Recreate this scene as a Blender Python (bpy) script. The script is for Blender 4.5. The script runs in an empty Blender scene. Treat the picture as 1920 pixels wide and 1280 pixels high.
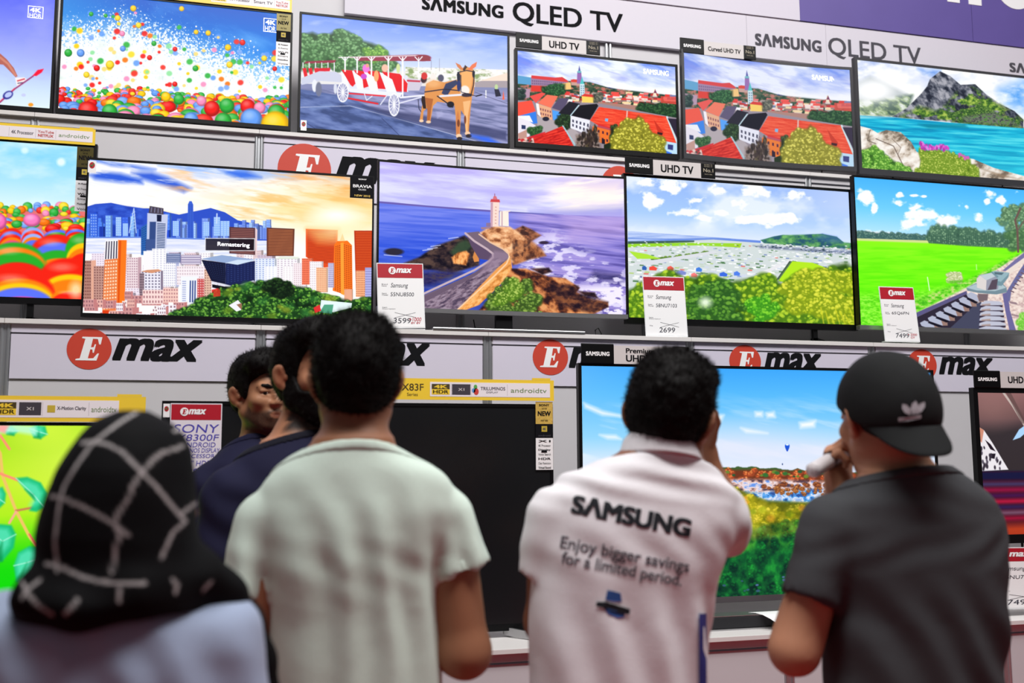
import bpy, bmesh, math, random
import numpy as np
from mathutils import Vector, Matrix
from mathutils.bvhtree import BVHTree

SC = bpy.context.scene
COL = SC.collection
# ------------------------------------------------------------------ camera
CAM_H = 1.52
YAW, PITCH, ROLL, FPX = 0.2617, 0.1146, -0.0049, 1867.0
_cy, _sy, _cp, _sp = math.cos(YAW), math.sin(YAW), math.cos(PITCH), math.sin(PITCH)
_F = np.array([_sy*_cp, _cy*_cp, _sp]); _R0 = np.array([_cy, -_sy, 0.0]); _U0 = np.cross(_R0, _F)
_R = math.cos(ROLL)*_R0 + math.sin(ROLL)*_U0
_U = -math.sin(ROLL)*_R0 + math.cos(ROLL)*_U0
CAM = np.array([0.0, 0.0, CAM_H])
cd = bpy.data.cameras.new('camera'); cam = bpy.data.objects.new('camera', cd); COL.objects.link(cam)
cd.sensor_width = 36.0; cd.lens = 36.0*FPX/1920.0; cd.clip_start = 0.05; cd.clip_end = 100
cam.matrix_world = Matrix(((_R[0], _U[0], -_F[0], 0), (_R[1], _U[1], -_F[1], 0), (_R[2], _U[2], -_F[2], CAM_H), (0, 0, 0, 1)))
cd.dof.use_dof = True; cd.dof.focus_distance = 4.5; cd.dof.aperture_fstop = 2.6
SC.camera = cam
# ------------------------------------------------------------------ light and exposure
SC.view_settings.view_transform = 'Standard'; SC.view_settings.look = 'None'
SC.view_settings.exposure = 0.0; SC.view_settings.gamma = 1.0; SC.view_settings.use_curve_mapping = False
w = bpy.data.worlds.new('hall'); SC.world = w; w.use_nodes = True
w.node_tree.nodes['Background'].inputs[0].default_value = (0.62, 0.60, 0.64, 1)
w.node_tree.nodes['Background'].inputs[1].default_value = 0.13
def area(name, loc, target, sx, sy, power, col=(1, 1, 1)):
    l = bpy.data.lights.new(name, 'AREA'); l.shape = 'RECTANGLE'; l.size = sx; l.size_y = sy; l.energy = power; l.color = col
    o = bpy.data.objects.new(name, l); COL.objects.link(o); o.location = loc
    o.rotation_euler = (Vector(target)-Vector(loc)).to_track_quat('-Z', 'Y').to_euler()
    return o
area('hall_lamp_front', (0.8, 0.5, 6.6), (1.0, 3.8, 1.0), 4.5, 1.6, 285, (1, 0.985, 0.97))
area('hall_lamp_side', (4.2, 1.6, 6.2), (2.8, 3.8, 1.4), 3.0, 1.6, 115, (1, 0.985, 0.97))
area('hall_lamp_back', (0.3, 0.5, 6.0), (0.6, 1.8, 1.0), 4.0, 1.2, 105, (1, 0.985, 0.97))

def ray(x, y):
    return _F + (x-960)/FPX*_R - (y-640)/FPX*_U
def at(x, y, D):
    "point of the photo's line of sight at distance D in front of the camera's wall-parallel plane"
    d = ray(x, y); return CAM + d*(D/d[1])
def proj(P):
    P = np.asarray(P, float)-CAM; z = P@_F
    return np.stack([960+FPX*(P@_R)/z, 640-FPX*(P@_U)/z], -1)

# ------------------------------------------------------------------ materials
MATS = {}
def lin(c):
    c = np.asarray(c, float)/255.0
    return np.where(c <= 0.04045, c/12.92, ((c+0.055)/1.055)**2.4)
def mat(name, rgb, rough=0.5, metal=0.0, spec=0.4, var=0.0, scale=40.0, bump=0.0, emis=0.0, attr=None, alpha=1.0, sheen=0.0, trans=0.0):
    if name in MATS: return MATS[name]
    m = bpy.data.materials.new(name); m.use_nodes = True; nt = m.node_tree; b = nt.nodes['Principled BSDF']
    c = tuple(lin(rgb))+(1,)
    b.inputs['Base Color'].default_value = c; b.inputs['Roughness'].default_value = rough; b.inputs['Metallic'].default_value = metal
    b.inputs['Specular IOR Level'].default_value = spec
    if sheen: b.inputs['Sheen Weight'].default_value = sheen
    if trans: b.inputs['Transmission Weight'].default_value = trans
    src = None
    if attr:
        a = nt.nodes.new('ShaderNodeAttribute'); a.attribute_name = attr; src = a.outputs['Color']
        nt.links.new(src, b.inputs['Base Color'])
    if var or bump:
        tc = nt.nodes.new('ShaderNodeTexCoord'); n = nt.nodes.new('ShaderNodeTexNoise')
        n.inputs['Scale'].default_value = scale; n.inputs['Detail'].default_value = 4
        nt.links.new(tc.outputs['Object'], n.inputs['Vector'])
        if var:
            mx = nt.nodes.new('ShaderNodeMix'); mx.data_type = 'RGBA'; mx.blend_type = 'MULTIPLY'; mx.inputs[0].default_value = 1.0
            mr = nt.nodes.new('ShaderNodeMapRange'); mr.inputs['To Min'].default_value = 1-var; mr.inputs['To Max'].default_value = 1+var
            nt.links.new(n.outputs['Fac'], mr.inputs['Value'])
            mx.inputs[6].default_value = c
            if src: nt.links.new(src, mx.inputs[6])
            nt.links.new(mr.outputs['Result'], mx.inputs[7]); nt.links.new(mx.outputs[2], b.inputs['Base Color'])
        if bump:
            bp = nt.nodes.new('ShaderNodeBump'); bp.inputs['Strength'].default_value = bump; bp.inputs['Distance'].default_value = 0.004
            nt.links.new(n.outputs['Fac'], bp.inputs['Height']); nt.links.new(bp.outputs['Normal'], b.inputs['Normal'])
    if emis:
        b.inputs['Emission Color'].default_value = c; b.inputs['Emission Strength'].default_value = emis
    MATS[name] = m
    return m
def screen_mat():
    if 'screen' in MATS: return MATS['screen']
    m = bpy.data.materials.new('lit_screen'); m.use_nodes = True; nt = m.node_tree; b = nt.nodes['Principled BSDF']
    b.inputs['Base Color'].default_value = (0.004, 0.004, 0.005, 1); b.inputs['Roughness'].default_value = 0.22; b.inputs['Specular IOR Level'].default_value = 0.12
    a = nt.nodes.new('ShaderNodeAttribute'); a.attribute_name = 'picture'
    nt.links.new(a.outputs['Color'], b.inputs['Emission Color']); b.inputs['Emission Strength'].default_value = 1.0
    MATS['screen'] = m; return m

# ------------------------------------------------------------------ object helpers
ORG = {}
def tag(o, label=None, cat=None, group=None, kind=None):
    if label: o['label'] = label
    if cat: o['category'] = cat
    if group: o['group'] = group
    if kind: o['kind'] = kind
    return o
def thing(name, loc, label, cat, group=None):
    o = bpy.data.objects.new(name, None); COL.objects.link(o); o.location = tuple(loc); o.empty_display_size = 0.1
    ORG[o] = np.array(loc, float); return tag(o, label, cat, group)
def link_mesh(name, V, F, m, parent=None, smooth=False, origin=None):
    V = np.asarray(V, float)
    org = ORG.get(parent) if parent is not None else None
    if org is None: org = np.zeros(3) if origin is None else np.asarray(origin, float)
    me = bpy.data.meshes.new(name)
    me.from_pydata((V-org).tolist(), [], [list(map(int, f)) for f in F]); me.update()
    if m: me.materials.append(m)
    if smooth: me.polygons.foreach_set('use_smooth', np.ones(len(me.polygons), bool))
    o = bpy.data.objects.new(name, me); COL.objects.link(o)
    if parent is not None: o.parent = parent
    else: o.location = tuple(org)
    ORG[o] = org
    return o
class MB:
    def __init__(s): s.v = []; s.f = []
    def add(s, V, F):
        n = len(s.v); s.v += [tuple(p) for p in V]; s.f += [tuple(n+i for i in f) for f in F]; return s
    def box(s, x0, x1, y0, y1, z0, z1):
        V = [(x, y, z) for z in (z0, z1) for y in (y0, y1) for x in (x0, x1)]
        return s.add(V, [(0, 2, 3, 1), (4, 5, 7, 6), (0, 1, 5, 4), (2, 6, 7, 3), (0, 4, 6, 2), (1, 3, 7, 5)])
    def hexa(s, V8):
        return s.add(V8, [(0, 2, 3, 1), (4, 5, 7, 6), (0, 1, 5, 4), (2, 6, 7, 3), (0, 4, 6, 2), (1, 3, 7, 5)])
    def tube(s, pts, r, n=8, r1=None):
        pts = [np.array(p, float) for p in pts]; rings = []
        for i, p in enumerate(pts):
            t = pts[min(i+1, len(pts)-1)]-pts[max(i-1, 0)]; t = t/np.linalg.norm(t)
            a = np.cross(t, (0, 0, 1.0)); a = np.array([1.0, 0, 0]) if np.linalg.norm(a) < 1e-4 else a/np.linalg.norm(a)
            b = np.cross(t, a); rr = r if r1 is None else r+(r1-r)*i/(len(pts)-1)
            rings.append([p+rr*(math.cos(k*2*math.pi/n)*a+math.sin(k*2*math.pi/n)*b) for k in range(n)])
        V = [q for ring in rings for q in ring]; F = []
        for i in range(len(pts)-1):
            for k in range(n): F.append((i*n+k, i*n+(k+1) % n, (i+1)*n+(k+1) % n, (i+1)*n+k))
        F.append(tuple(range(n-1, -1, -1))); F.append(tuple((len(pts)-1)*n+k for k in range(n)))
        return s.add(V, F)
    def build(s, name, m, parent=None, smooth=False, bevel=0, origin=None):
        o = link_mesh(name, s.v, s.f, m, parent, smooth, origin)
        if bevel:
            b = o.modifiers.new('bevel', 'BEVEL'); b.width = bevel; b.segments = 2; b.limit_method = 'ANGLE'
        return o
class Plane:
    "a flat face: origin O, unit right R, unit up U; n points to the viewer's side"
    def __init__(s, O, R=(1, 0, 0), U=(0, 0, 1)):
        s.O = np.array(O, float); s.R = np.array(R, float)/np.linalg.norm(R); U = np.array(U, float); U = U-s.R*(U@s.R); s.U = U/np.linalg.norm(U); s.N = np.cross(s.R, s.U)
    def pt(s, u, v, n=0.0): return s.O+u*s.R+v*s.U+n*s.N
    def px(s, x, y):
        d = ray(x, y); t = ((s.O-CAM)@s.N)/(d@s.N); P = CAM+t*d-s.O
        return P@s.R, P@s.U
def slab(mb, pl, u0, u1, v0, v1, n0, n1):
    return mb.hexa([pl.pt(u, v, n) for v in (v0, v1) for n in (n1, n0) for u in (u0, u1)])
def sheet(name, pl, u0, u1, v0, v1, m, parent, n0=0.0, n1=0.001, bevel=0):
    return slab(MB(), pl, u0, u1, v0, v1, n0, n1).build(name, m, parent, bevel=bevel)
def prism(mb, pl, pts, n0, n1):
    k = len(pts); V = [pl.pt(u, v, n0) for u, v in pts]+[pl.pt(u, v, n1) for u, v in pts]
    F = [(i, (i+1) % k, k+(i+1) % k, k+i) for i in range(k)]+[tuple(range(k-1, -1, -1)), tuple(range(k, 2*k))]
    return mb.add(V, F)
def disc(mb, pl, cu, cv, ru, rv, n0, n1, k=40):
    return prism(mb, pl, [(cu+ru*math.cos(t*2*math.pi/k), cv+rv*math.sin(t*2*math.pi/k)) for t in range(k)], n0, n1)
def stroke(mb, pl, pts, w, n0=0.0, n1=0.0006):
    for (a, b) in zip(pts[:-1], pts[1:]):
        a = np.array(a, float); b = np.array(b, float); d = b-a; L = np.linalg.norm(d)
        if L < 1e-7: continue
        d /= L; q = np.array([-d[1], d[0]])*w/2; a = a-d*w*0.35; b = b+d*w*0.35
        prism(mb, pl, [a-q, b-q, b+q, a+q], n0, n1)
    return mb
_TC = {}
def glyphs(txt, shear=0.0, spacing=1.0):
    key = (txt, shear, spacing)
    if key in _TC: return _TC[key]
    cu = bpy.data.curves.new('t', 'FONT'); cu.body = txt; cu.size = 1.0; cu.shear = shear; cu.space_character = spacing; cu.resolution_u = 4; cu.fill_mode = 'FRONT'
    o = bpy.data.objects.new('t', cu); COL.objects.link(o)
    bpy.context.view_layer.update()
    me = bpy.data.meshes.new_from_object(o.evaluated_get(bpy.context.evaluated_depsgraph_get()))
    V = np.array([v.co[:2] for v in me.vertices]); F = [tuple(p.vertices) for p in me.polygons]
    bpy.data.objects.remove(o); bpy.data.curves.remove(cu); bpy.data.meshes.remove(me)
    lo = V.min(0); hi = V.max(0); V = (V-lo)/(hi-lo)
    _TC[key] = (V, F, (hi-lo)); return _TC[key]
def text(mb, txt, pl, u0, v0, u1, v1, n=0.0015, bold=0.0, shear=0.0, spacing=1.0):
    "lettering whose ink fills the box u0..u1, v0..v1 of the plane"
    V, F, sz = glyphs(txt, shear, spacing)
    ku, kv = (u1-u0)/(sz[0]+2*bold), (v1-v0)/(sz[1]+2*bold*0.6)
    for i, (dx, dy) in enumerate([(0, 0)] if bold <= 0 else [(-1, -1), (0, -1), (1, -1), (-1, 1), (0, 1), (1, 1), (-1, 0), (1, 0), (0, 0)]):
        mb.add([pl.pt(u0+ku*(a*sz[0]+bold*(1+dx)), v0+kv*(b*sz[1]+bold*0.6*(1+dy)), n+i*1e-5) for a, b in V], F)
    return mb
def lettering(name, txt, pl, x0, x1, ytop, ybot, m, parent, n=0.0015, bold=0.0, shear=0.0, spacing=1.0):
    "the same, boxed by what the photo shows: left/right x, and top/base y at its left end"
    u0, v1 = pl.px(x0, ytop); _, v0 = pl.px(x0, ybot); u1, _ = pl.px(x1, ybot)
    return text(MB(), txt, pl, u0, v0, u1, v1, n, bold, shear, spacing).build(name, m, parent)
SAM = 'S\u039bMSUNG'
# ------------------------------------------------------------------ the stand: floor, back wall, three tiers
M_panel = mat('panel_laminate', (206, 203, 207), 0.45, var=0.03, scale=8)
M_banner = mat('banner_vinyl', (214, 208, 224), 0.5, var=0.02, scale=10)
M_deck = mat('deck_laminate', (226, 222, 220), 0.4, var=0.02, scale=12)
M_alu = mat('anodised_aluminium', (200, 202, 206), 0.32, metal=0.85, var=0.04, scale=30)
M_dark = mat('rail_shade', (70, 68, 76), 0.6)  # shade along the rail's lower edge, put into a dark colour
M_black = mat('black_plastic', (10, 10, 12), 0.4, spec=0.2, var=0.05)
M_blackmatte = mat('black_print', (18, 18, 22), 0.7, spec=0.1)
M_grey = mat('grey_print', (82, 80, 88), 0.7, spec=0.1)
M_white = mat('white_print', (245, 245, 246), 0.5)
M_red = mat('red_print', (203, 66, 48), 0.5)
M_cardred = mat('card_red', (178, 26, 44), 0.45)
M_silver = mat('brushed_silver', (186, 186, 188), 0.3, metal=0.9, var=0.06, scale=60)
M_yellow = mat('yellow_print', (244, 208, 62), 0.35)
M_gold = mat('gold_foil', (232, 196, 100), 0.25, metal=0.25, var=0.2, scale=90, bump=0.5)
M_olive = mat('dull_gold_foil', (92, 84, 46), 0.3, metal=0.5, var=0.2, scale=90)
M_board = mat('header_board', (208, 203, 202), 0.4)
M_purple = mat('violet_wall', (98, 84, 156), 0.5, var=0.06, scale=6)

floor = MB().box(-7, 9, -4, 5.6, -0.05, 0).build('floor', mat('red_carpet', (150, 30, 38), 0.95, var=0.25, scale=180, bump=0.4)); tag(floor, kind='structure')
Y0, Y1, Y2, YB = 3.55, 4.3725, 4.8477, 5.32
Z0 = CAM_H-0.683; Z1 = CAM_H+0.5612; Z2 = CAM_H+1.577
PX0 = -0.9437
wall = MB().box(-4.5, 7.5, YB, YB+0.12, 0, 5.2).build('wall_back', M_panel); tag(wall, kind='structure')
def tier(name, label, y_front, y_back, z_low, z_top, th, posts, x0, x1, lip=0.018):
    r = thing(name, (0.5*(x0+x1), y_front, z_low), label, 'display shelf')
    xs = [x0]+[p for p in posts if x0 < p < x1]+[x1]
    for a, b in zip(xs[:-1], xs[1:]):
        MB().box(a+0.0006, b-0.0006, y_front-lip, y_back, z_top-th, z_top).build('deck_board', M_deck, r, bevel=0.0015)
        MB().box(a+0.022, b-0.022, y_front+0.008, y_front+0.022, z_low, z_top-th).build('panel', M_panel, r)
        MB().box(a+0.02, b-0.02, y_front+0.004, y_front+0.03, z_top-th-0.032, z_top-th).build('rail', M_panel, r)
        MB().box(a+0.02, b-0.02, y_front+0.002, y_front+0.012, z_top-th-0.038, z_top-th-0.033).build('rail_shadow_line', M_dark, r)  # dark strip standing in for the shadow line under the rail
    for p in posts:
        m = MB()
        for dx in (-0.0125, 0.0125): m.tube([(p+dx, y_front+0.008, z_low), (p+dx, y_front+0.008, z_top-th)], 0.0085, 10)
        m.box(p-0.021, p+0.021, y_front+0.006, y_front+0.036, z_low, z_top-th)
        m.build('post', M_alu, r, smooth=False)
    return r
posts = [PX0+i for i in range(-2, 8)]
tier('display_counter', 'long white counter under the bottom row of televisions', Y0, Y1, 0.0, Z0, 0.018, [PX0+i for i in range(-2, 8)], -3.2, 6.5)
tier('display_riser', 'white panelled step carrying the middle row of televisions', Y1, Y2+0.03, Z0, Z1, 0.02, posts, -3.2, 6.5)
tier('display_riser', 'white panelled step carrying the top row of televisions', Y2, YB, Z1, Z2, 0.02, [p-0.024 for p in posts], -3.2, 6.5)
# posts of the back wall that show between the top televisions and the sign
for i, (x, y) in enumerate([(1140, 92), (1406, 106)]):
    p = at(x, y, YB-0.01)
    m = MB()
    for dx in (-0.012, 0.012): m.tube([(p[0]+dx, YB-0.012, Z2), (p[0]+dx, YB-0.012, CAM_H+2.44)], 0.009, 10)
    tag(m.build('trim_%d' % (i+1), M_alu), kind='structure')

# ------------------------------------------------------------------ shop banners on the risers
E_OUT = [(617, 207), (768, 207), (757, 262), (745, 262), (735, 222), (697, 220), (684, 285), (705, 283), (712, 262), (722, 262), (708, 325), (698, 325), (696, 302), (680, 300), (664, 368), (705, 366), (735, 330), (747, 330), (730, 383), (570, 383), (573, 373), (603, 368), (640, 222), (614, 217)]
def e_logo(par, pl, cu, cv, ru, rv, n, m_disc, m_e, hollow=False):
    disc(MB(), pl, cu, cv, ru, rv, n, n+0.001).build('logo_disc', m_disc, par)
    pts = [(cu+(x-672)/170*ru, cv-(y-297)/153*rv) for x, y in E_OUT][::-1]
    prism(MB(), pl, pts, n+0.001, n+0.0018).build('logo_letter', m_e, par)
def banner(y_front, i, off, label, vtop, vbot, cx_px, rpx, max_px, group):
    xa = PX0+off+i+0.024; xb = PX0+off+i+0.976
    pl = Plane((xa, y_front-0.0005, 0))
    r = thing('shop_banner', (0.5*(xa+xb), y_front, vbot), label, 'banner', group)
    sheet('banner_sheet', pl, 0, xb-xa, vbot, vtop-0.04, M_banner, r, -0.0015, 0.0)
    sheet('banner_top_strip', pl, 0, xb-xa, vtop-0.033, vtop-0.0006, M_banner, r, -0.0015, 0.0)
    cu, cv = pl.px(*cx_px[0:2]); ru = (pl.px(cx_px[0]+rpx[0], cx_px[1])[0]-cu); rv = cv-pl.px(cx_px[0], cx_px[1]+rpx[1])[1]
    e_logo(r, pl, cu, cv, ru, rv, 0.0005, M_red, M_white)
    if not max_px: return r
    x0, x1, yt, yb = max_px
    lettering('logo_word', 'max', pl, x0, x1, yt, yb, M_blackmatte, r, n=0.001, bold=0.038, shear=0.3, spacing=0.98)
    return r
G1 = 'shop banners below the middle shelf'
v1 = Z1-0.021
banner(Y1, 0, 0, 'lavender banner with its red disc logo and word wholly uncovered, below the sunset city television', v1, CAM_H+0.32, (167.5, 654), (42, 38.5), (212, 379, 633, 676), G1)
banner(Y1, 1, 0, 'lavender banner mostly hidden behind the head of the pale green shirt', v1, CAM_H+0.32, (625, 663), (38, 36), (663, 806, 640, 684), G1)
banner(Y1, 2, 0, 'lavender banner with red disc logo beside the black header of the canyon television', v1, CAM_H+0.32, (1032, 669.5), (33, 33.5), (1066, 1193, 650, 690), G1)
banner(Y1, 3, 0, 'lavender banner above the canyon television, between white polo and black cap', v1, CAM_H+0.32, (1397, 677), (29.5, 30.5), (1431, 1541, 660, 698), G1)
banner(Y1, 4, 0, 'lavender banner whose disc peeks out from behind the black cap', v1, CAM_H+0.32, (1729, 684), (27, 29.5), (1759, 1863, 668, 702), G1)
G2 = 'shop banners below the top shelf'
v2 = Z2-0.021
banner(Y2, 1, -0.024, 'lavender banner whose disc shows above the sunset city television', v2, CAM_H+1.25, (571, 318), (50, 49), (628, 816, 291, 341), G2)
banner(Y2, 2, -0.024, 'lavender banner with only the top of its red disc above the lighthouse television', v2, CAM_H+1.25, (1162, 352), (36, 41), None, G2)
# ------------------------------------------------------------------ sign boards on the back wall
YS = 5.285
pl = Plane((0, YS, 0))
zs0, zs1 = CAM_H+2.423, CAM_H+2.688
def pxu(x, y=60): return pl.px(x, y)[0]
sx = [(-0.0, 0)]
def signboard(label, xa, xb, words):
    r = thing('sign_board', (0.5*(xa+xb), YS, zs0), label, 'sign', 'sign boards over the top row')
    sheet('board', pl, xa+0.0008, xb-0.0008, zs0, zs1, mat('sign_board_white', (216, 211, 222), 0.5, var=0.015), r, -0.03, 0)
    for nm, t, x0, x1, yt, yb, mm, bold, sp in words:
        lettering(nm, t, pl, x0, x1, yt, yb, mm, r, 0.001, bold, 0, sp)
XJ = pl.px(1549, 80)[0]; XL = pl.px(646, 15)[0]; XM = pl.px(1400, 60)[0]
s1 = signboard('long white sign board with large black letters over the mule and town televisions', XL, XM,
    [('brand_lettering', SAM, 791, 944, -8, 18, M_blackmatte, 0.05, 1.1), ('product_lettering', 'QLED TV', 961, 1168, 2, 46, M_blackmatte, 0.022, 1.0)])
s2 = signboard('short white sign board with one grey word above the flatter-coloured town television', XM, XJ,
    [('brand_lettering', SAM, 1415, 1540, 61, 85, M_grey, 0.05, 1.1)])
s3 = signboard('white sign board whose grey letters are cut off by the mountain lake television', XJ, XJ+3.0,
    [('product_lettering', 'QLED TV', 1552, 1727, 69, 108, M_grey, 0.014, 1.0), ('brand_lettering', SAM, 1892, 2010, 116, 135, M_grey, 0.05, 1.1)])
zf1 = 5.2
pl2 = Plane((0, 5.275, 0))
xp = pl2.px(1500, 30)[0]
xs_ = pl2.px(1825, 80)[0]
b = MB().box(XL, xp-0.001, 5.275, YB, zs1+0.004, zf1).build('wall_fascia', mat('fascia_white', (214, 209, 222), 0.5, var=0.015)); tag(b, kind='structure')
for i, (xa, xb) in enumerate([(xp, xs_-0.0015), (xs_+0.0015, 6.5)]):
    b = MB().box(xa, xb, 5.275, YB, zs1+0.004, zf1).build('trim_%d' % (i+4), M_purple); tag(b, kind='structure')
r = thing('wall_lettering', (pl2.px(1840, 0)[0], 5.275, pl2.px(1840, 20)[1]), 'huge white letters cut off by the top edge on the violet wall', 'lettering')
m = MB()
for (xa, xb, yb_) in [(1776, 1799, 3), (1816, 1840, 8)]:
    u0, v0 = pl2.px(xa, yb_); u1 = pl2.px(xb, yb_)[0]
    sheet('letter', pl2, u0, u1, v0, v0+0.32, M_white, r, 0, 0.003)
cu, cv = pl2.px(1905, 17.5); R1 = 0.155
mm = MB(); k = 48
for j in range(k):
    a0, a1 = 2*math.pi*j/k, 2*math.pi*(j+1)/k; c = (cu, cv+R1)
    prism(mm, pl2, [(c[0]+rr*math.cos(a), c[1]+rr*math.sin(a)) for rr, a in ((R1-0.075, a0), (R1, a0), (R1, a1), (R1-0.075, a1))], 0, 0.003)
mm.build('letter', M_white, r)
# ------------------------------------------------------------------ what the screens show, painted point by point on their pixel grids
def _lat(rng, nx, ny): return rng.random((ny+2, nx+2))
class Pic:
    def __init__(s, quad, W, H):
        q = np.array(quad, float)               # TL TR BR BL in the picture's own drawing coordinates
        A = []; bb = []
        for (u, v), (x, y) in zip([(0, 0), (1, 0), (1, 1), (0, 1)], q):
            A.append([u, v, 1, 0, 0, 0, -u*x, -v*x]); bb.append(x); A.append([0, 0, 0, u, v, 1, -u*y, -v*y]); bb.append(y)
        h = np.linalg.solve(np.array(A), np.array(bb)); s.Hm = np.append(h, 1).reshape(3, 3); s.Hi = np.linalg.inv(s.Hm)
        s.W, s.H = W, H
        s.u, s.v = np.meshgrid(np.linspace(0, 1, W), np.linspace(0, 1, H))
        w = s.Hm[2, 0]*s.u+s.Hm[2, 1]*s.v+1
        s.X = (s.Hm[0, 0]*s.u+s.Hm[0, 1]*s.v+s.Hm[0, 2])/w; s.Y = (s.Hm[1, 0]*s.u+s.Hm[1, 1]*s.v+s.Hm[1, 2])/w
        s.px = abs(s.X[0, 1]-s.X[0, 0])
        s.c = np.zeros((H, W, 3)); s.view(0, 0, 1)
    def view(s, ox, oy, k): s.ox, s.oy, s.k = ox, oy, k; s.x = (s.X-ox)*k; s.y = (s.Y-oy)*k; return s
    def sl(s, x0, x1, y0, y1):
        P = np.array([[x, y, 1.0] for x in (x0/s.k+s.ox, x1/s.k+s.ox) for y in (y0/s.k+s.oy, y1/s.k+s.oy)])@s.Hi.T
        P = P[:, :2]/P[:, 2:]; a = P.min(0); b = P.max(0)
        i0, i1 = int(max(0, a[0]*s.W-2)), int(min(s.W, max(0, b[0]*s.W+3))); j0, j1 = int(max(0, a[1]*s.H-2)), int(min(s.H, max(0, b[1]*s.H+3)))
        return (slice(j0, j1), slice(i0, i1))
    def put(s, m, c, sl=(slice(None), slice(None))):
        c = np.asarray(c, float)
        if c.max() > 1.5: c = c/255.0
        s.c[sl] = s.c[sl]*(1-m[..., None])+c*m[..., None]
    def grad(s, stops, arr=None, m=None):
        arr = s.v if arr is None else arr; t = [a for a, _ in stops]
        g = np.stack([np.interp(arr, t, [c[i] for _, c in stops]) for i in range(3)], -1)/255.0
        if m is None: s.c[:] = g
        else: s.put(m, g)
        return g
    def pmask(s, pts, soft=0.0, sl=None):
        p = np.array(pts, float); so = soft+s.px*s.k*0.5
        sl = sl or s.sl(p[:, 0].min()-so, p[:, 0].max()+so, p[:, 1].min()-so, p[:, 1].max()+so)
        x = s.x[sl]; y = s.y[sl]; ins = np.zeros(x.shape, bool); dm = np.full(x.shape, 1e9)
        for (x0, y0), (x1, y1) in zip(p, np.roll(p, -1, 0)):
            if y0 != y1:
                cnd = ((y0 > y) != (y1 > y)) & (x < (x1-x0)*(y-y0)/(y1-y0)+x0); ins ^= cnd
            L = (x1-x0)**2+(y1-y0)**2+1e-9; t = np.clip(((x-x0)*(x1-x0)+(y-y0)*(y1-y0))/L, 0, 1)
            dm = np.minimum(dm, (x-x0-t*(x1-x0))**2+(y-y0-t*(y1-y0))**2)
        d = np.where(ins, -1, 1)*np.sqrt(dm)
        return np.clip(0.5-d/(2*so), 0, 1), sl
    def poly(s, pts, c, a=1.0, soft=0.0):
        m, sl = s.pmask(pts, soft); s.put(m*a, c, sl)
    def ell(s, cx, cy, rx, ry, c, a=1.0, soft=0.25, rot=0.0):
        R = max(rx, ry)*(1+soft)+2; sl = s.sl(cx-R, cx+R, cy-R, cy+R); dx = s.x[sl]-cx; dy = s.y[sl]-cy
        if dx.size == 0: return
        cr, sr = math.cos(rot), math.sin(rot); d = np.hypot((dx*cr+dy*sr)/rx, (-dx*sr+dy*cr)/ry)
        sf = max(soft, s.px*s.k/min(rx, ry)); s.put(np.clip((1+sf/2-d)/sf, 0, 1)*a, c, sl)
    def ball(s, cx, cy, r, c, gloss=0.5, sq=1.0):
        c = np.array(c, float)
        s.ell(cx, cy, r, r*sq, c*0.72, soft=0.12); s.ell(cx-r*0.08, cy-r*0.14*sq, r*0.82, r*0.8*sq, c, soft=0.5)
        s.ell(cx-r*0.2, cy-r*0.4*sq, r*0.45, r*0.35*sq, c*0.5+127, a=gloss, soft=1.2)
    def line(s, pts, w, c, a=1.0):
        p = np.array(pts, float); sl = s.sl(p[:, 0].min()-w, p[:, 0].max()+w, p[:, 1].min()-w, p[:, 1].max()+w); x = s.x[sl]; y = s.y[sl]
        if x.size == 0: return
        d = np.full(x.shape, 1e9)
        for (x0, y0), (x1, y1) in zip(p[:-1], p[1:]):
            L = (x1-x0)**2+(y1-y0)**2+1e-9; t = np.clip(((x-x0)*(x1-x0)+(y-y0)*(y1-y0))/L, 0, 1)
            d = np.minimum(d, np.hypot(x-x0-t*(x1-x0), y-y0-t*(y1-y0)))
        so = s.px*s.k*0.6; s.put(np.clip((w/2+so-d)/(2*so), 0, 1)*a, c, sl)
    def fbm(s, sx, sy, seed, octv=4, rot=0.0):
        rng = np.random.default_rng(seed); cr, sr = math.cos(rot), math.sin(rot); x = s.x*cr+s.y*sr; y = -s.x*sr+s.y*cr
        out = 0; amp = 1; tot = 0
        for o in range(octv):
            a = x*(2**o)/sx; b = y*(2**o)/sy; a = a-a.min(); b = b-b.min(); i = a.astype(int); j = b.astype(int); f = a-i; g = b-j
            f = f*f*(3-2*f); g = g*g*(3-2*g); L = _lat(rng, i.max()+1, j.max()+1)
            out = out+amp*((L[j, i]*(1-f)+L[j, i+1]*f)*(1-g)+(L[j+1, i]*(1-f)+L[j+1, i+1]*f)*g); tot += amp; amp *= 0.55
        return out/tot
    def tex(s, m, cols, sx, sy, seed, octv=4, lo=0.3, hi=0.7, rot=0.0):
        n = np.clip((s.fbm(sx, sy, seed, octv, rot)-lo)/(hi-lo), 0, 1); k = len(cols)-1
        g = np.stack([np.interp(n, np.linspace(0, 1, k+1), [c[i] for c in cols]) for i in range(3)], -1)/255.0
        s.put(m, g)
    def full(s, pts, soft=0.0):
        m = np.zeros((s.H, s.W)); a, sl = s.pmask(pts, soft); m[sl] = a; return m
    def clouds(s, sx, sy, seed, lo, hi, c=(255, 255, 255), m=1.0, a=1.0, rot=0.0, octv=5):
        n = np.clip((s.fbm(sx, sy, seed, octv, rot)-lo)/(hi-lo), 0, 1); s.put(n*m*a, c)
    def below(s, pts, soft=0.0, rough=0.0, seed=1, sc=12):
        "mask of everything under the line through pts"
        p = np.array(pts, float); yl = np.interp(s.x, p[:, 0], p[:, 1])
        if rough: yl = yl+(s.fbm(sc, 1e6, seed, 4)-0.5)*rough*2
        so = max(soft, s.px*s.k*0.5); return np.clip(0.5+(s.y-yl)/(2*so), 0, 1)
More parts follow.
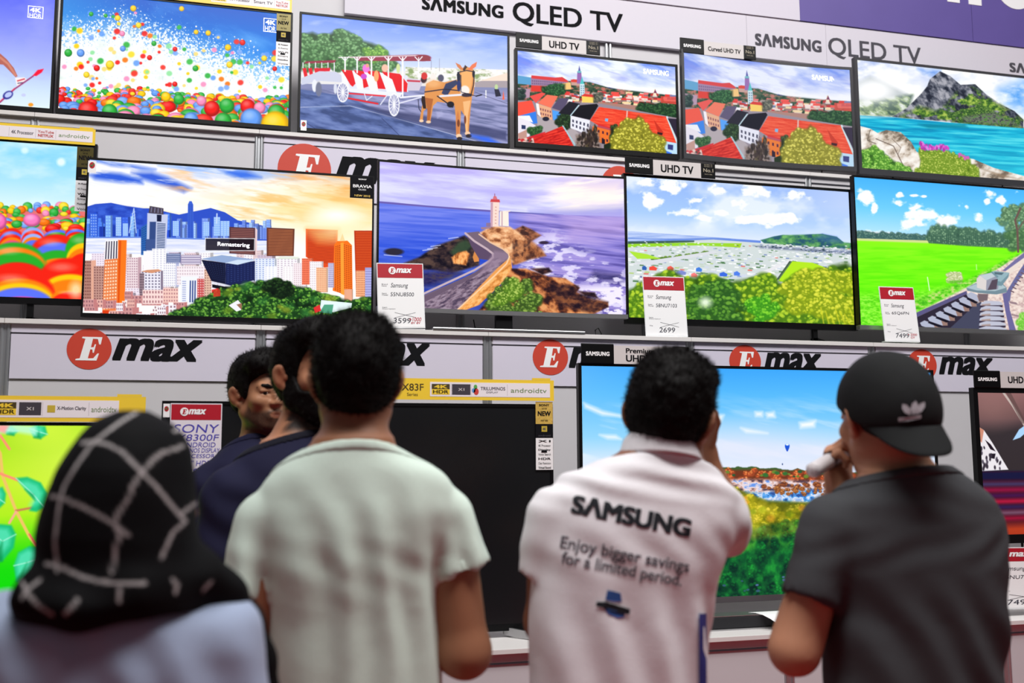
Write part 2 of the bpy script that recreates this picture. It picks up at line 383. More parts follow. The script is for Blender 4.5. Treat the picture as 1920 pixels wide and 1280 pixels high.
    def scatter(s, poly, n, r, cols, seed, asp=0.8, soft=0.6, grow=None, a=1.0, gloss=None):
        rng = np.random.default_rng(seed); p = np.array(poly, float); lo = p.min(0); hi = p.max(0); k = 0; items = []
        while k < n:
            x, y = lo+rng.random(2)*(hi-lo); ins = False
            for (x0, y0), (x1, y1) in zip(p, np.roll(p, -1, 0)):
                if (y0 > y) != (y1 > y) and x < (x1-x0)*(y-y0)/(y1-y0)+x0: ins = not ins
            if ins or rng.random() < 0.002: items.append((y, x)); k += 1
        items.sort()
        for y, x in items:
            rr = r*(0.6+0.8*rng.random())*(1 if grow is None else np.interp(y, grow[0], grow[1])); c = cols[rng.integers(len(cols))]
            if gloss is not None: s.ball(x, y, rr, c, gloss, asp)
            else: s.ell(x, y, rr, rr*asp, c, a, soft, rot=rng.random()*0.6-0.3)
    def leafy(s, poly, n, r, dark, mid, light, seed, asp=0.8, base=True, sub=7):
        "a mass of foliage: dark gaps, mid lumps, light tips"
        rng = np.random.default_rng(seed)
        if base: m, sl = s.pmask(poly, r*0.4); s.put(m, dark, sl)
        p = np.array(poly, float); lo = p.min(0); hi = p.max(0); pts = []
        while len(pts) < n:
            x, y = lo+rng.random(2)*(hi-lo); ins = False
            for (x0, y0), (x1, y1) in zip(p, np.roll(p, -1, 0)):
                if (y0 > y) != (y1 > y) and x < (x1-x0)*(y-y0)/(y1-y0)+x0: ins = not ins
            if ins: pts.append((y, x))
        pts.sort(); d, m_, l = (np.array(c, float) for c in (dark, mid, light))
        for y, x in pts:
            rr = r*(0.7+0.6*rng.random()); t = rng.random()
            s.ell(x, y+rr*0.15, rr, rr*asp, d*0.5+m_*0.5, 0.9, 0.5)
            for q in range(sub):
                a = rng.random()*6.28; k = rng.random()**0.5; dx, dy = math.cos(a)*rr*k*0.8, math.sin(a)*rr*k*asp*0.8
                f = np.clip(0.5-dy/rr*0.8+(t-0.5)*0.5, 0, 1); s.ell(x+dx, y+dy, rr*0.24, rr*0.2, m_*(1-f)+l*f, 0.85, 0.6)
    def grade(s, k=1.1, sat=1.1):
        g = s.c.mean(-1, keepdims=True); s.c = np.clip((g+(s.c-g)*sat-0.5)*k+0.51, 0, 1)
    def puffs(s, items, seed, c=(251, 251, 254), sc=34, soft=0.3, th=0.3):
        "clouds: soft lumps eaten at their edges by noise"
        d = np.zeros((s.H, s.W))
        for x, y, w_, h in items: d = np.maximum(d, np.exp(-1.1*(((s.x-x)/(w_*0.6))**2+((s.y-y)/(h*0.6))**2)))
        n = s.fbm(sc*2.2, sc*1.6, seed, 5); s.put(np.clip((d+(n-0.5)*1.8-0.5)/soft, 0, 1), c)
        s.put(np.clip((d+(n-0.5)*1.6-0.8)/0.4, 0, 1)*np.clip((s.fbm(sc, sc*0.7, seed+1, 4)-0.5)/0.2, 0, 1)*0.3, (206, 214, 232))
    def windows(s, quad, nu, nv, c, fu=0.5, fv=0.5, a=1.0, mode='grid'):
        q = np.array(quad, float)
        def P(u, v): return (q[0]*(1-u)+q[1]*u)*(1-v)+(q[3]*(1-u)+q[2]*u)*v
        if mode == 'bars':
            for j in range(nv):
                v = (j+0.5)/nv; s.poly([P(0.04, v-fv/2/nv), P(0.96, v-fv/2/nv), P(0.96, v+fv/2/nv), P(0.04, v+fv/2/nv)], c, a)
            return
        for i in range(nu):
            for j in range(nv):
                u, v = (i+0.5)/nu, (j+0.5)/nv; du, dv = fu/2/nu, fv/2/nv
                s.poly([P(u-du, v-dv), P(u+du, v-dv), P(u+du, v+dv), P(u-du, v+dv)], c, a)
    def bldg(s, x0, x1, yt, yb, c, side=0, cs=None, nu=4, nv=6, wc=(60, 60, 90), lean=0, fu=0.5, fv=0.5, mode='grid', a=0.8):
        "a block: front face, a side face of given width, rows of windows"
        q = [(x0, yt), (x1, yt+lean), (x1, yb), (x0, yb)]; s.poly(q, c)
        if side:
            xs = x1 if side > 0 else x0; s.poly([(xs, yt+lean*(side > 0)), (xs+side, yt-abs(side)*0.1), (xs+side, yb), (xs, yb)], cs or tuple(np.array(c)*0.6))
        if nu: s.windows(q, nu, nv, wc, fu, fv, a, mode)
BALLS = [(226, 40, 36), (250, 200, 30), (56, 170, 70), (110, 160, 235), (236, 60, 50), (252, 214, 60), (70, 180, 80), (130, 170, 245), (250, 150, 190), (240, 120, 30)]
def pic_skier(p):
    p.view(0, 0, 3.31)
    p.grad([(0, (95, 105, 235)), (0.45, (150, 160, 250)), (0.85, (205, 222, 252)), (1, (222, 236, 255))])
    p.clouds(260, 160, 3, 0.45, 0.8, (170, 175, 255), a=0.5)
    p.poly([(-200, 250), (0, 330), (40, 365), (85, 420), (108, 470), (96, 478), (60, 440), (20, 400), (-200, 370)], (178, 110, 100)); p.line([(0, 355), (50, 395), (95, 465)], 14, (214, 150, 130), 0.7)
    p.poly([(92, 480), (150, 478), (165, 490), (120, 530), (104, 534)], (245, 235, 235)); p.line([(108, 500), (150, 488)], 8, (200, 60, 80)); p.line([(110, 515), (140, 510)], 6, (80, 70, 110))
    p.line([(-120, 690), (0, 632), (90, 550), (205, 470)], 9, (150, 60, 110)); p.line([(-120, 690), (0, 625), (90, 545)], 4, (235, 60, 80)); p.poly([(200, 468), (232, 432), (272, 424), (258, 448), (225, 470)], (236, 40, 70))
    p.ell(48, 588, 34, 24, (60, 60, 140), rot=-0.5); p.ell(50, 586, 24, 15, (190, 200, 250), rot=-0.5); p.ell(190, 648, 16, 12, (250, 160, 60)); p.ell(145, 588, 14, 10, (200, 205, 250))
    p.poly([(0, 660), (330, 672), (330, 700), (0, 690)], (225, 245, 255), 0.8, 10)
def pic_splash(p):
    p.view(0, 0, 3.31)
    p.grad([(0, (30, 96, 190)), (0.4, (60, 140, 222)), (0.7, (140, 200, 240)), (1, (200, 220, 230))])
    p.put(np.clip((900-p.x)/700, 0, 1)*0.55, (120, 190, 240)); p.clouds(300, 120, 8, 0.5, 0.85, (120, 180, 240), a=0.6, rot=0.4)
    ed = [(350, 90), (560, 60), (760, 20), (900, 70), (1050, 110), (1200, 170), (1400, 240), (1600, 300), (1850, 330)]
    m = p.below(ed, 90); n = p.fbm(9, 9, 5, 3); den = np.clip((p.y-np.interp(p.x, [a for a, _ in ed], [b for _, b in ed]))/260, 0, 1)
    p.put(m*np.clip((n-0.72+den*0.55)/0.12, 0, 1)*0.92, (250, 252, 252)); p.put(m*den*0.55, (246, 248, 246)); p.clouds(90, 60, 6, 0.55, 0.8, (215, 225, 215), m*den, 0.5)
    p.scatter([(380, 110), (760, 20), (1200, 150), (1800, 320), (1800, 560), (370, 520)], 420, 4, [(255, 255, 255)], 12, 1, 0.4)
    p.scatter([(370, 60), (820, 60), (1300, 210), (1790, 330), (1790, 580), (370, 530)], 120, 15, BALLS+[(250, 215, 130), (150, 220, 160)], 4, 0.9, 0.5, a=0.9)
    for x, y, r, c in [(827, 50, 19, 1), (1127, 52, 16, 1), (565, 85, 14, 2), (655, 95, 12, 2), (730, 110, 18, 5), (423, 326, 24, 2), (500, 327, 24, 3), (600, 421, 19, 0), (682, 400, 26, 5), (928, 356, 16, 0), (1086, 303, 15, 0), (762, 300, 18, 3), (1505, 262, 18, 0), (1213, 423, 18, 2), (1292, 203, 17, 1), (1217, 197, 15, 1), (860, 155, 18, 5), (955, 268, 16, 2), (1085, 520, 16, 0), (1425, 400, 20, 5), (1640, 360, 18, 5), (1705, 425, 15, 0), (536, 462, 19, 5), (758, 207, 17, 8), (1415, 293, 20, 1)]: p.ball(x, y, r, BALLS[c], 0.5)
    p.scatter([(340, 545), (800, 535), (1300, 590), (1820, 600), (1820, 700), (340, 640)], 330, 20, BALLS, 21, 0.75, grow=([540, 640], [0.7, 1.3]), gloss=0.35)
    p.scatter([(340, 610), (1820, 640), (1820, 800), (340, 720)], 130, 42, BALLS, 24, 0.72, grow=([600, 800], [0.7, 1.25]), gloss=0.4)
    for x, y, r, c in [(1030, 600, 30, 1), (1110, 615, 33, 2), (545, 690, 62, 0), (680, 692, 48, 2), (1250, 625, 32, 8), (1315, 672, 48, 0), (1408, 655, 46, 2), (1538, 660, 46, 0), (1612, 668, 36, 8), (1715, 700, 52, 2), (1560, 740, 68, 3), (1385, 750, 52, 2), (1710, 780, 90, 1), (1185, 742, 46, 3)]: p.ball(x, y, r, BALLS[c], 0.6)
def pic_mule(p):
    p.view(500, 0, 3.84)
    p.grad([(0, (120, 150, 240)), (0.25, (178, 196, 248)), (0.45, (225, 230, 250)), (1, (240, 240, 250))]); p.clouds(420, 120, 2, 0.4, 0.75, (235, 238, 252), m=np.clip((520-p.y)/300, 0, 1), a=0.9)
    p.poly([(240, 500), (1740, 520), (1740, 620), (240, 620)], (228, 226, 226)); p.tex(p.full([(1000, 480), (1740, 500), (1740, 600), (1000, 560)]), [(140, 160, 110), (235, 232, 228), (250, 245, 240)], 40, 20, 6)
    p.poly([(1500, 590), (1740, 540), (1740, 660), (1500, 660)], (170, 160, 165)); p.poly([(1530, 580), (1740, 520), (1740, 580)], (238, 220, 205))
    p.poly([(240, 600), (1740, 630), (1740, 1060), (240, 1000)], (138, 142, 178)); p.tex(p.below([(240, 640), (1000, 660), (1740, 660)], 20), [(108, 114, 150), (150, 152, 190), (166, 168, 205)], 200, 20, 3, rot=0.15)
    p.poly([(240, 640), (560, 690), (880, 820), (1380, 980), (1600, 1060), (240, 985)], (96, 112, 160)); p.tex(p.full([(240, 660), (560, 700), (880, 830), (1380, 985), (1560, 1050), (240, 985)]), [(72, 86, 128), (100, 116, 165), (120, 136, 184)], 150, 40, 7, rot=0.2)
    p.line([(240, 770), (600, 760), (880, 835), (1600, 1040)], 4, (190, 195, 220)); p.line([(830, 850), (970, 985)], 4, (60, 70, 110)); p.line([(280, 880), (410, 960)], 4, (60, 70, 110)); p.poly([(300, 770), (470, 745), (500, 760), (330, 800)], (140, 160, 205), 0.5, 8)
    p.poly([(590, 740), (860, 790), (1150, 830), (1730, 940), (1730, 1010), (1380, 950), (920, 850)], (70, 74, 110), 0.8, 10); p.poly([(1220, 800), (1260, 800), (1280, 820), (1230, 850)], (180, 180, 215), 0.6, 6)
    p.leafy([(240, 250), (330, 230), (400, 260), (460, 240), (510, 215), (570, 240), (640, 260), (680, 290), (760, 310), (850, 350), (900, 420), (960, 470), (900, 500), (240, 480)], 150, 34, (52, 80, 52), (92, 138, 88), (150, 190, 140), 5)
    p.leafy([(700, 330), (860, 350), (870, 420), (720, 440)], 30, 24, (70, 110, 60), (120, 170, 80), (165, 205, 110), 6, base=False)
    # far coach
    p.poly([(280, 440), (500, 430), (490, 450), (270, 455)], (150, 60, 80))
    for i in range(6): p.line([(262+i*45, 450), (262+i*45, 580)], 7, (235, 235, 245))
    for i in range(4): p.poly([(258+i*42, 490), (284+i*42, 486), (300+i*42, 570), (276+i*42, 572)], (214, 44, 56))
    p.poly([(365, 490), (460, 486), (455, 510), (370, 515)], (210, 40, 60)); p.poly([(250, 560), (380, 510), (500, 515), (545, 545), (540, 590), (380, 580), (250, 610)], (205, 208, 225)); p.ell(345, 615, 18, 45, (230, 232, 240)); p.ell(375, 640, 22, 52, (120, 124, 146)); p.ell(495, 635, 12, 38, (215, 218, 230))
    # near coach
    p.poly([(515, 410), (780, 400), (1090, 390), (1120, 392), (1185, 430), (1180, 438), (660, 436), (640, 415)], (150, 62, 82)); p.line([(520, 412), (1110, 397)], 6, (236, 228, 232)); p.ell(1125, 415, 60, 24, (140, 56, 70))
    p.poly([(560, 500), (1015, 540), (1020, 660), (600, 640)], (222, 224, 236))
    for a in [[(540, 500), (620, 505), (640, 600), (620, 622), (604, 610)], [(628, 502), (700, 510), (735, 620), (700, 632)], [(720, 506), (810, 512), (860, 640), (800, 636)], [(830, 512), (960, 530), (1016, 600), (1010, 660), (930, 655)]]: p.poly(a, (216, 34, 44))
    for a in [[(535, 505), (575, 560), (605, 650), (580, 650), (545, 600)], [(615, 505), (690, 560), (700, 650), (655, 645)], [(700, 510), (790, 560), (805, 660), (745, 650)], [(815, 515), (905, 570), (940, 670), (865, 660)]]: p.poly(a, (238, 240, 248))
    p.poly([(560, 630), (980, 665), (960, 700), (880, 690), (600, 660)], (232, 234, 244)); p.poly([(1015, 560), (1110, 572), (1130, 590), (1110, 620), (1100, 650), (1020, 650)], (206, 200, 214)); p.poly([(1010, 572), (1110, 578), (1105, 590), (1012, 585)], (190, 60, 80))
    for x, b in [(565, 510), (652, 520), (755, 560), (877, 600), (980, 690), (1095, 570)]: p.line([(x, 412), (x, b)], 11 if x < 1000 else 6, (244, 244, 250)); p.line([(x-26, 408), (x, 436), (x+26, 406)], 7, (240, 238, 246))
    p.ell(716, 490, 26, 30, (240, 130, 215)); p.ell(726, 470, 12, 14, (225, 165, 140)); p.ell(700, 548, 22, 20, (200, 90, 200)); p.ell(852, 488, 24, 28, (236, 190, 170)); p.ell(790, 545, 18, 40, (238, 170, 120)); p.ell(948, 490, 14, 34, (210, 220, 160))
    p.line([(590, 670), (860, 690)], 10, (220, 50, 60)); p.line([(590, 705), (800, 745)], 12, (214, 48, 58)); p.line([(700, 660), (720, 720), (760, 690)], 6, (230, 230, 240)); p.line([(820, 750), (870, 680)], 8, (225, 225, 238))
    def wheel(cx, cy, rx, ry):
        p.ell(cx, cy, rx, ry, (240, 240, 248), soft=0.05); p.ell(cx, cy, rx*0.82, ry*0.86, (150, 152, 186), soft=0.05)
        for i in range(14): a = i*math.pi/7; p.line([(cx, cy), (cx+rx*0.88*math.cos(a), cy+ry*0.9*math.sin(a))], 5, (242, 242, 250))
        p.ell(cx, cy, rx*0.2, ry*0.14, (240, 240, 246))
    wheel(549, 662, 42, 73); wheel(918, 752, 40, 84)
    p.line([(965, 700), (1400, 660)], 12, (236, 236, 246)); p.line([(960, 740), (1140, 690), (1380, 685)], 9, (225, 226, 240)); p.line([(1092, 715), (1098, 780), (1120, 815)], 5, (40, 40, 60))
    for x, y, c in [(1132, 570, (60, 40, 50)), (1200, 556, (240, 230, 225)), (1255, 560, (90, 90, 110)), (1136, 545, (200, 60, 60))]: p.ell(x, y, 22, 26, c)
    p.line([(1245, 420), (1245, 510)], 3, (150, 150, 160)); p.line([(1186, 430), (1186, 500)], 3, (140, 140, 150))
    # the mule
    bc, bd, bl = (214, 150, 92), (172, 106, 62), (238, 190, 140)
    p.poly([(1140, 650), (1150, 600), (1200, 575), (1280, 590), (1370, 570), (1400, 640), (1480, 690), (1460, 750), (1380, 770), (1300, 740), (1230, 730), (1200, 760), (1180, 870), (1155, 872), (1160, 770), (1130, 800), (1125, 865), (1102, 866), (1120, 760), (1135, 700)], bc)
    p.poly([(1140, 700), (1200, 710), (1185, 790), (1176, 868), (1155, 872), (1158, 790)], bd); p.ell(1200, 600, 50, 26, bl, 0.6, 1.0); p.poly([(1118, 690), (1140, 690), (1150, 780), (1128, 780), (1114, 720)], (50, 36, 34))
    p.poly([(1350, 720), (1480, 700), (1470, 770), (1455, 960), (1435, 965), (1425, 830), (1400, 790), (1392, 985), (1366, 980), (1362, 840)], bc); p.poly([(1415, 730), (1470, 720), (1450, 830), (1448, 955), (1436, 955), (1424, 820)], bl, 0.9); p.ell(1378, 890, 12, 90, (200, 130, 84)); p.ell(1430, 860, 8, 30, (120, 72, 52)); p.ell(1382, 885, 10, 26, (120, 72, 52))
    p.ell(1385, 978, 20, 16, (240, 205, 175)); p.ell(1390, 996, 20, 13, (56, 48, 52)); p.ell(1448, 958, 20, 14, (236, 200, 170)); p.ell(1456, 976, 22, 13, (56, 48, 52)); p.ell(1115, 868, 16, 10, (236, 205, 175)); p.ell(1166, 876, 18, 10, (230, 200, 170))
    p.poly([(1380, 560), (1400, 490), (1440, 475), (1490, 500), (1500, 580), (1490, 690), (1400, 680), (1370, 630)], bc); p.poly([(1400, 500), (1485, 505), (1478, 600), (1462, 670), (1420, 665), (1402, 590)], (236, 176, 116)); p.ell(1428, 650, 34, 36, (246, 232, 226)); p.ell(1440, 682, 40, 14, (64, 54, 66))
    p.poly([(1360, 448), (1395, 465), (1418, 498), (1396, 500), (1375, 480)], (206, 132, 92)); p.poly([(1516, 442), (1508, 478), (1470, 505), (1448, 500), (1480, 462)], (226, 128, 92)); p.poly([(1430, 465), (1446, 480), (1424, 510), (1412, 500)], (70, 52, 46))
    p.poly([(1370, 530), (1384, 512), (1396, 540), (1394, 640), (1376, 640)], (38, 42, 60)); p.line([(1376, 520), (1440, 505), (1498, 515), (1490, 610), (1470, 690)], 7, (36, 40, 56)); p.line([(1400, 540), (1400, 660), (1510, 690)], 5, (44, 44, 60)); p.ell(1490, 530, 9, 26, (40, 42, 56)); p.line([(1510, 690), (1550, 680)], 9, (34, 34, 46))
    p.poly([(1260, 670), (1290, 600), (1365, 572), (1380, 600), (1330, 640), (1300, 690)], (60, 68, 100)); p.line([(1140, 660), (1280, 640), (1390, 650)], 8, (44, 44, 62)); p.line([(1250, 690), (1400, 680)], 14, (230, 230, 242)); p.line([(1230, 690), (1300, 740), (1340, 770)], 8, (40, 40, 54)); p.ell(1325, 750, 26, 22, (34, 34, 44)); p.ell(1385, 615, 14, 40, (50, 60, 110))
    p.ell(1655, 625, 12, 20, (190, 210, 160)); p.poly([(1640, 640), (1672, 640), (1690, 690), (1650, 695)], (50, 50, 66)); p.poly([(1698, 715), (1706, 650), (1714, 715)], (240, 110, 80)); p.line([(1580, 650), (1580, 700)], 8, (240, 240, 240)); p.line([(1500, 660), (1735, 745)], 3, (80, 80, 110))
    p.poly([(1470, 965), (1600, 985), (1700, 1040), (1600, 1030), (1480, 985)], (60, 110, 240), 0.8, 12)
def pic_town(p, flat=0.0):
    p.view(940, 0, 3.84)
    p.grad([(0, (120, 150, 235)), (0.15, (150, 170, 240)), (0.4, (220, 228, 250)), (1, (200, 205, 220))])
    p.put(np.clip((700-p.x)/600, 0, 1)*np.clip((620-p.y)/300, 0, 1)*0.7, (80, 110, 220)); p.clouds(330, 90, 4, 0.36, 0.62, (240, 244, 254), rot=0.25, a=0.95); p.clouds(260, 60, 14, 0.55, 0.8, (140, 150, 225), rot=0.25, a=0.6); p.poly([(800, 600), (1270, 640), (1270, 690), (700, 640)], (252, 252, 255), 0.8, 25)
    p.poly([(118, 560), (640, 590), (780, 630), (900, 650), (1270, 690), (1270, 760), (118, 700)], (60, 92, 80)); p.poly([(680, 622), (780, 626), (900, 655), (700, 650)], (60, 80, 150)); p.tex(p.below([(118, 565), (640, 590), (780, 632), (1270, 690)], 6), [(36, 60, 48), (70, 92, 70), (190, 120, 110)], 26, 16, 4)
    p.poly([(118, 540), (216, 556), (216, 610), (118, 600)], (100, 160, 200)); p.poly([(215, 550), (400, 566), (480, 580), (480, 620), (215, 612)], (156, 130, 160)); p.windows([(218, 570), (470, 590), (470, 618), (218, 608)], 18, 2, (90, 76, 110), 0.4, 0.5); p.poly([(218, 540), (390, 556), (440, 552), (480, 578), (480, 590), (218, 562)], (208, 70, 72)); p.poly([(500, 570), (565, 572), (565, 615), (505, 612)], (196, 160, 150)); p.poly([(505, 572), (520, 568), (562, 572), (566, 592), (500, 588)], (210, 74, 64))
    p.poly([(430, 600), (500, 590), (505, 640), (440, 645)], (240, 196, 130)); p.poly([(548, 520), (578, 520), (582, 600), (546, 600)], (150, 110, 170)); p.poly([(552, 525), (563, 468), (576, 525)], (86, 90, 160)); p.ell(563, 515, 16, 8, (120, 180, 190)); p.poly([(566, 600), (600, 600), (604, 690), (566, 690)], (205, 225, 232)); p.poly([(568, 602), (583, 548), (598, 602)], (90, 190, 190)); p.windows([(570, 610), (600, 610), (602, 690), (570, 690)], 2, 5, (100, 130, 160))
    p.poly([(216, 612), (296, 616), (298, 660), (216, 655)], (210, 66, 58)); p.leafy([(290, 625), (460, 605), (460, 660), (400, 690), (300, 670)], 26, 22, (24, 50, 34), (44, 90, 56), (80, 130, 80), 2); p.poly([(118, 630), (210, 640), (205, 700), (118, 715)], (180, 150, 170)); p.leafy([(118, 640), (170, 650), (170, 715), (118, 720)], 8, 20, (24, 40, 40), (50, 70, 66), (80, 100, 90), 3)
    rng = np.random.default_rng(31)
    for i in range(120):
        x = 460+rng.random()*800; y = 640+rng.random()*110+(x-460)*0.04; w_ = 26+rng.random()*34; c = [(214, 66, 62), (232, 92, 84), (224, 120, 120), (246, 226, 222), (240, 214, 170), (180, 60, 60), (244, 244, 250), (120, 130, 170)][rng.integers(8)]
        p.poly([(x, y), (x+w_, y+4), (x+w_*0.9, y+18), (x-4, y+16)], c); p.poly([(x, y+16), (x+w_*0.9, y+18), (x+w_*0.9, y+30), (x, y+28)], (236, 222, 214) if i % 3 else (150, 120, 120), 0.9)
    p.poly([(580, 690), (670, 680), (680, 740), (585, 735)], (244, 208, 110)); p.poly([(575, 690), (600, 672), (680, 682), (680, 700)], (206, 66, 60)); p.leafy([(660, 670), (715, 670), (715, 740), (670, 740)], 8, 20, (60, 66, 60), (100, 100, 90), (140, 140, 120), 4); p.poly([(1095, 680), (1102, 640), (1112, 640), (1120, 690)], (240, 226, 200)); p.poly([(1098, 668), (1110, 640), (1122, 668)], (120, 60, 90))
    p.poly([(700, 730), (1000, 760), (1000, 800), (700, 770)], (170, 130, 120)); p.leafy([(1000, 735), (1130, 745), (1270, 760), (1270, 830), (1100, 815), (1000, 790)], 46, 26, (20, 44, 30), (40, 76, 48), (74, 112, 70), 5); p.poly([(1150, 690), (1270, 695), (1270, 750), (1150, 738)], (220, 80, 70), 0.8)
    # street and near houses
    p.poly([(118, 720), (700, 740), (1280, 850), (1280, 1130), (118, 1060)], (150, 140, 150)); p.poly([(260, 830), (500, 900), (560, 960), (560, 1060), (260, 1010)], (176, 166, 170))
    p.poly([(118, 735), (220, 720), (250, 800), (118, 835)], (230, 90, 74)); p.poly([(118, 835), (250, 800), (262, 885), (230, 890), (118, 850)], (66, 130, 220)); p.poly([(118, 832), (205, 830), (230, 880), (118, 850)], (240, 240, 245))
    p.poly([(205, 690), (290, 665), (320, 670), (250, 740)], (224, 90, 84)); p.poly([(262, 740), (330, 680), (410, 690), (360, 775)], (232, 122, 98)); p.poly([(265, 745), (360, 775), (370, 862), (280, 840)], (226, 174, 140)); p.windows([(275, 765), (362, 790), (364, 850), (280, 830)], 5, 2, (130, 80, 90)); p.poly([(250, 740), (270, 745), (285, 840), (262, 820)], (245, 240, 246))
    p.poly([(365, 775), (415, 705), (490, 705), (440, 800)], (92, 84, 110)); p.poly([(368, 790), (430, 805), (420, 860), (375, 862)], (90, 160, 240)); p.poly([(410, 815), (490, 728), (570, 745), (500, 830)], (34, 34, 44)); p.leafy([(405, 830), (490, 830), (500, 920), (410, 905)], 26, 22, (20, 34, 22), (36, 58, 36), (64, 90, 56), 7)
    p.poly([(500, 830), (570, 755), (690, 745), (700, 760), (640, 860)], (22, 22, 30)); p.poly([(500, 830), (640, 865), (630, 970), (500, 920)], (232, 232, 244)); p.windows([(505, 850), (640, 885), (632, 960), (505, 910)], 5, 2, (70, 70, 90), 0.45, 0.6); p.line([(500, 830), (560, 755)], 7, (200, 225, 235))
    p.ell(322, 854, 24, 16, (40, 40, 56)); p.poly([(118, 840), (200, 870), (260, 910), (200, 980), (118, 1000)], (232, 226, 236)); p.windows([(145, 895), (178, 900), (178, 930), (145, 928)], 1, 1, (50, 60, 100), 0.9, 0.9); p.leafy([(200, 930), (280, 905), (290, 950), (215, 975)], 14, 20, (20, 50, 30), (50, 90, 50), (90, 130, 80), 8); p.poly([(120, 960), (185, 930), (185, 1030), (130, 1035)], (190, 150, 140)); p.poly([(180, 990), (320, 945), (300, 985), (200, 1020)], (200, 50, 60)); p.scatter([(120, 1000), (240, 990), (230, 1050), (120, 1050)], 22, 12, [(190, 50, 56), (90, 70, 60), (230, 200, 190)], 3)
    p.poly([(640, 865), (705, 768), (1190, 838), (1268, 1030), (1100, 1010), (900, 950), (700, 900)], (226, 80, 58)); p.tex(p.full([(640, 865), (705, 768), (1190, 838), (1268, 1030), (1100, 1010), (900, 950), (700, 900)]), [(214, 66, 48), (228, 84, 60), (238, 104, 76)], 60, 6, 9, rot=0.12); p.line([(908, 798), (902, 900)], 9, (225, 190, 180)); p.line([(1195, 840), (1268, 1025)], 12, (205, 225, 230)); p.poly([(1200, 850), (1270, 855), (1270, 1000)], (50, 44, 60)); p.poly([(750, 850), (772, 852), (768, 874), (748, 870)], (130, 180, 220)); p.poly([(1100, 860), (1170, 950), (1130, 955)], (190, 60, 44)); p.poly([(1125, 948), (1165, 955), (1160, 972), (1125, 965)], (60, 30, 34))
    p.poly([(700, 890), (900, 940), (900, 975), (690, 920)], (196, 44, 60), 0.6); p.poly([(660, 905), (880, 960), (880, 1060), (640, 1010)], (226, 120, 56)); p.windows([(690, 915), (780, 940), (780, 1040), (680, 1010)], 3, 2, (80, 40, 60), 0.4, 0.4); p.windows([(664, 985), (760, 1000), (760, 1040), (664, 1025)], 2, 1, (40, 30, 44), 0.5, 0.9)
    p.poly([(230, 990), (445, 905), (535, 1075), (250, 1060)], (206, 52, 44)); p.tex(p.full([(230, 990), (445, 905), (535, 1075), (250, 1060)]), [(176, 38, 36), (212, 56, 46), (228, 74, 60)], 40, 9, 12, rot=-0.3); p.line([(445, 905), (535, 1045)], 10, (170, 200, 210))
    for i in range(9): p.line([(240+i*5, 990+i*9), (450+i*10, 915+i*18)], 2, (160, 34, 34))
    p.tex(p.full([(540, 970), (700, 940), (720, 1090), (540, 1080)], 10), [(60, 50, 46), (150, 136, 130), (110, 90, 80)], 14, 20, 13); p.scatter([(560, 960), (680, 900), (700, 1080), (560, 1080)], 60, 7, [(60, 50, 46), (90, 80, 60), (40, 36, 34)], 17, 2.2)
    for i in range(12): p.line([(650, 1080), (640+(i-6)*9, 900+abs(i-6)*8)], 3, (58, 46, 44), 0.8)
    p.leafy([(790, 900), (830, 900), (835, 1000), (785, 1020)], 12, 18, (30, 40, 24), (50, 70, 40), (80, 100, 60), 18); p.poly([(1160, 1010), (1268, 1030), (1268, 1130), (1160, 1110)], (190, 220, 240)); p.poly([(1200, 1036), (1240, 1042), (1238, 1080), (1200, 1072)], (60, 66, 120)); p.poly([(1180, 1080), (1230, 1100), (1220, 1130), (1170, 1125)], (70, 120, 220)); p.poly([(740, 1040), (820, 1010), (820, 1100), (740, 1095)], (30, 44, 26))
    p.leafy([(800, 1110), (800, 1000), (880, 880), (915, 860), (940, 890), (990, 830), (1040, 900), (1060, 950), (1150, 980), (1175, 1060), (1165, 1120)], 170, 27, (84, 84, 26), (178, 172, 62), (232, 224, 110), 20, asp=1.1)
    if flat: p.c[:] = p.c*(1-flat)+flat*np.array([0.62, 0.63, 0.68])
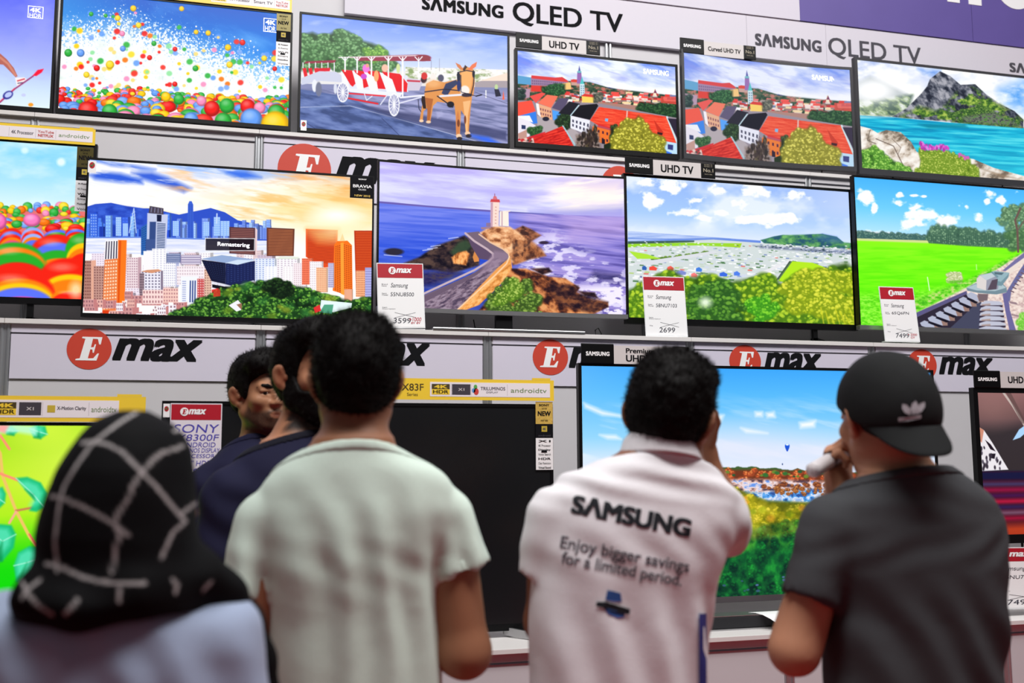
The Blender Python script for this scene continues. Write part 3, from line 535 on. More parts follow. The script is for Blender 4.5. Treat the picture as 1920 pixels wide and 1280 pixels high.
def pic_lake(p):
    p.view(1400, 0, 3.658)
    p.grad([(0, (176, 190, 226)), (0.3, (225, 230, 240)), (1, (240, 240, 240))]); p.clouds(300, 160, 3, 0.3, 0.6, (250, 250, 252)); p.poly([(1750, 620), (1920, 560), (1920, 760), (1800, 720)], (80, 150, 225), 0.9, 60); p.poly([(1180, 470), (1330, 480), (1300, 520), (1220, 500)], (80, 130, 215), 0.8, 20); p.clouds(120, 60, 9, 0.5, 0.75, (250, 250, 252), a=0.8)
    p.poly([(760, 560), (850, 520), (950, 560), (1100, 640), (1100, 780), (760, 760)], (150, 160, 165), 0.8, 15)
    p.tex(p.full([(760, 690), (900, 680), (1150, 640), (1100, 800), (760, 790)], 12), [(80, 100, 90), (150, 170, 130), (220, 225, 220)], 60, 30, 4, rot=0.4)
    mt = [(1000, 800), (1100, 740), (1200, 640), (1240, 590), (1260, 540), (1330, 486), (1400, 520), (1470, 580), (1570, 575), (1640, 640), (1740, 710), (1840, 760), (1902, 820), (1902, 880), (1400, 835)]
    p.tex(p.full(mt), [(44, 48, 60), (84, 88, 100), (128, 130, 140), (170, 170, 178)], 44, 26, 5, rot=0.8)
    g = [(1060, 800), (1180, 730), (1300, 760), (1380, 720), (1440, 640), (1560, 600), (1640, 650), (1760, 730), (1902, 830), (1902, 880), (1400, 835)]
    n = p.fbm(60, 40, 6, 4); p.tex(p.full(g, 20)*np.clip((n-0.38)/0.12, 0, 1), [(52, 84, 50), (104, 140, 62), (168, 188, 96)], 20, 14, 7); p.leafy([(1380, 780), (1600, 720), (1890, 840), (1880, 870), (1400, 830)], 90, 18, (36, 60, 40), (76, 112, 60), (140, 170, 90), 8, base=False); p.tex(p.full([(1480, 800), (1700, 770), (1880, 860), (1500, 840)], 10), [(60, 66, 66), (120, 124, 116), (90, 130, 70)], 12, 9, 9)
    p.ell(870, 620, 100, 60, (255, 255, 255), 1, 1.3); p.ell(870, 620, 200, 90, (255, 255, 255), 0.6, 1.6)
    lk = p.below([(760, 790), (1000, 803), (1400, 840), (1902, 880)], 3); p.put(lk, (40, 170, 205)); p.tex(lk, [(30, 140, 180), (44, 176, 206), (96, 208, 222)], 260, 14, 10, rot=0.06); p.put(lk*np.clip((p.y-900)/300, 0, 1)*0.5, (80, 205, 220)); p.poly([(1180, 850), (1500, 850), (1520, 875), (1250, 880)], (20, 120, 140), 0.7, 10); p.poly([(760, 792), (1010, 806), (760, 812)], (190, 230, 235), 0.7, 5)
    rk = [(770, 860), (850, 880), (900, 910), (960, 890), (1060, 905), (1130, 970), (1170, 1040), (1250, 1070), (1400, 1060), (1560, 1090), (1700, 1150), (1920, 1210), (1920, 1260), (770, 1200)]
    p.tex(p.full(rk), [(120, 108, 96), (196, 184, 170), (226, 218, 210), (240, 236, 230)], 60, 40, 11, rot=-0.4); p.line([(890, 950), (1010, 1000), (1100, 1180)], 6, (110, 96, 88)); p.line([(850, 890), (830, 960), (890, 985)], 5, (110, 100, 90)); p.line([(1000, 950), (1060, 1010), (1040, 1060)], 4, (130, 116, 106)); p.poly([(1600, 1150), (1850, 1220), (1750, 1215)], (150, 130, 110), 0.7, 6)
    p.leafy([(780, 1040), (880, 1000), (960, 1060), (1010, 1100), (1140, 1170), (1140, 1190), (780, 1170)], 110, 20, (60, 100, 44), (110, 170, 70), (180, 220, 120), 12)
    p.leafy([(1190, 1020), (1300, 1040), (1440, 1060), (1530, 1110), (1600, 1180), (1600, 1225), (1150, 1190), (1210, 1120)], 150, 18, (86, 110, 40), (150, 180, 70), (206, 214, 120), 13, asp=1.5)
    p.scatter([(1190, 975), (1300, 1000), (1400, 1000), (1390, 1030), (1200, 1020)], 60, 8, [(200, 90, 190), (224, 130, 214), (170, 70, 160)], 14, 1.4); p.scatter([(1440, 1040), (1530, 1080), (1520, 1100), (1450, 1070)], 16, 6, [(200, 110, 180)], 15, 1.3)
def pic_balls(p):
    p.view(0, 240, 3.368)
    p.grad([(0, (130, 205, 240)), (0.25, (175, 222, 246)), (0.45, (225, 242, 250)), (1, (240, 248, 250))]); p.clouds(300, 120, 2, 0.45, 0.8, (225, 242, 252), a=0.7); p.ell(155, 140, 22, 20, (225, 245, 255), 0.8, 0.8); p.ell(385, 213, 26, 24, (235, 250, 255), 0.9, 0.8); p.ell(100, 290, 30, 26, (200, 232, 250), 0.6, 0.8)
    p.poly([(-1500, 510), (540, 500), (540, 700), (-1500, 700)], (220, 120, 120))
    p.scatter([(-1500, 480), (540, 480), (540, 540), (-1500, 540)], 120, 24, BALLS, 3, 0.9, gloss=0.4); p.scatter([(-1500, 540), (540, 540), (540, 640), (-1500, 640)], 160, 34, BALLS, 4, 0.6, grow=([540, 640], [0.7, 1.1]), gloss=0.4)
    p.ball(200, 580, 55, (250, 130, 190), 0.6, 0.75); p.ball(-5, 590, 46, (245, 120, 185), 0.6, 1.1); p.ball(105, 606, 34, BALLS[2], 0.5, 0.7)
    R, Yw, G, B, K, O = (226, 46, 30), (250, 196, 30), (50, 165, 50), (100, 120, 235), (245, 80, 150), (240, 130, 30)
    for (cx, cy, rx, ry, cols) in [(70, 730, 90, 100, [R, B, R, O, K, G, Yw]), (205, 700, 75, 75, [(150, 170, 250), R, (160, 180, 250), O, B]), (360, 700, 90, 60, [B, G, R, Yw, R]), (480, 670, 70, 50, [R, B, R, O]), (350, 800, 165, 130, [R, R, B, B, G, G, O]), (520, 780, 110, 120, [G, G, Yw, O, R]), (90, 860, 200, 140, [G, O, G, G, R, R]), (430, 970, 200, 150, [R, R, R, Yw, O, O]), (110, 1040, 230, 150, [R, R, O, Yw, B, B, K]), (450, 1080, 130, 70, [O, R, R, G])]:
        for i, c in enumerate(cols):
            k = i/len(cols); p.ell(cx+rx*0.12*k, cy+ry*1.1*k, rx*(1-0.06*k), ry*(1-0.25*k), c, 1.0, 0.12)
        p.ell(cx-rx*0.2, cy-ry*0.62, rx*0.35, ry*0.16, (255, 220, 210), 0.35, 1.2)
    p.ell(478, 1020, 40, 50, (255, 230, 190), 0.8, 1.2)
def pic_city(p):
    p.view(0, 240, 3.368)
    p.grad([(0, (160, 190, 246)), (0.12, (232, 236, 250)), (0.3, (255, 250, 243)), (1, (252, 246, 242))])
    sky = np.clip((640-p.y)/60, 0, 1)
    p.put(np.clip((p.x-1000)/900, 0, 1)*sky*np.clip((p.y-230)/200, 0.2, 1)*0.75, (255, 220, 150)); p.clouds(420, 60, 3, 0.42, 0.66, (255, 250, 245), sky, 0.95, rot=0.12)
    for q, c in [([(560, 295), (640, 272), (760, 285), (890, 320), (900, 350), (760, 340), (600, 320)], (52, 92, 205)), ([(830, 278), (960, 278), (1060, 310), (1210, 380), (1160, 405), (1000, 350), (900, 320)], (60, 96, 205)), ([(610, 205), (780, 220), (980, 260), (900, 262), (700, 235)], (70, 110, 215)), ([(1380, 258), (1560, 270), (1650, 310), (1520, 320), (1430, 285)], (70, 116, 220)), ([(1000, 235), (1150, 240), (1300, 258), (1200, 262)], (150, 180, 235))]: p.poly(q, c, 0.95, 16)
    p.clouds(300, 40, 7, 0.52, 0.72, (255, 190, 120), sky*np.clip((p.x-850)/300, 0, 1), 0.75, rot=0.15); p.clouds(200, 34, 9, 0.55, 0.75, (255, 250, 240), sky, 0.8, rot=0.12)
    p.view(400, 270, 3.46); p.ell(790, 470, 230, 110, (255, 252, 236), 0.95, 1.5); p.ell(860, 400, 330, 170, (255, 190, 100), 0.5, 1.6); p.ell(800, 470, 130, 60, (255, 254, 246), 0.95, 1.5); p.clouds(240, 40, 10, 0.5, 0.7, (250, 160, 80), np.clip((430-p.y)/150, 0, 1)*np.clip((p.x-200)/200, 0, 1), 0.6, rot=0.1)
    p.view(0, 240, 3.368)
    p.poly([(530, 500), (600, 478), (700, 470), (800, 492), (900, 505), (960, 505), (1060, 530), (1130, 545), (1200, 530), (1330, 503), (1420, 530), (1500, 580), (1640, 610), (1760, 640), (1760, 710), (530, 710)], (58, 88, 190)); p.tex(p.full([(530, 520), (700, 480), (900, 510), (900, 640), (530, 640)], 10), [(44, 70, 170), (70, 104, 205)], 60, 30, 4)
    rng = np.random.default_rng(5)
    for i in range(74):
        x = 540+rng.random()*1200; far = x > 1060; w_ = 14+rng.random()*26; h = 50+rng.random()*(110 if not far else 80); yb = 690+0.01*(x-540)
        c = np.array([(46, 80, 190), (84, 128, 225), (130, 170, 240), (70, 104, 210), (40, 66, 160)][rng.integers(5)]); c = c if not far else c*0.55+np.array((190, 205, 240))*0.45
        p.bldg(x, x+w_, yb-h, yb, tuple(c), w_*0.3, tuple(c*0.75), 2, 7, tuple(np.clip(c*1.35, 0, 255)), fu=0.6, fv=0.4, a=0.5)
    for x0, x1, yt in [(570, 612, 540), (730, 765, 560), (775, 808, 600), (1090, 1130, 585), (1285, 1322, 590), (1350, 1390, 560), (1392, 1450, 585)]: p.bldg(x0, x1, yt, 680, (150, 185, 240) if x0 > 700 else (70, 112, 215), 6, (60, 90, 190), 3, 8, (210, 228, 250), a=0.6)
    p.line([(815, 660), (845, 505), (860, 660)], 5, (200, 220, 250)); p.line([(1368, 600), (1370, 540)], 8, (200, 215, 245)); [p.line([(822+i*2, 640-i*20), (856-i, 625-i*20)], 3, (200, 220, 250)) for i in range(6)]
    p.poly([(1184, 700), (1186, 480), (1196, 460), (1210, 460), (1220, 482), (1222, 700)], (70, 104, 200)); p.windows([(1188, 480), (1218, 480), (1220, 690), (1186, 690)], 2, 22, (44, 70, 160), 0.7, 0.4, 0.7)
    p.poly([(530, 690), (900, 690), (1760, 712), (1760, 800), (530, 790)], (226, 228, 244)); p.tex(p.full([(530, 695), (1760, 715), (1760, 800), (530, 790)]), [(205, 212, 240), (240, 240, 250)], 200, 8, 8); p.line([(530, 690), (900, 688), (1500, 706)], 9, (110, 140, 215))
    # foreground towers
    p.poly([(890, 625), (930, 600), (925, 800), (890, 800)], (56, 104, 170)); p.poly([(930, 535), (1060, 545), (1048, 780), (925, 780)], (196, 202, 226)); p.poly([(945, 490), (1032, 505), (1032, 545), (938, 535)], (78, 70, 84)); p.windows([(948, 495), (1030, 508), (1030, 540), (942, 530)], 4, 1, (140, 140, 170), 0.2, 0.9); p.poly([(990, 545), (1020, 547), (1018, 590), (990, 588)], (30, 34, 60)); p.poly([(945, 590), (985, 590), (980, 770), (940, 770)], (60, 80, 130)); p.windows([(985, 595), (1052, 600), (1046, 770), (982, 765)], 1, 16, (60, 80, 120), 0.8, 0.5); p.poly([(920, 700), (980, 700), (975, 770), (918, 770)], (70, 90, 140))
    p.windows([(893, 630), (925, 610), (922, 790), (892, 790)], 3, 12, (30, 60, 120), 0.5, 0.4)
    for i in range(64):
        x = 520+rng.random()*1240; y = 770+rng.random()*190; w_ = 40+rng.random()*60; c = [(236, 226, 236), (246, 240, 246), (226, 206, 206), (205, 190, 205), (250, 246, 250)][rng.integers(5)]
        p.bldg(x, x+w_, y, y+130, c, w_*0.25, tuple(np.array(c)*0.72), 5, 9, (150, 130, 156), fu=0.5, fv=0.4, a=0.6)
    p.bldg(520, 575, 835, 1080, (176, 132, 120), 30, (220, 170, 150), 4, 12, (100, 60, 60)); p.bldg(590, 655, 870, 1100, (190, 150, 140), 20, (120, 84, 84), 4, 14, (110, 70, 70))
    p.bldg(800, 870, 815, 1010, (232, 216, 220), 22, (190, 160, 170), 5, 12, (150, 110, 130)); p.bldg(905, 960, 775, 900, (240, 238, 240), 0, None, 0); p.bldg(960, 1050, 760, 930, (250, 248, 250), 0, None, 4, 12, (190, 190, 210))
    p.poly([(665, 710), (745, 705), (742, 825), (655, 830)], (245, 240, 246)); p.windows([(665, 712), (745, 708), (742, 825), (658, 830)], 5, 1, (40, 36, 60), 0.45, 0.95); p.poly([(660, 830), (745, 822), (738, 1150), (645, 1165)], (222, 132, 84)); p.windows([(662, 835), (742, 828), (736, 1140), (648, 1150)], 5, 15, (250, 224, 200), 0.55, 0.45); p.poly([(745, 705), (800, 706), (786, 1130), (738, 1150)], (244, 124, 44)); p.poly([(750, 710), (765, 710), (752, 1140), (740, 1145)], (210, 90, 30)); p.poly([(645, 1150), (690, 1150), (680, 1195), (650, 1200)], (206, 70, 30))
    p.bldg(890, 1015, 900, 1030, (232, 230, 240), 14, (130, 120, 140), 6, 7, (90, 84, 110)); p.poly([(890, 905), (925, 895), (1000, 890), (1020, 900), (960, 915)], (206, 150, 120)); p.bldg(880, 910, 915, 1060, (150, 130, 140), 0, None, 3, 9, (60, 50, 60))
    p.bldg(1030, 1110, 845, 1000, (246, 244, 250), 20, (176, 180, 210), 6, 10, (170, 170, 196)); p.bldg(1115, 1330, 870, 990, (240, 232, 236), 0, None, 14, 6, (190, 170, 180)); p.bldg(1140, 1250, 935, 1110, (236, 238, 250), 0, None, 0, 0); p.windows([(1195, 960), (1240, 960), (1238, 1100), (1192, 1100)], 3, 1, (50, 70, 130), 0.55, 0.98); p.windows([(1145, 960), (1180, 960), (1178, 1095), (1145, 1095)], 1, 10, (150, 160, 200), 0.7, 0.4); p.bldg(1245, 1290, 950, 1090, (190, 80, 80), 44, (96, 96, 130), 3, 9, (236, 220, 220)); p.bldg(1290, 1335, 890, 1080, (224, 190, 170), 0, None, 3, 12, (130, 90, 90))
    for i in range(26):
        x = 520+rng.random()*620; y = 1030+rng.random()*150; w_ = 40+rng.random()*60; c = [(246, 226, 220), (250, 240, 240), (226, 180, 170), (200, 150, 150), (240, 236, 246)][rng.integers(5)]; p.bldg(x, x+w_, y, y+50, c, w_*0.3, (190, 130, 130), 4, 2, (130, 90, 100))
    p.bldg(900, 1030, 1020, 1110, (240, 214, 210), 30, (200, 150, 150), 7, 3, (150, 100, 110)); p.bldg(1030, 1125, 1010, 1100, (236, 200, 190), 0, None, 6, 4, (160, 110, 120))
    p.poly([(1448, 622), (1520, 626), (1612, 628), (1612, 800), (1448, 790)], (94, 62, 66)); p.windows([(1452, 630), (1608, 634), (1608, 795), (1452, 786)], 1, 14, (170, 116, 104), 0.96, 0.34, 0.8, 'bars'); p.poly([(1612, 626), (1625, 640), (1622, 790), (1612, 800)], (230, 206, 206))
    p.bldg(1050, 1140, 790, 850, (70, 84, 130), 0, None, 1, 5, (210, 215, 235), fu=0.95, mode='bars'); p.bldg(1140, 1270, 800, 860, (150, 140, 170), 0, None, 1, 4, (236, 230, 240), fu=0.95, mode='bars'); p.poly([(1270, 825), (1400, 800), (1620, 830), (1420, 850)], (150, 170, 205)); p.poly([(1272, 830), (1424, 850), (1424, 985), (1335, 965), (1290, 870)], (26, 30, 56)); p.poly([(1424, 852), (1622, 838), (1622, 960), (1480, 1000), (1424, 985)], (34, 42, 84)); p.windows([(1276, 840), (1420, 858), (1420, 970), (1340, 950)], 8, 9, (70, 90, 140), 0.4, 0.3, 0.5); p.windows([(1430, 860), (1618, 846), (1618, 950), (1430, 980)], 9, 9, (80, 100, 160), 0.4, 0.3, 0.55); p.poly([(1424, 850), (1500, 830), (1622, 832), (1500, 862)], (206, 220, 236)); p.line([(1340, 975), (1480, 1002), (1600, 965)], 9, (214, 216, 230)); p.poly([(1340, 985), (1480, 1010), (1400, 1020), (1340, 1005)], (20, 20, 30)); p.poly([(1336, 1020), (1380, 1010), (1386, 1060), (1340, 1066)], (214, 60, 56))
    # right-hand towers, seen against the sun
    p.view(400, 270, 3.46)
    p.poly([(346, 540), (528, 548), (522, 725), (346, 725)], (104, 62, 50)); p.windows([(350, 548), (524, 554), (520, 722), (350, 720)], 1, 17, (214, 140, 96), 0.98, 0.36, 0.8, 'bars')
    p.poly([(600, 548), (808, 556), (800, 790), (720, 800), (600, 730)], (214, 84, 44)); p.poly([(610, 550), (808, 556), (804, 640), (680, 640)], (255, 160, 80), 0.7, 30); p.windows([(604, 556), (804, 562), (798, 780), (604, 760)], 1, 22, (120, 44, 30), 0.98, 0.36, 0.65, 'bars'); p.ell(790, 560, 130, 60, (255, 236, 190), 0.6, 1.6)
    p.poly([(914, 560), (1034, 560), (1030, 960), (926, 960)], (170, 58, 32)); p.windows([(918, 566), (1032, 566), (1030, 830), (922, 830)], 1, 24, (236, 116, 60), 0.98, 0.4, 0.75, 'bars')
    p.poly([(785, 650), (805, 628), (870, 625), (900, 655), (905, 990), (775, 950)], (232, 120, 44)); p.windows([(790, 660), (826, 650), (830, 970), (785, 945)], 3, 26, (130, 52, 24), 0.5, 0.4); p.windows([(845, 645), (898, 660), (902, 980), (845, 970)], 4, 26, (150, 60, 24), 0.5, 0.4); p.poly([(826, 640), (846, 636), (850, 980), (828, 970)], (250, 160, 70)); p.poly([(820, 630), (838, 578), (856, 630)], (250, 190, 120), 0.5)
    for x0, x1, yt, yb, c, wc in [(270, 400, 740, 900, (226, 232, 248), (110, 130, 190)), (330, 470, 790, 940, (246, 246, 252), (190, 196, 220)), (410, 545, 740, 900, (244, 240, 246), (170, 150, 170)), (450, 560, 790, 930, (250, 246, 248), (206, 190, 200)), (520, 600, 770, 930, (242, 232, 236), (180, 150, 160)), (575, 640, 740, 910, (236, 130, 100), (150, 60, 50)), (625, 705, 760, 940, (246, 240, 244), (190, 170, 180)), (668, 735, 800, 960, (244, 196, 160), (180, 100, 80)), (745, 780, 770, 930, (206, 200, 226), (90, 90, 130)), (925, 985, 820, 990, (240, 180, 140), (150, 70, 50)), (985, 1030, 800, 1000, (180, 180, 226), (90, 90, 140)), (850, 900, 940, 1030, (246, 190, 160), (150, 70, 60))]: p.bldg(x0, x1, yt, yb, c, (x1-x0)*0.12, tuple(np.array(c)*0.75), 6, 12, wc, fu=0.5, fv=0.45, a=0.7)
    p.poly([(400, 745), (430, 730), (560, 730), (545, 745)], (220, 226, 214))
    p.view(0, 240, 3.368); tr = [(1040, 1215), (1130, 1170), (1230, 1130), (1330, 1070), (1420, 1030), (1540, 990), (1690, 950), (1760, 960), (1760, 1230)]
    p.view(400, 270, 3.46); tr2 = [(-345, 1140), (-270, 1100), (-140, 1040), (-40, 990), (80, 930), (240, 900), (330, 890), (420, 880), (500, 920), (600, 930), (680, 970), (760, 990), (870, 1010), (900, 1030), (960, 1000), (1034, 1000), (1034, 1175), (-345, 1150)]
    p.leafy(tr2, 430, 27, (20, 42, 22), (44, 92, 40), (132, 184, 80), 21); p.scatter(tr2, 26, 30, [(120, 150, 50), (160, 170, 60), (60, 120, 60)], 22, 0.6, 0.9, a=0.6); p.leafy([(330, 900), (420, 870), (500, 920), (520, 960), (380, 990)], 26, 30, (12, 24, 16), (24, 44, 24), (50, 76, 40), 23)
    p.poly([(100, 1045), (160, 1010), (185, 1040), (180, 1075), (150, 1085)], (236, 236, 240)); p.poly([(150, 1040), (185, 1030), (184, 1075)], (150, 110, 90)); p.poly([(700, 1010), (900, 1030), (895, 1060), (780, 1090), (690, 1085)], (226, 240, 246)); p.poly([(690, 1090), (720, 1040), (780, 1040), (770, 1100)], (90, 160, 130)); p.poly([(650, 1060), (690, 1040), (700, 1080), (660, 1095)], (210, 60, 60)); p.poly([(0, 955), (45, 940), (46, 985), (0, 990)], (210, 60, 50), 0.8)
    p.poly([(-52, 610), (268, 610), (268, 690), (-52, 690)], (20, 16, 26), 0.82)
    for a, b in [((-52, 610), (268, 612)), ((268, 612), (266, 690)), ((266, 690), (-52, 690)), ((-52, 690), (-52, 610))]: p.line([a, b], 4, (235, 235, 240))
def pic_lighthouse(p):
    p.view(800, 270, 3.282)
    p.grad([(0, (190, 180, 235)), (0.3, (185, 185, 240)), (0.45, (150, 155, 225)), (1, (120, 130, 200))]); sky = np.clip((440-p.y)/30, 0, 1)
    p.clouds(420, 50, 3, 0.35, 0.65, (222, 222, 250), sky, 0.95, rot=0.1); p.poly([(780, 260), (900, 215), (1215, 210), (1215, 400), (1000, 400), (860, 360)], (252, 236, 230), 0.8, 60); p.clouds(300, 36, 5, 0.5, 0.7, (255, 246, 236), sky*np.clip((p.x-600)/300, 0, 1), 0.9, rot=-0.1); p.poly([(640, 400), (1220, 380), (1220, 450), (640, 440)], (140, 140, 215), 0.6, 20)
    sea = p.below([(-320, 352), (0, 372), (500, 408), (850, 430), (1230, 446)], 3); p.grad([(0, (140, 146, 226)), (0.3, (112, 126, 220)), (0.6, (60, 90, 205)), (1, (50, 64, 140))], np.clip((p.y-360)/500, 0, 1), sea)
    p.put(sea*np.clip((p.x-500)/300, 0, 1)*0.6, (150, 136, 205)); p.tex(sea*np.clip((p.x-450)/200, 0, 1)*0.75, [(96, 84, 150), (150, 136, 204), (190, 170, 220)], 320, 22, 8, rot=0.12); p.tex(sea*np.clip((500-p.x)/200, 0, 1)*0.4, [(40, 76, 200), (120, 140, 230)], 300, 14, 9, rot=0.05)
    p.poly([(850, 450), (1230, 450), (1230, 560), (900, 560)], (206, 180, 225), 0.5, 40); p.poly([(-320, 348), (-200, 356), (0, 372), (430, 400), (850, 430), (500, 416), (0, 382), (-320, 360)], (110, 100, 170)); p.line([(520, 410), (730, 424)], 6, (110, 110, 176))
    p.tex(p.full([(1040, 780), (1210, 800), (1210, 850), (1000, 830)], 20)*0.9, [(50, 46, 90), (90, 84, 140)], 100, 20, 10)
    foam = np.clip((p.fbm(70, 26, 11, 5)-0.5)/0.1, 0, 1); fm = p.full([(520, 740), (680, 560), (800, 540), (900, 620), (1230, 760), (1230, 1080), (1000, 1070), (800, 900)], 40); p.put(fm*foam*0.9, (226, 220, 244)); p.put(p.full([(930, 870), (1230, 850), (1230, 1075), (1020, 1070), (960, 950)], 30)*np.clip((p.fbm(40, 20, 12, 4)-0.42)/0.1, 0, 1), (236, 230, 248)); p.put(p.full([(540, 740), (700, 730), (840, 800), (700, 800)], 15)*np.clip((p.fbm(50, 14, 13, 4)-0.4)/0.1, 0, 1), (240, 234, 250))
    # dark rocks on the left
    p.tex(p.full([(-140, 730), (-40, 690), (60, 620), (150, 590), (240, 555), (330, 620), (330, 740), (160, 790), (40, 770), (-120, 770)], 6), [(26, 22, 34), (60, 48, 50), (90, 72, 66)], 40, 24, 14); p.tex(p.full([(-260, 850), (-100, 790), (120, 770), (220, 790), (60, 860), (-160, 900)], 20), [(36, 34, 80), (60, 56, 100), (80, 70, 80)], 50, 20, 15); p.ell(-200, 660, 60, 22, (50, 46, 60), 1, 0.4); p.line([(-260, 680), (-150, 688)], 6, (220, 220, 240), 0.7); p.poly([(150, 660), (200, 600), (250, 580), (290, 620), (260, 650), (170, 680)], (60, 80, 60), 0.9, 10); p.tex(p.full([(158, 690), (200, 660), (250, 650), (272, 670), (250, 740), (170, 730)], 4), [(150, 90, 50), (230, 160, 100), (246, 190, 130)], 16, 34, 16); p.poly([(290, 690), (305, 640), (325, 650), (330, 715), (300, 720)], (206, 140, 84))
    for x, y in [(60, 625), (170, 575), (40, 640), (10, 650)]: p.line([(x-30, y), (x+30, y-8)], 6, (220, 224, 246), 0.7)
    # island rock
    p.tex(p.full([(545, 520), (600, 495), (650, 515), (715, 555), (640, 600), (560, 580)], 4), [(70, 48, 44), (140, 92, 70), (176, 120, 90)], 30, 20, 17); p.tex(p.full([(330, 540), (380, 510), (430, 495), (520, 500), (580, 540), (640, 590), (690, 630), (740, 680), (640, 700), (540, 740), (500, 660), (400, 600)], 5), [(130, 80, 54), (214, 158, 116), (242, 200, 160)], 44, 30, 18); p.tex(p.full([(540, 580), (660, 590), (720, 640), (745, 682), (640, 705), (560, 735), (530, 700)], 6)*0.8, [(60, 36, 34), (150, 96, 66), (190, 130, 90)], 26, 30, 19)
    p.poly([(402, 345), (455, 345), (452, 500), (400, 500)], (240, 216, 206)); p.poly([(402, 350), (416, 350), (414, 500), (400, 500)], (196, 160, 176)); p.windows([(418, 370), (450, 370), (448, 490), (416, 490)], 1, 6, (206, 160, 150), 0.3, 0.3); p.poly([(404, 330), (456, 332), (460, 350), (398, 348)], (196, 80, 84)); p.poly([(414, 332), (420, 312), (436, 312), (444, 332)], (206, 120, 130)); p.line([(427, 312), (427, 298)], 4, (150, 70, 90)); p.poly([(458, 405), (512, 402), (514, 498), (456, 495)], (246, 232, 220)); p.line([(472, 410), (472, 495)], 8, (196, 170, 180)); p.poly([(374, 478), (402, 476), (402, 500), (374, 500)], (140, 120, 150)); p.poly([(340, 505), (410, 500), (400, 512), (345, 518)], (160, 130, 140)); p.line([(500, 408), (520, 404)], 8, (236, 220, 214))
    # causeway
    p.poly([(240, 540), (330, 530), (345, 560), (400, 600), (480, 640), (520, 680), (524, 740), (500, 790), (170, 1040), (-330, 1180), (-330, 1060), (0, 920), (300, 790), (410, 700), (400, 660), (330, 610), (270, 570)], (120, 104, 120)); p.tex(p.full([(-330, 1060), (0, 960), (330, 770), (440, 690), (500, 720), (180, 1030), (-330, 1180)], 4), [(84, 72, 92), (130, 112, 128), (160, 144, 160)], 26, 10, 20, rot=-0.45)
    p.poly([(250, 545), (320, 600), (400, 645), (425, 680), (410, 710), (330, 700), (280, 620)], (96, 80, 104)); p.line([(245, 542), (300, 590), (380, 640), (416, 668), (416, 690), (390, 715), (300, 770), (0, 910), (-330, 1060)], 13, (196, 176, 184)); p.poly([(-330, 1080), (0, 928), (300, 786), (410, 715), (395, 740), (300, 810), (0, 965), (-330, 1110)], (110, 94, 112)); p.poly([(425, 650), (500, 660), (520, 690), (400, 770), (330, 800)], (150, 130, 150), 0.7, 8)
    p.line([(330, 548), (400, 598), (480, 640), (512, 668), (518, 690)], 9, (226, 190, 160)); p.poly([(518, 672), (530, 720), (538, 790), (470, 850), (380, 940), (180, 1042), (170, 1040), (440, 760), (510, 700)], (226, 160, 96)); p.tex(p.full([(518, 690), (538, 790), (470, 850), (330, 985), (180, 1042), (340, 880), (510, 740)]), [(196, 130, 70), (230, 166, 100), (250, 190, 130)], 30, 14, 21, rot=-0.6); p.line([(518, 685), (500, 730), (430, 800), (170, 1038)], 8, (244, 206, 170))
    # near rocks and grass
    p.tex(p.full([(530, 760), (620, 760), (760, 810), (860, 820), (950, 880), (930, 910), (1030, 960), (1120, 970), (1125, 1000), (1040, 1040), (1000, 1062), (300, 1050), (480, 850)], 4), [(50, 30, 34), (120, 72, 50), (196, 130, 86), (220, 160, 110)], 60, 40, 22, rot=0.5); p.tex(p.full([(760, 850), (940, 870), (930, 905), (1120, 970), (1040, 1040), (860, 1000), (780, 930)], 10)*0.85, [(34, 22, 34), (70, 46, 46), (130, 84, 60)], 40, 26, 23); p.tex(p.full([(650, 760), (760, 755), (780, 780), (720, 800)], 5), [(40, 28, 36), (90, 60, 56)], 20, 14, 24); p.tex(p.full([(940, 900), (1040, 910), (1060, 945), (980, 930)], 5), [(36, 26, 36), (80, 54, 50)], 20, 14, 25); p.ell(730, 600, 30, 10, (60, 48, 70), 1, 0.5)
    p.leafy([(330, 1040), (430, 900), (520, 820), (620, 830), (680, 900), (720, 990), (700, 1052), (330, 1048)], 100, 28, (40, 54, 28), (84, 120, 50), (150, 176, 90), 26, base=False); p.leafy([(420, 960), (540, 830), (600, 880), (500, 980)], 30, 26, (60, 90, 30), (110, 150, 50), (180, 200, 110), 27, base=False)
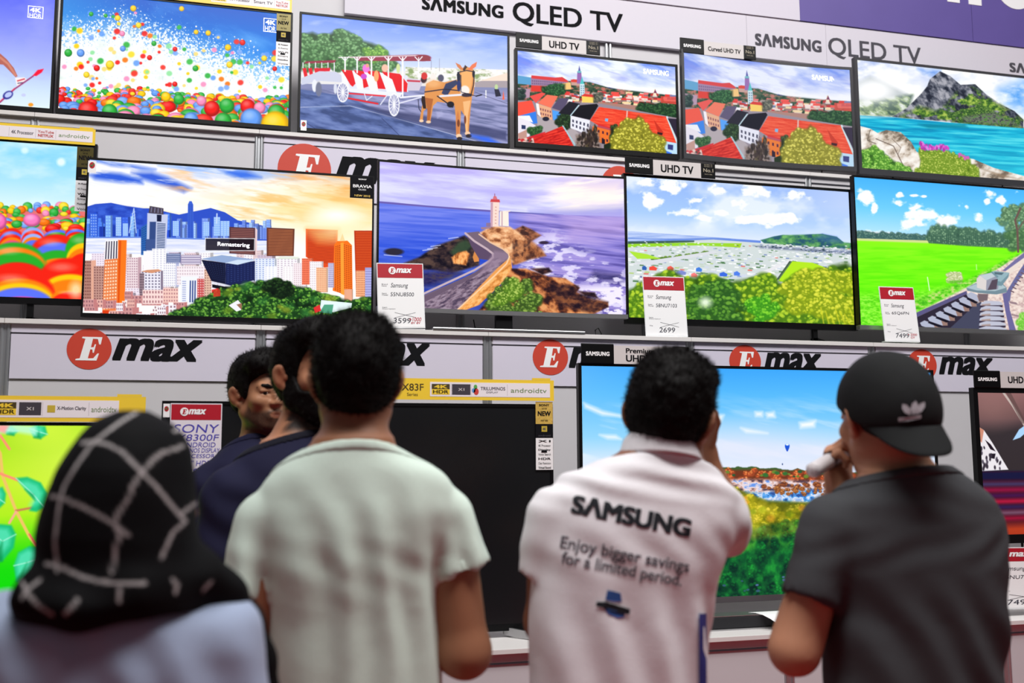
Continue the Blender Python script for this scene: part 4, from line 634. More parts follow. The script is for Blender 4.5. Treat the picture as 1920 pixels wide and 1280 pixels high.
def pic_valley(p):
    p.view(1160, 280, 3.369)
    p.grad([(0, (150, 180, 246)), (0.25, (170, 200, 250)), (0.42, (222, 230, 250)), (1, (225, 230, 235))]); p.put(np.clip((p.x-900)/500, 0, 1)*np.clip((560-p.y)/200, 0, 1)*0.5, (214, 220, 240)); p.clouds(330, 200, 5, 0.46, 0.7, (244, 246, 252), np.clip((560-p.y)/100, 0, 1), 0.75)
    p.puffs([(330, 230, 180, 110), (620, 260, 160, 80), (780, 340, 150, 90), (880, 270, 190, 100), (660, 400, 120, 40), (210, 320, 150, 100), (420, 400, 200, 60), (1150, 290, 200, 110), (500, 320, 60, 30), (1000, 440, 380, 80), (850, 440, 200, 60), (140, 210, 110, 60), (520, 430, 120, 36)], 3)
    p.poly([(60, 515), (900, 575), (900, 600), (60, 600)], (110, 140, 214)); p.tex(p.full([(60, 515), (350, 535), (800, 570), (60, 580)]), [(110, 140, 210), (190, 205, 238)], 300, 10, 6)
    p.poly([(900, 572), (980, 548), (1040, 538), (1130, 545), (1210, 535), (1290, 532), (1380, 550), (1430, 590), (1480, 590), (1480, 640), (950, 620)], (72, 120, 120)); p.tex(p.full([(900, 572), (1040, 540), (1290, 534), (1420, 585), (1480, 592), (1480, 630), (950, 610)], 4), [(50, 90, 110), (84, 140, 96), (120, 176, 110)], 40, 24, 7); p.poly([(1240, 560), (1290, 534), (1380, 552), (1420, 590), (1320, 590)], (60, 96, 150), 0.6, 10)
    p.poly([(60, 590), (600, 568), (900, 590), (1480, 630), (1480, 900), (60, 900)], (206, 214, 214)); p.poly([(60, 580), (480, 574), (480, 584), (60, 600)], (70, 96, 90)); p.poly([(60, 596), (420, 588), (780, 592), (760, 618), (500, 605), (60, 618)], (150, 206, 60)); p.poly([(640, 605), (780, 592), (770, 620)], (160, 200, 60))
    rng = np.random.default_rng(9)
    for i in range(620):
        x = 60+rng.random()*1420; y = 575+(rng.random()**1.2)*250+(x-60)*0.02; k = (y-560)/260; w_ = 8+28*k; c = [(240, 242, 246), (250, 250, 252), (205, 212, 226), (150, 165, 205), (120, 150, 120), (80, 120, 80), (190, 205, 190), (226, 228, 232), (110, 130, 180), (214, 120, 110), (176, 200, 130)][rng.choice(11, p=[.2, .2, .14, .08, .09, .08, .06, .06, .03, .02, .04])]
        p.poly([(x, y), (x+w_, y+2), (x+w_*0.9, y+5+7*k), (x-2, y+4+6*k)], c, 0.95)
    p.poly([(850, 605), (1480, 640), (1480, 662), (900, 622)], (90, 100, 130), 0.7, 6); p.scatter([(900, 600), (1480, 625), (1480, 660), (900, 620)], 90, 7, [(60, 76, 90), (150, 160, 190), (220, 224, 236)], 12, 0.4); p.leafy([(190, 690), (590, 640), (620, 650), (260, 695)], 40, 12, (50, 80, 40), (80, 120, 50), (150, 180, 80), 14, 0.6, base=False); p.poly([(65, 640), (180, 660), (270, 690), (120, 690)], (170, 216, 70)); p.poly([(70, 720), (600, 640), (640, 650), (200, 730)], (214, 216, 222)); p.poly([(860, 790), (1090, 690), (1120, 690), (900, 800)], (226, 226, 230)); p.poly([(1000, 820), (1080, 705), (1130, 706), (1060, 830)], (90, 116, 90))
    for x, y, w_, c in [(195, 742, 50, (224, 84, 70)), (310, 742, 40, (226, 100, 90)), (460, 785, 40, (236, 130, 130)), (640, 780, 50, (70, 110, 210)), (730, 775, 40, (90, 130, 220)), (370, 770, 60, (130, 140, 200)), (490, 750, 40, (80, 130, 210)), (150, 740, 30, (60, 100, 170))]: p.poly([(x, y), (x+w_*0.5, y-8), (x+w_, y+6), (x+w_*0.9, y+22), (x, y+20)], c)
    p.poly([(1010, 830), (1100, 705), (1230, 715), (1310, 745), (1250, 800), (1120, 850)], (176, 220, 50)); p.line([(1000, 825), (1085, 705)], 5, (60, 70, 60))
    tr = [(62, 890), (130, 870), (250, 790), (340, 760), (420, 820), (520, 800), (620, 815), (700, 840), (820, 820), (940, 800), (1040, 850), (1140, 780), (1250, 790), (1340, 740), (1440, 715), (1490, 760), (1500, 1120), (62, 1095)]
    p.leafy(tr, 300, 42, (52, 84, 26), (112, 158, 40), (190, 214, 70), 15, asp=0.85); p.leafy([(440, 900), (600, 830), (760, 860), (800, 1000), (780, 1090), (480, 1090)], 70, 40, (34, 66, 34), (66, 116, 46), (120, 170, 70), 16, base=False); p.leafy([(820, 960), (900, 910), (1000, 960), (1020, 1060), (860, 1100)], 40, 30, (50, 110, 34), (84, 170, 44), (150, 215, 70), 17, base=False); p.leafy([(1040, 860), (1140, 780), (1340, 745), (1490, 800), (1500, 1110), (1060, 1000)], 150, 34, (96, 118, 30), (160, 180, 44), (226, 226, 90), 18, base=False)
    p.ell(550, 965, 36, 30, (240, 250, 230), 0.9, 1.4)
    for i in range(7): p.line([(1280+i*30, 1000+i%3*20), (1300+i*34, 1110)], 9, (206, 206, 60), 0.6)
def pic_field(p):
    p.view(1560, 300, 3.556)
    p.grad([(0, (84, 176, 240)), (0.2, (120, 200, 245)), (0.4, (190, 226, 250)), (1, (120, 220, 30))])
    p.puffs([(220, 240, 130, 100), (190, 200, 70, 60), (285, 320, 40, 70), (440, 290, 110, 44), (455, 230, 50, 36), (620, 360, 260, 120), (780, 400, 220, 100), (560, 310, 120, 60), (905, 315, 40, 50), (980, 370, 110, 80), (1060, 230, 100, 70), (1130, 260, 80, 90), (1230, 210, 80, 40), (1040, 270, 50, 50), (550, 235, 50, 18), (620, 240, 40, 16), (540, 420, 180, 60), (300, 500, 300, 60)], 7, sc=40)
    p.leafy([(150, 478), (400, 490), (630, 505), (630, 535), (150, 522)], 70, 16, (60, 90, 90), (80, 116, 110), (120, 150, 136), 2, 1.2)
    tl = [(634, 560), (640, 470), (700, 455), (770, 460), (850, 448), (940, 465), (990, 490), (1020, 465), (1045, 500), (1080, 480), (1150, 510), (1500, 520), (1500, 590), (900, 575)]
    p.leafy(tl, 160, 22, (62, 92, 78), (92, 128, 104), (140, 172, 140), 3, 1.6)
    for i in range(40): x = 640+i*14; p.line([(x, 480+(i*37 % 30)), (x, 560)], 4, (50, 78, 70), 0.5)
    p.poly([(150, 520), (640, 535), (650, 556), (150, 560)], (206, 214, 150))
    g = [(150, 535), (640, 552), (900, 572), (1260, 590), (1280, 640), (560, 1010), (560, 1120), (170, 1120)]
    p.grad([(0, (140, 236, 40)), (0.5, (110, 232, 20)), (1, (104, 214, 50))], np.clip((p.y-540)/560, 0, 1), p.full(g, 3)); p.tex(p.full([(150, 560), (900, 590), (1260, 600), (600, 960), (170, 1110)], 10)*0.35, [(84, 206, 20), (150, 244, 60)], 160, 14, 5); p.tex(p.full([(170, 900), (560, 880), (900, 820), (560, 1010), (560, 1120), (170, 1120)], 30)*0.8, [(90, 190, 40), (130, 226, 60), (170, 236, 100)], 20, 10, 6)
    p.tex(p.full([(480, 960), (900, 800), (1150, 670), (1280, 610), (1280, 640), (900, 850), (560, 1010)], 10), [(76, 170, 40), (120, 210, 60), (190, 210, 130)], 22, 12, 7)
    p.leafy([(1110, 390), (1160, 300), (1280, 300), (1500, 300), (1500, 460), (1280, 480), (1180, 460)], 90, 26, (74, 104, 80), (104, 138, 104), (150, 184, 146), 8, base=False); p.leafy([(1180, 480), (1280, 470), (1400, 480), (1400, 590), (1200, 585)], 50, 30, (60, 92, 66), (92, 130, 90), (130, 166, 120), 9); p.line([(1245, 610), (1240, 470), (1225, 400), (1260, 320)], 14, (110, 90, 84)); p.line([(1240, 470), (1300, 380)], 8, (110, 96, 90))
    p.leafy([(765, 760), (800, 745), (860, 755), (872, 790), (850, 812), (780, 808)], 30, 16, (150, 170, 110), (200, 206, 160), (232, 232, 205), 10); p.poly([(770, 805), (870, 800), (880, 815), (800, 822)], (70, 170, 20), 0.7, 6); p.line([(640, 780), (654, 868)], 5, (236, 240, 230)); p.line([(966, 695), (968, 730)], 3, (236, 240, 230))
    # railway
    p.tex(p.full([(560, 1020), (700, 950), (900, 850), (1130, 710), (1280, 615), (1500, 560), (1500, 1150), (560, 1150)], 4), [(196, 172, 170), (222, 204, 196), (236, 222, 214)], 16, 12, 11)
    p.leafy([(1240, 1000), (1500, 900), (1500, 1150), (1250, 1130)], 40, 22, (90, 170, 50), (130, 200, 80), (180, 220, 130), 12, base=False)
    p.poly([(556, 1020), (900, 870), (905, 890), (560, 1050)], (96, 92, 130)); p.poly([(560, 1050), (905, 890), (960, 940), (980, 960), (780, 1130), (560, 1130)], (52, 46, 60)); p.poly([(780, 1130), (960, 960), (1000, 940), (990, 1140)], (74, 76, 96))
    for i in range(7):
        k = i/6; x = 590+k*310; y = 1090-k*190; w_ = 90-20*k; p.poly([(x, y-6), (x+30, y-22), (x+w_+40, y+14), (x+w_+46, y+40), (x+w_+10, y+44), (x+10, y+14)], (176, 180, 198)); p.poly([(x+w_, y), (x+w_+44, y+14), (x+w_+46, y+44), (x+w_+14, y+44)], (150, 124, 116)); p.poly([(x+10, y+16), (x+w_+10, y+46), (x+w_-10, y+56), (x, y+26)], (30, 28, 40))
    for i in range(6):
        k = i/5; y = 940+k*170; w_ = 70+k*16; p.poly([(1000-k*16, y+10), (1030, y-4), (1090+w_*0.4, y), (1140+k*26, y+12), (1140+k*28, y+26), (990-k*8, y+28)], (188, 190, 204)); p.poly([(990-k*8, y+28), (1142+k*26, y+26), (1140+k*26, y+40), (990-k*8, y+42)], (60, 52, 70)); p.poly([(1000, y+20), (1060, y+14), (1060, y+28), (1000, y+30)], (160, 130, 116), 0.6)
    p.poly([(1140, 890), (1175, 880), (1190, 1000), (1235, 1150), (1190, 1150), (1160, 1010)], (110, 106, 150)); p.poly([(1165, 880), (1250, 740), (1285, 690), (1500, 480), (1500, 540), (1290, 740), (1200, 870), (1190, 940), (1180, 940)], (110, 110, 150))
    for i in range(7): p.line([(1195+i*14, 870-i*24), (1215+i*15, 880-i*24)], 8, (110, 90, 100))
    for x, y in [(1195, 950), (1205, 1030), (1190, 945)]: p.line([(x, y), (x+40, y+8)], 10, (150, 130, 136))
    p.poly([(1140, 735), (1240, 650), (1285, 615), (1500, 520), (1500, 545), (1285, 650), (1160, 740)], (120, 116, 156)); p.poly([(1160, 740), (1285, 650), (1500, 545), (1500, 560), (1285, 680), (1180, 770)], (226, 214, 206))
    p.poly([(900, 850), (960, 820), (1130, 810), (1168, 850), (1170, 880), (1100, 895), (980, 885), (905, 870)], (120, 140, 150)); p.poly([(900, 850), (960, 826), (1125, 816), (1165, 850), (1090, 872), (970, 868)], (172, 190, 196)); p.poly([(975, 890), (1045, 892), (1040, 935), (985, 940)], (120, 104, 110))
    p.poly([(968, 790), (985, 765), (1060, 750), (1130, 755), (1110, 860), (1030, 868), (970, 850)], (150, 152, 166)); p.poly([(968, 790), (990, 768), (1034, 800), (1030, 868), (970, 850)], (214, 208, 206)); p.poly([(990, 768), (1060, 752), (1130, 757), (1080, 780), (1034, 800)], (190, 200, 206)); p.poly([(1060, 745), (1090, 738), (1186, 750), (1180, 780), (1135, 838), (1070, 830), (1110, 790)], (120, 146, 156)); p.poly([(1072, 742), (1088, 738), (1186, 750), (1170, 770), (1130, 810), (1090, 800), (1115, 775)], (150, 176, 184)); p.poly([(1085, 745), (1150, 750), (1135, 765), (1090, 760)], (90, 110, 120)); p.poly([(1070, 800), (1110, 790), (1100, 860), (1040, 866)], (90, 80, 92))
def pic_leaves(p):
    p.view(0, 740, 2.371)
    p.grad([(0, (150, 206, 40)), (0.3, (190, 224, 60)), (0.55, (160, 222, 40)), (0.8, (60, 200, 20)), (1, (30, 180, 20))]); p.poly([(-400, 700), (200, 640), (200, 1000), (-400, 1000)], (20, 200, 20), 0.8, 120); p.ell(300, 300, 200, 160, (206, 232, 90), 0.7, 1.5); p.ell(200, 150, 160, 60, (220, 240, 90), 0.5, 1.5)
    br, pk = (190, 130, 90), (240, 150, 120)
    p.line([(-60, 150), (0, 260), (10, 360), (70, 515), (130, 630), (190, 715)], 14, (226, 190, 110)); p.line([(0, 350), (80, 380)], 12, pk); p.line([(70, 515), (150, 500)], 10, br); p.line([(70, 520), (40, 570)], 10, (236, 170, 150)); p.line([(0, 180), (40, 240)], 12, pk); p.line([(130, 620), (160, 670)], 8, (220, 110, 100))
    T, Td, Tl = (40, 180, 120), (10, 120, 60), (120, 230, 200)
    for q in [[(70, 370), (120, 365), (180, 390), (210, 440), (195, 500), (160, 520), (130, 515), (155, 470), (110, 420)], [(-40, 420), (10, 410), (25, 440), (20, 480), (-10, 510), (-60, 500)], [(-60, 600), (0, 575), (50, 580), (70, 620), (60, 680), (10, 740), (-60, 760)], [(60, 760), (80, 700), (130, 672), (170, 680), (190, 720), (160, 770), (90, 835), (70, 830)], [(130, 150), (160, 135), (200, 140), (210, 175), (180, 195), (150, 190)], [(10, 150), (50, 140), (80, 160), (60, 180), (30, 175)]]:
        c = np.mean(q, 0); p.poly(q, T, 1, 4); p.poly([tuple(c+(np.array(a)-c)*0.72+np.array((-6, -4))) for a in q], Tl, 0.6, 10); p.line([q[0], tuple(c), q[len(q)//2]], 5, (190, 240, 220), 0.7); p.poly([q[-1], q[-2], tuple(c)], Td, 0.6, 6)
    p.poly([(-30, 130), (60, 128), (160, 140), (160, 180), (60, 165), (-30, 175)], (190, 240, 220), 0.8, 8); p.poly([(0, 130), (40, 135), (20, 170), (-20, 160)], (250, 150, 160), 0.8, 6)
def pic_canyon(p):
    p.grad([(0, (70, 160, 240)), (0.12, (96, 180, 246)), (0.3, (150, 206, 250)), (0.42, (220, 228, 250)), (1, (60, 110, 60))], np.clip((p.y-684)/450+(p.x-1400)*-0.0, 0, 1)); p.put(np.clip((1260-p.x)/200, 0, 1)*np.clip((860-p.y)/200, 0, 1)*0.35, (170, 214, 252))
    sky = np.clip((872-p.y)/20, 0, 1); p.clouds(160, 26, 4, 0.5, 0.7, (226, 234, 252), sky*np.clip((p.y-730)/80, 0, 1), 0.7, rot=0.2); p.poly([(1330, 800), (1420, 800), (1560, 815), (1750, 800), (1766, 880), (1320, 880)], (222, 224, 248), 0.75, 30)
    for q in [[(1095, 755), (1130, 770), (1180, 782), (1130, 778), (1098, 764)], [(1125, 815), (1155, 816), (1165, 823), (1140, 822)], [(1335, 776), (1358, 778), (1352, 790), (1336, 788)], [(1417, 772), (1430, 772), (1430, 780), (1418, 780)], [(1438, 774), (1452, 772), (1454, 782), (1440, 782)], [(1500, 792), (1530, 788), (1528, 800), (1502, 802)], [(1390, 802), (1440, 812), (1400, 810)]]: p.poly(q, (244, 244, 252), 0.9, 4)
    p.ell(1477, 836, 4.5, 5, (40, 90, 200)); p.poly([(1473, 839), (1481, 839), (1478, 846), (1476, 846)], (50, 90, 190)); p.ell(1477, 833, 3, 2, (220, 235, 250)); p.ell(1468, 870, 1.2, 1.8, (70, 90, 130))
    land = p.below([(1080, 878), (1330, 879), (1390, 875), (1500, 880), (1560, 884), (1770, 890)], 1, 3, 5, 14); p.put(land, (70, 96, 56)); p.put(land*np.clip((p.y-900)/260, 0, 1), (26, 70, 44))
    band = [(1085, 882), (1330, 882), (1420, 880), (1560, 886), (1766, 894), (1766, 925), (1560, 912), (1330, 905), (1085, 905)]
    p.leafy(band, 190, 6, (110, 60, 40), (196, 92, 58), (226, 150, 90), 6, 0.8); p.scatter([(1085, 880), (1560, 884), (1766, 892), (1766, 900), (1085, 888)], 60, 4, [(60, 110, 60), (110, 130, 60), (50, 90, 60)], 7, 0.7)
    p.tex(p.full([(1085, 902), (1350, 900), (1400, 898), (1560, 902), (1766, 915), (1766, 940), (1560, 930), (1420, 925), (1340, 915), (1085, 915)], 3), [(80, 70, 90), (196, 160, 150), (236, 220, 220), (110, 150, 220)], 14, 8, 8); p.leafy([(1430, 905), (1560, 905), (1640, 912), (1640, 935), (1440, 925)], 60, 5, (70, 50, 40), (150, 80, 50), (190, 130, 80), 9, base=False)
    p.tex(p.full([(1400, 925), (1480, 918), (1570, 915), (1680, 925), (1766, 930), (1766, 955), (1560, 945), (1440, 940)], 3), [(60, 90, 150), (90, 160, 225), (230, 228, 236), (150, 180, 225)], 12, 9, 10); p.leafy([(1450, 912), (1570, 916), (1560, 928), (1460, 926)], 40, 4, (80, 60, 40), (170, 100, 60), (210, 150, 90), 11, base=False)
    mid = [(1085, 905), (1330, 900), (1360, 906), (1400, 925), (1440, 940), (1560, 945), (1766, 955), (1766, 1010), (1500, 1000), (1420, 1010), (1330, 1000), (1085, 1000)]
    p.leafy(mid, 300, 8, (110, 110, 30), (176, 170, 44), (226, 206, 80), 12, 0.9); p.scatter(mid, 60, 6, [(206, 140, 60), (150, 170, 40), (226, 150, 70), (120, 150, 50)], 13, 0.9, 0.9, a=0.8)
    low = [(1085, 985), (1330, 990), (1400, 1000), (1440, 985), (1560, 965), (1766, 970), (1766, 1125), (1085, 1150)]
    lm = p.full(low, 3); p.tex(lm, [(12, 30, 38), (18, 66, 46), (26, 104, 54), (44, 140, 62)], 34, 30, 15, 5, 0.28, 0.72, rot=0.5); p.tex(p.full([(1085, 985), (1350, 992), (1440, 985), (1600, 970), (1766, 970), (1766, 1015), (1400, 1030), (1085, 1020)], 8)*0.8, [(30, 66, 36), (70, 124, 50), (120, 172, 60)], 24, 20, 14)
    p.leafy(low, 360, 9, (12, 40, 36), (20, 84, 48), (36, 140, 62), 18, 1.25, base=False, sub=9); p.tex(lm*0.45, [(10, 26, 36), (20, 84, 48), (50, 160, 66)], 16, 20, 19, 4); p.scatter([(1320, 1095), (1480, 1080), (1500, 1115), (1320, 1125)], 8, 3, [(60, 90, 110), (90, 110, 150)], 17, 0.6)
    p.tex(p.full(mid, 6)*0.4, [(70, 80, 24), (180, 170, 40), (236, 214, 90)], 18, 18, 20, 4)
def pic_bird(p):
    p.grad([(0, (140, 104, 104)), (0.15, (110, 84, 84)), (0.3, (84, 68, 74)), (1, (60, 36, 40))]); p.poly([(1832, 798), (2300, 790), (2300, 900), (1860, 900)], (52, 48, 50), 0.8, 12); p.ell(1860, 760, 40, 34, (150, 116, 112), 0.5, 1.4); p.line([(1882, 735), (1900, 760), (1924, 800)], 4, (190, 176, 170)); p.line([(1890, 732), (1920, 790)], 8, (90, 72, 70), 0.6); p.poly([(1900, 825), (1912, 805), (1926, 795), (1930, 806), (1914, 820)], (170, 205, 236))
    p.poly([(1836, 800), (1846, 806), (1862, 830), (1880, 860), (1892, 880), (1830, 884)], (226, 222, 226)); p.poly([(1836, 800), (1846, 806), (1842, 830), (1834, 820)], (196, 140, 120)); p.poly([(1848, 824), (1858, 832), (1868, 846), (1858, 842)], (40, 30, 40)); p.poly([(1858, 850), (1868, 850), (1866, 860), (1856, 858)], (40, 34, 44)); p.scatter([(1838, 830), (1880, 866), (1890, 880), (1836, 880)], 22, 2, [(90, 84, 96), (60, 54, 64)], 3, 2)
    p.poly([(1830, 884), (2300, 878), (2300, 1040), (1836, 1040)], (70, 24, 40)); p.poly([(1832, 884), (2300, 880), (2300, 894), (1832, 900)], (30, 30, 62), 1, 3)
    for i, c in enumerate([(70, 64, 100), (140, 30, 70), (70, 30, 80), (176, 36, 70), (50, 40, 84), (120, 90, 110), (150, 30, 60)]): p.poly([(1834, 904+i*11), (2300, 898+i*9), (2300, 905+i*9), (1834, 912+i*11)], c, 0.85, 3)
    p.poly([(1850, 985), (2300, 965), (2300, 1060), (1850, 1060)], (176, 70, 40), 0.9, 8); p.poly([(1840, 1010), (2300, 1000), (2300, 1060), (1840, 1060)], (130, 40, 36), 0.7, 12); p.line([(1862, 965), (1880, 1000), (1902, 1024)], 5, (150, 130, 156))
def pic_dark(p):
    p.grad([(0, (20, 21, 23)), (1, (8, 8, 9))])
# ------------------------------------------------------------------ televisions
r_quads = {}
def make_tv(label, X0, X1, Z0_, Z1_, D, painter, group, bez=(0.012, 0.012, 0.012, 0.02), curve=0.0, res=1.3, feet='v', deck=0.0, chin=None, frame=None, args=(), quad=None):
    Z0_ += CAM_H; Z1_ += CAM_H
    r = thing('television', (0.5*(X0+X1), D, Z0_), label, 'television', group)
    xc, hw = 0.5*(X0+X1), 0.5*(X1-X0); frame = frame or M_black
    def yf(x): return D-curve*((x-xc)/hw)**2
    nx = 14 if curve else 1
    def cbox(mb, xa, xb, o0, o1, za, zb, n=None):
        n = n or (max(1, round(nx*(xb-xa)/(2*hw))) if curve else 1)
        for i in range(n):
            a, b = xa+(xb-xa)*i/n, xa+(xb-xa)*(i+1)/n
            mb.hexa([(x, yf(x)+o, z) for z in (za, zb) for o in (o0, o1) for x in (a, b)])
        return mb
    l, rr, t, b = bez
    m = MB(); cbox(m, X0, X1, 0, 0.03, Z1_-t, Z1_); cbox(m, X0, X1, 0, 0.03, Z0_, Z0_+b) if not chin else None
    cbox(m, X0, X0+l, 0, 0.03, Z0_+b, Z1_-t, 1); cbox(m, X1-rr, X1, 0, 0.03, Z0_+b, Z1_-t, 1); m.build('bezel', frame, r)
    if chin: cbox(MB(), X0, X1, -0.002, 0.03, Z0_, Z0_+b).build('lower_bezel', chin, r)
    m = MB(); cbox(m, X0+0.02, X1-0.02, 0.031, 0.04, Z0_+0.02, Z1_-0.02); cbox(m, xc-hw*0.6, xc+hw*0.6, 0.041, 0.062, Z0_+0.03, Z0_+0.6*(Z1_-Z0_)); m.build('back_shell', M_black, r)
    # lit panel
    xs0, xs1, zs0_, zs1_ = X0+l, X1-rr, Z0_+b, Z1_-t
    cs = proj([(xs0, yf(xs0), zs1_), (xs1, yf(xs1), zs1_), (xs1, yf(xs1), zs0_), (xs0, yf(xs0), zs0_)])
    wpx = np.hypot(*(cs[1]-cs[0])); hpx = np.hypot(*(cs[3]-cs[0])); W, H = int(wpx*res)+2, int(hpx*res)+2
    if painter is None: W, H = 2, 2
    xs = np.linspace(xs0, xs1, W); zs = np.linspace(zs1_, zs0_, H); gx, gz = np.meshgrid(xs, zs); gy = yf(gx)+0.004
    V = np.stack([gx, gy, gz], -1).reshape(-1, 3)-ORG[r]
    idx = np.arange(W*H).reshape(H, W); Q = np.stack([idx[:-1, :-1], idx[1:, :-1], idx[1:, 1:], idx[:-1, 1:]], -1).reshape(-1, 4)
    me = bpy.data.meshes.new('screen'); me.vertices.add(len(V)); me.vertices.foreach_set('co', V.ravel().astype(np.float32))
    me.loops.add(Q.size); me.loops.foreach_set('vertex_index', Q.ravel().astype(np.int32)); me.polygons.add(len(Q))
    me.polygons.foreach_set('loop_start', (np.arange(len(Q))*4).astype(np.int32)); me.polygons.foreach_set('loop_total', np.full(len(Q), 4, np.int32)); me.update(calc_edges=True)
    if painter is not None:
        p = Pic(cs if quad is None else quad, W, H); r_quads[label] = cs; painter(p, *args); p.grade()
        ca = me.attributes.new('picture', 'FLOAT_COLOR', 'POINT'); c = np.clip(p.c.reshape(-1, 3), 0, 1)
        ca.data.foreach_set('color', np.concatenate([lin(c*255), np.ones((len(c), 1))], 1).astype(np.float32).ravel()); me.materials.append(screen_mat())
    else: me.materials.append(mat('unlit_panel', (24, 25, 27), 0.18, spec=0.5))
    o = bpy.data.objects.new('screen', me); COL.objects.link(o); o.parent = r; ORG[o] = ORG[r]
    # feet
    if feet == 'v':
        for sx in (-0.62, 0.62):
            x = xc+sx*hw; m = MB(); zb = Z0_+0.004
            m.tube([(x, yf(x)+0.02, zb), (x-0.05*np.sign(sx)*0, yf(x)+0.02, deck+0.016), (x, yf(x)-0.06, deck+0.006)], 0.006, 8); m.tube([(x, yf(x)+0.02, deck+0.016), (x, yf(x)+0.12, deck+0.006)], 0.006, 8); m.build('foot', M_black, r)
    elif feet == 'arm':
        for sx in (-0.62, 0.62):
            x = xc+sx*hw; m = MB(); m.box(x-0.012, x+0.012, yf(x)+0.01, yf(x)+0.03, deck+0.02, Z0_+0.002)
            q = Plane((x, yf(x)+0.005, deck)); prism(m, q, [(-0.02, 0.001), (0.02*1, 0.001), (0.10*np.sign(sx)+0.012, 0.001), (0.10*np.sign(sx), 0.012), (0.014, 0.034), (-0.014, 0.034)][::1], -0.03, -0.005); m.build('foot', M_black, r)
    elif feet == 'bar':
        MB().box(xc-0.04, xc+0.04, D+0.02, D+0.045, deck+0.014, Z0_+0.03).build('stand_neck', M_black, r)
        MB().box(xc-0.36, xc+0.36, D-0.10, D+0.14, deck+0.0005, deck+0.014).build('stand_base', M_silver, r, bevel=0.004)
    elif feet == 'blade':
        for sx, d in ((-0.74, -1), (0.86, 1)):
            x = xc+sx*hw; m = MB()
            V8 = [(x-0.10+ax, D+0.03-0.0+ay, z) for z in (Z0_+0.0, Z0_+0.03) for ay in (0, 0.012) for ax in (0, 0.02)]
            for (xa, ya, za), (xb, yb_, zb) in [((x-0.09, D+0.02, Z0_+0.012), (x+0.03, D-0.13, deck+0.016)), ((x-0.09, D+0.03, Z0_+0.012), (x+0.02, D+0.14, deck+0.016))]:
                m.hexa([(xa-0.006, ya, za-0.03), (xa+0.006, ya, za-0.03), (xb-0.006, yb_, deck+0.0005), (xb+0.006, yb_, deck+0.0005), (xa-0.006, ya, za), (xa+0.006, ya, za), (xb-0.006, yb_, deck+0.026), (xb+0.006, yb_, deck+0.026)])
            m.build('leg', M_silver, r)
    return r
def energy_sticker(par, x0, x1, yt, yb, D):
    pl = Plane((0, D-0.0012, 0)); u0, v1 = pl.px(x0, yt); u1, v0 = pl.px(x1, yb)
    s = sheet('energy_sticker', pl, u0, u1, v0, v1, M_white, par)
    cu, cv = (u0+u1)/2, v0+(v1-v0)*0.62; rr = (u1-u0)*0.34
    disc(MB(), pl, cu, cv, rr, rr*1.25, 0.0011, 0.0016, 24).build('sticker_disc', M_cardred, s)
    stroke(MB(), pl, [(cu-rr*0.6, cv+rr*0.1), (cu-rr*0.15, cv-rr*0.5), (cu+rr*0.6, cv+rr*0.8)], rr*0.35, 0.0017, 0.002).build('sticker_tick', mat('leaf_green_print', (40, 130, 70)), s)
def feature_strip(par, D, x0, x1, ys, gold, words, name='feature_strip'):
    "vertical strip of foil, black and white labels stuck over the picture's edge"
    pl = Plane((0, D-0.002, 0)); u0 = pl.px(x0, ys[0])[0]; u1 = pl.px(x1, ys[0])[0]
    v = [pl.px(x0, y)[1] for y in ys]
    s = sheet(name, pl, u0, u1, v[1], v[0], gold, par); w_ = u1-u0
    sheet('black_label', pl, u0, u1, v[2], v[1], M_blackmatte, s); sheet('white_label', pl, u0, u1, v[3], v[2], M_white, s)
    m = MB(); h = v[0]-v[1]; text(m, 'NEW', pl, u0+w_*0.12, v[1]+h*0.36, u1-w_*0.12, v[1]+h*0.58, 0.0018, 0.04); text(m, '2018', pl, u0+w_*0.36, v[1]+h*0.66, u1-w_*0.36, v[1]+h*0.73, 0.0018); text(m, 'SONY', pl, u0+w_*0.2, v[0]-h*0.2, u1-w_*0.2, v[0]-h*0.1, 0.0018, 0.03); text(m, 'series', pl, u0+w_*0.3, v[1]+h*0.12, u1-w_*0.3, v[1]+h*0.22, 0.0018); m.build('strip_words', M_blackmatte, s)
    h2 = v[1]-v[2]; m = MB(); cx = (u0+u1)/2; sheet('strip_mark', pl, cx-w_*0.16, cx+w_*0.16, v[2]+h2*0.45, v[2]+h2*0.85, mat('gold_print', (200, 176, 60), 0.5), s, 0.0011, 0.0016)
    text(m, '4K', pl, cx-w_*0.1, v[2]+h2*0.55, cx+w_*0.1, v[2]+h2*0.75, 0.002, 0.03); text(m, words[0], pl, u0+w_*0.15, v[2]+h2*0.12, u1-w_*0.15, v[2]+h2*0.24, 0.0018); m.build('strip_small_words', M_grey, s)
    h3 = v[2]-v[3]; m = MB(); n = len(words)-1
    for i, t in enumerate(words[1:]):
        y = v[2]-h3*(i+0.7)/(n+0.2); text(m, t, pl, u0+w_*0.14, y-h3*0.035, u1-w_*0.14, y+h3*0.035, 0.0018, 0.02 if i % 2 == 0 else 0)
        if i == n//2: stroke(m, pl, [(cx-w_*0.14, y+h3*0.09), (cx+w_*0.1, y+h3*0.09)], w_*0.13, 0.0011, 0.0018)
    m.build('strip_list', M_blackmatte, s); return s
GT, GM, GB = 'televisions on the top shelf', 'televisions on the middle shelf', 'televisions on the counter'
CH = M_silver
tv_skier = make_tv('television with a violet sky and a skier, cut off at the top corner', -2.0, -0.916, 1.62, 2.24, 4.95, pic_skier, GT, deck=Z2, res=0.8)
tv_splash = make_tv('television showing coloured balls splashing under a blue sky, with yellow header', -0.903, 0.184, 1.625, 2.239, 4.95, pic_splash, GT, deck=Z2)
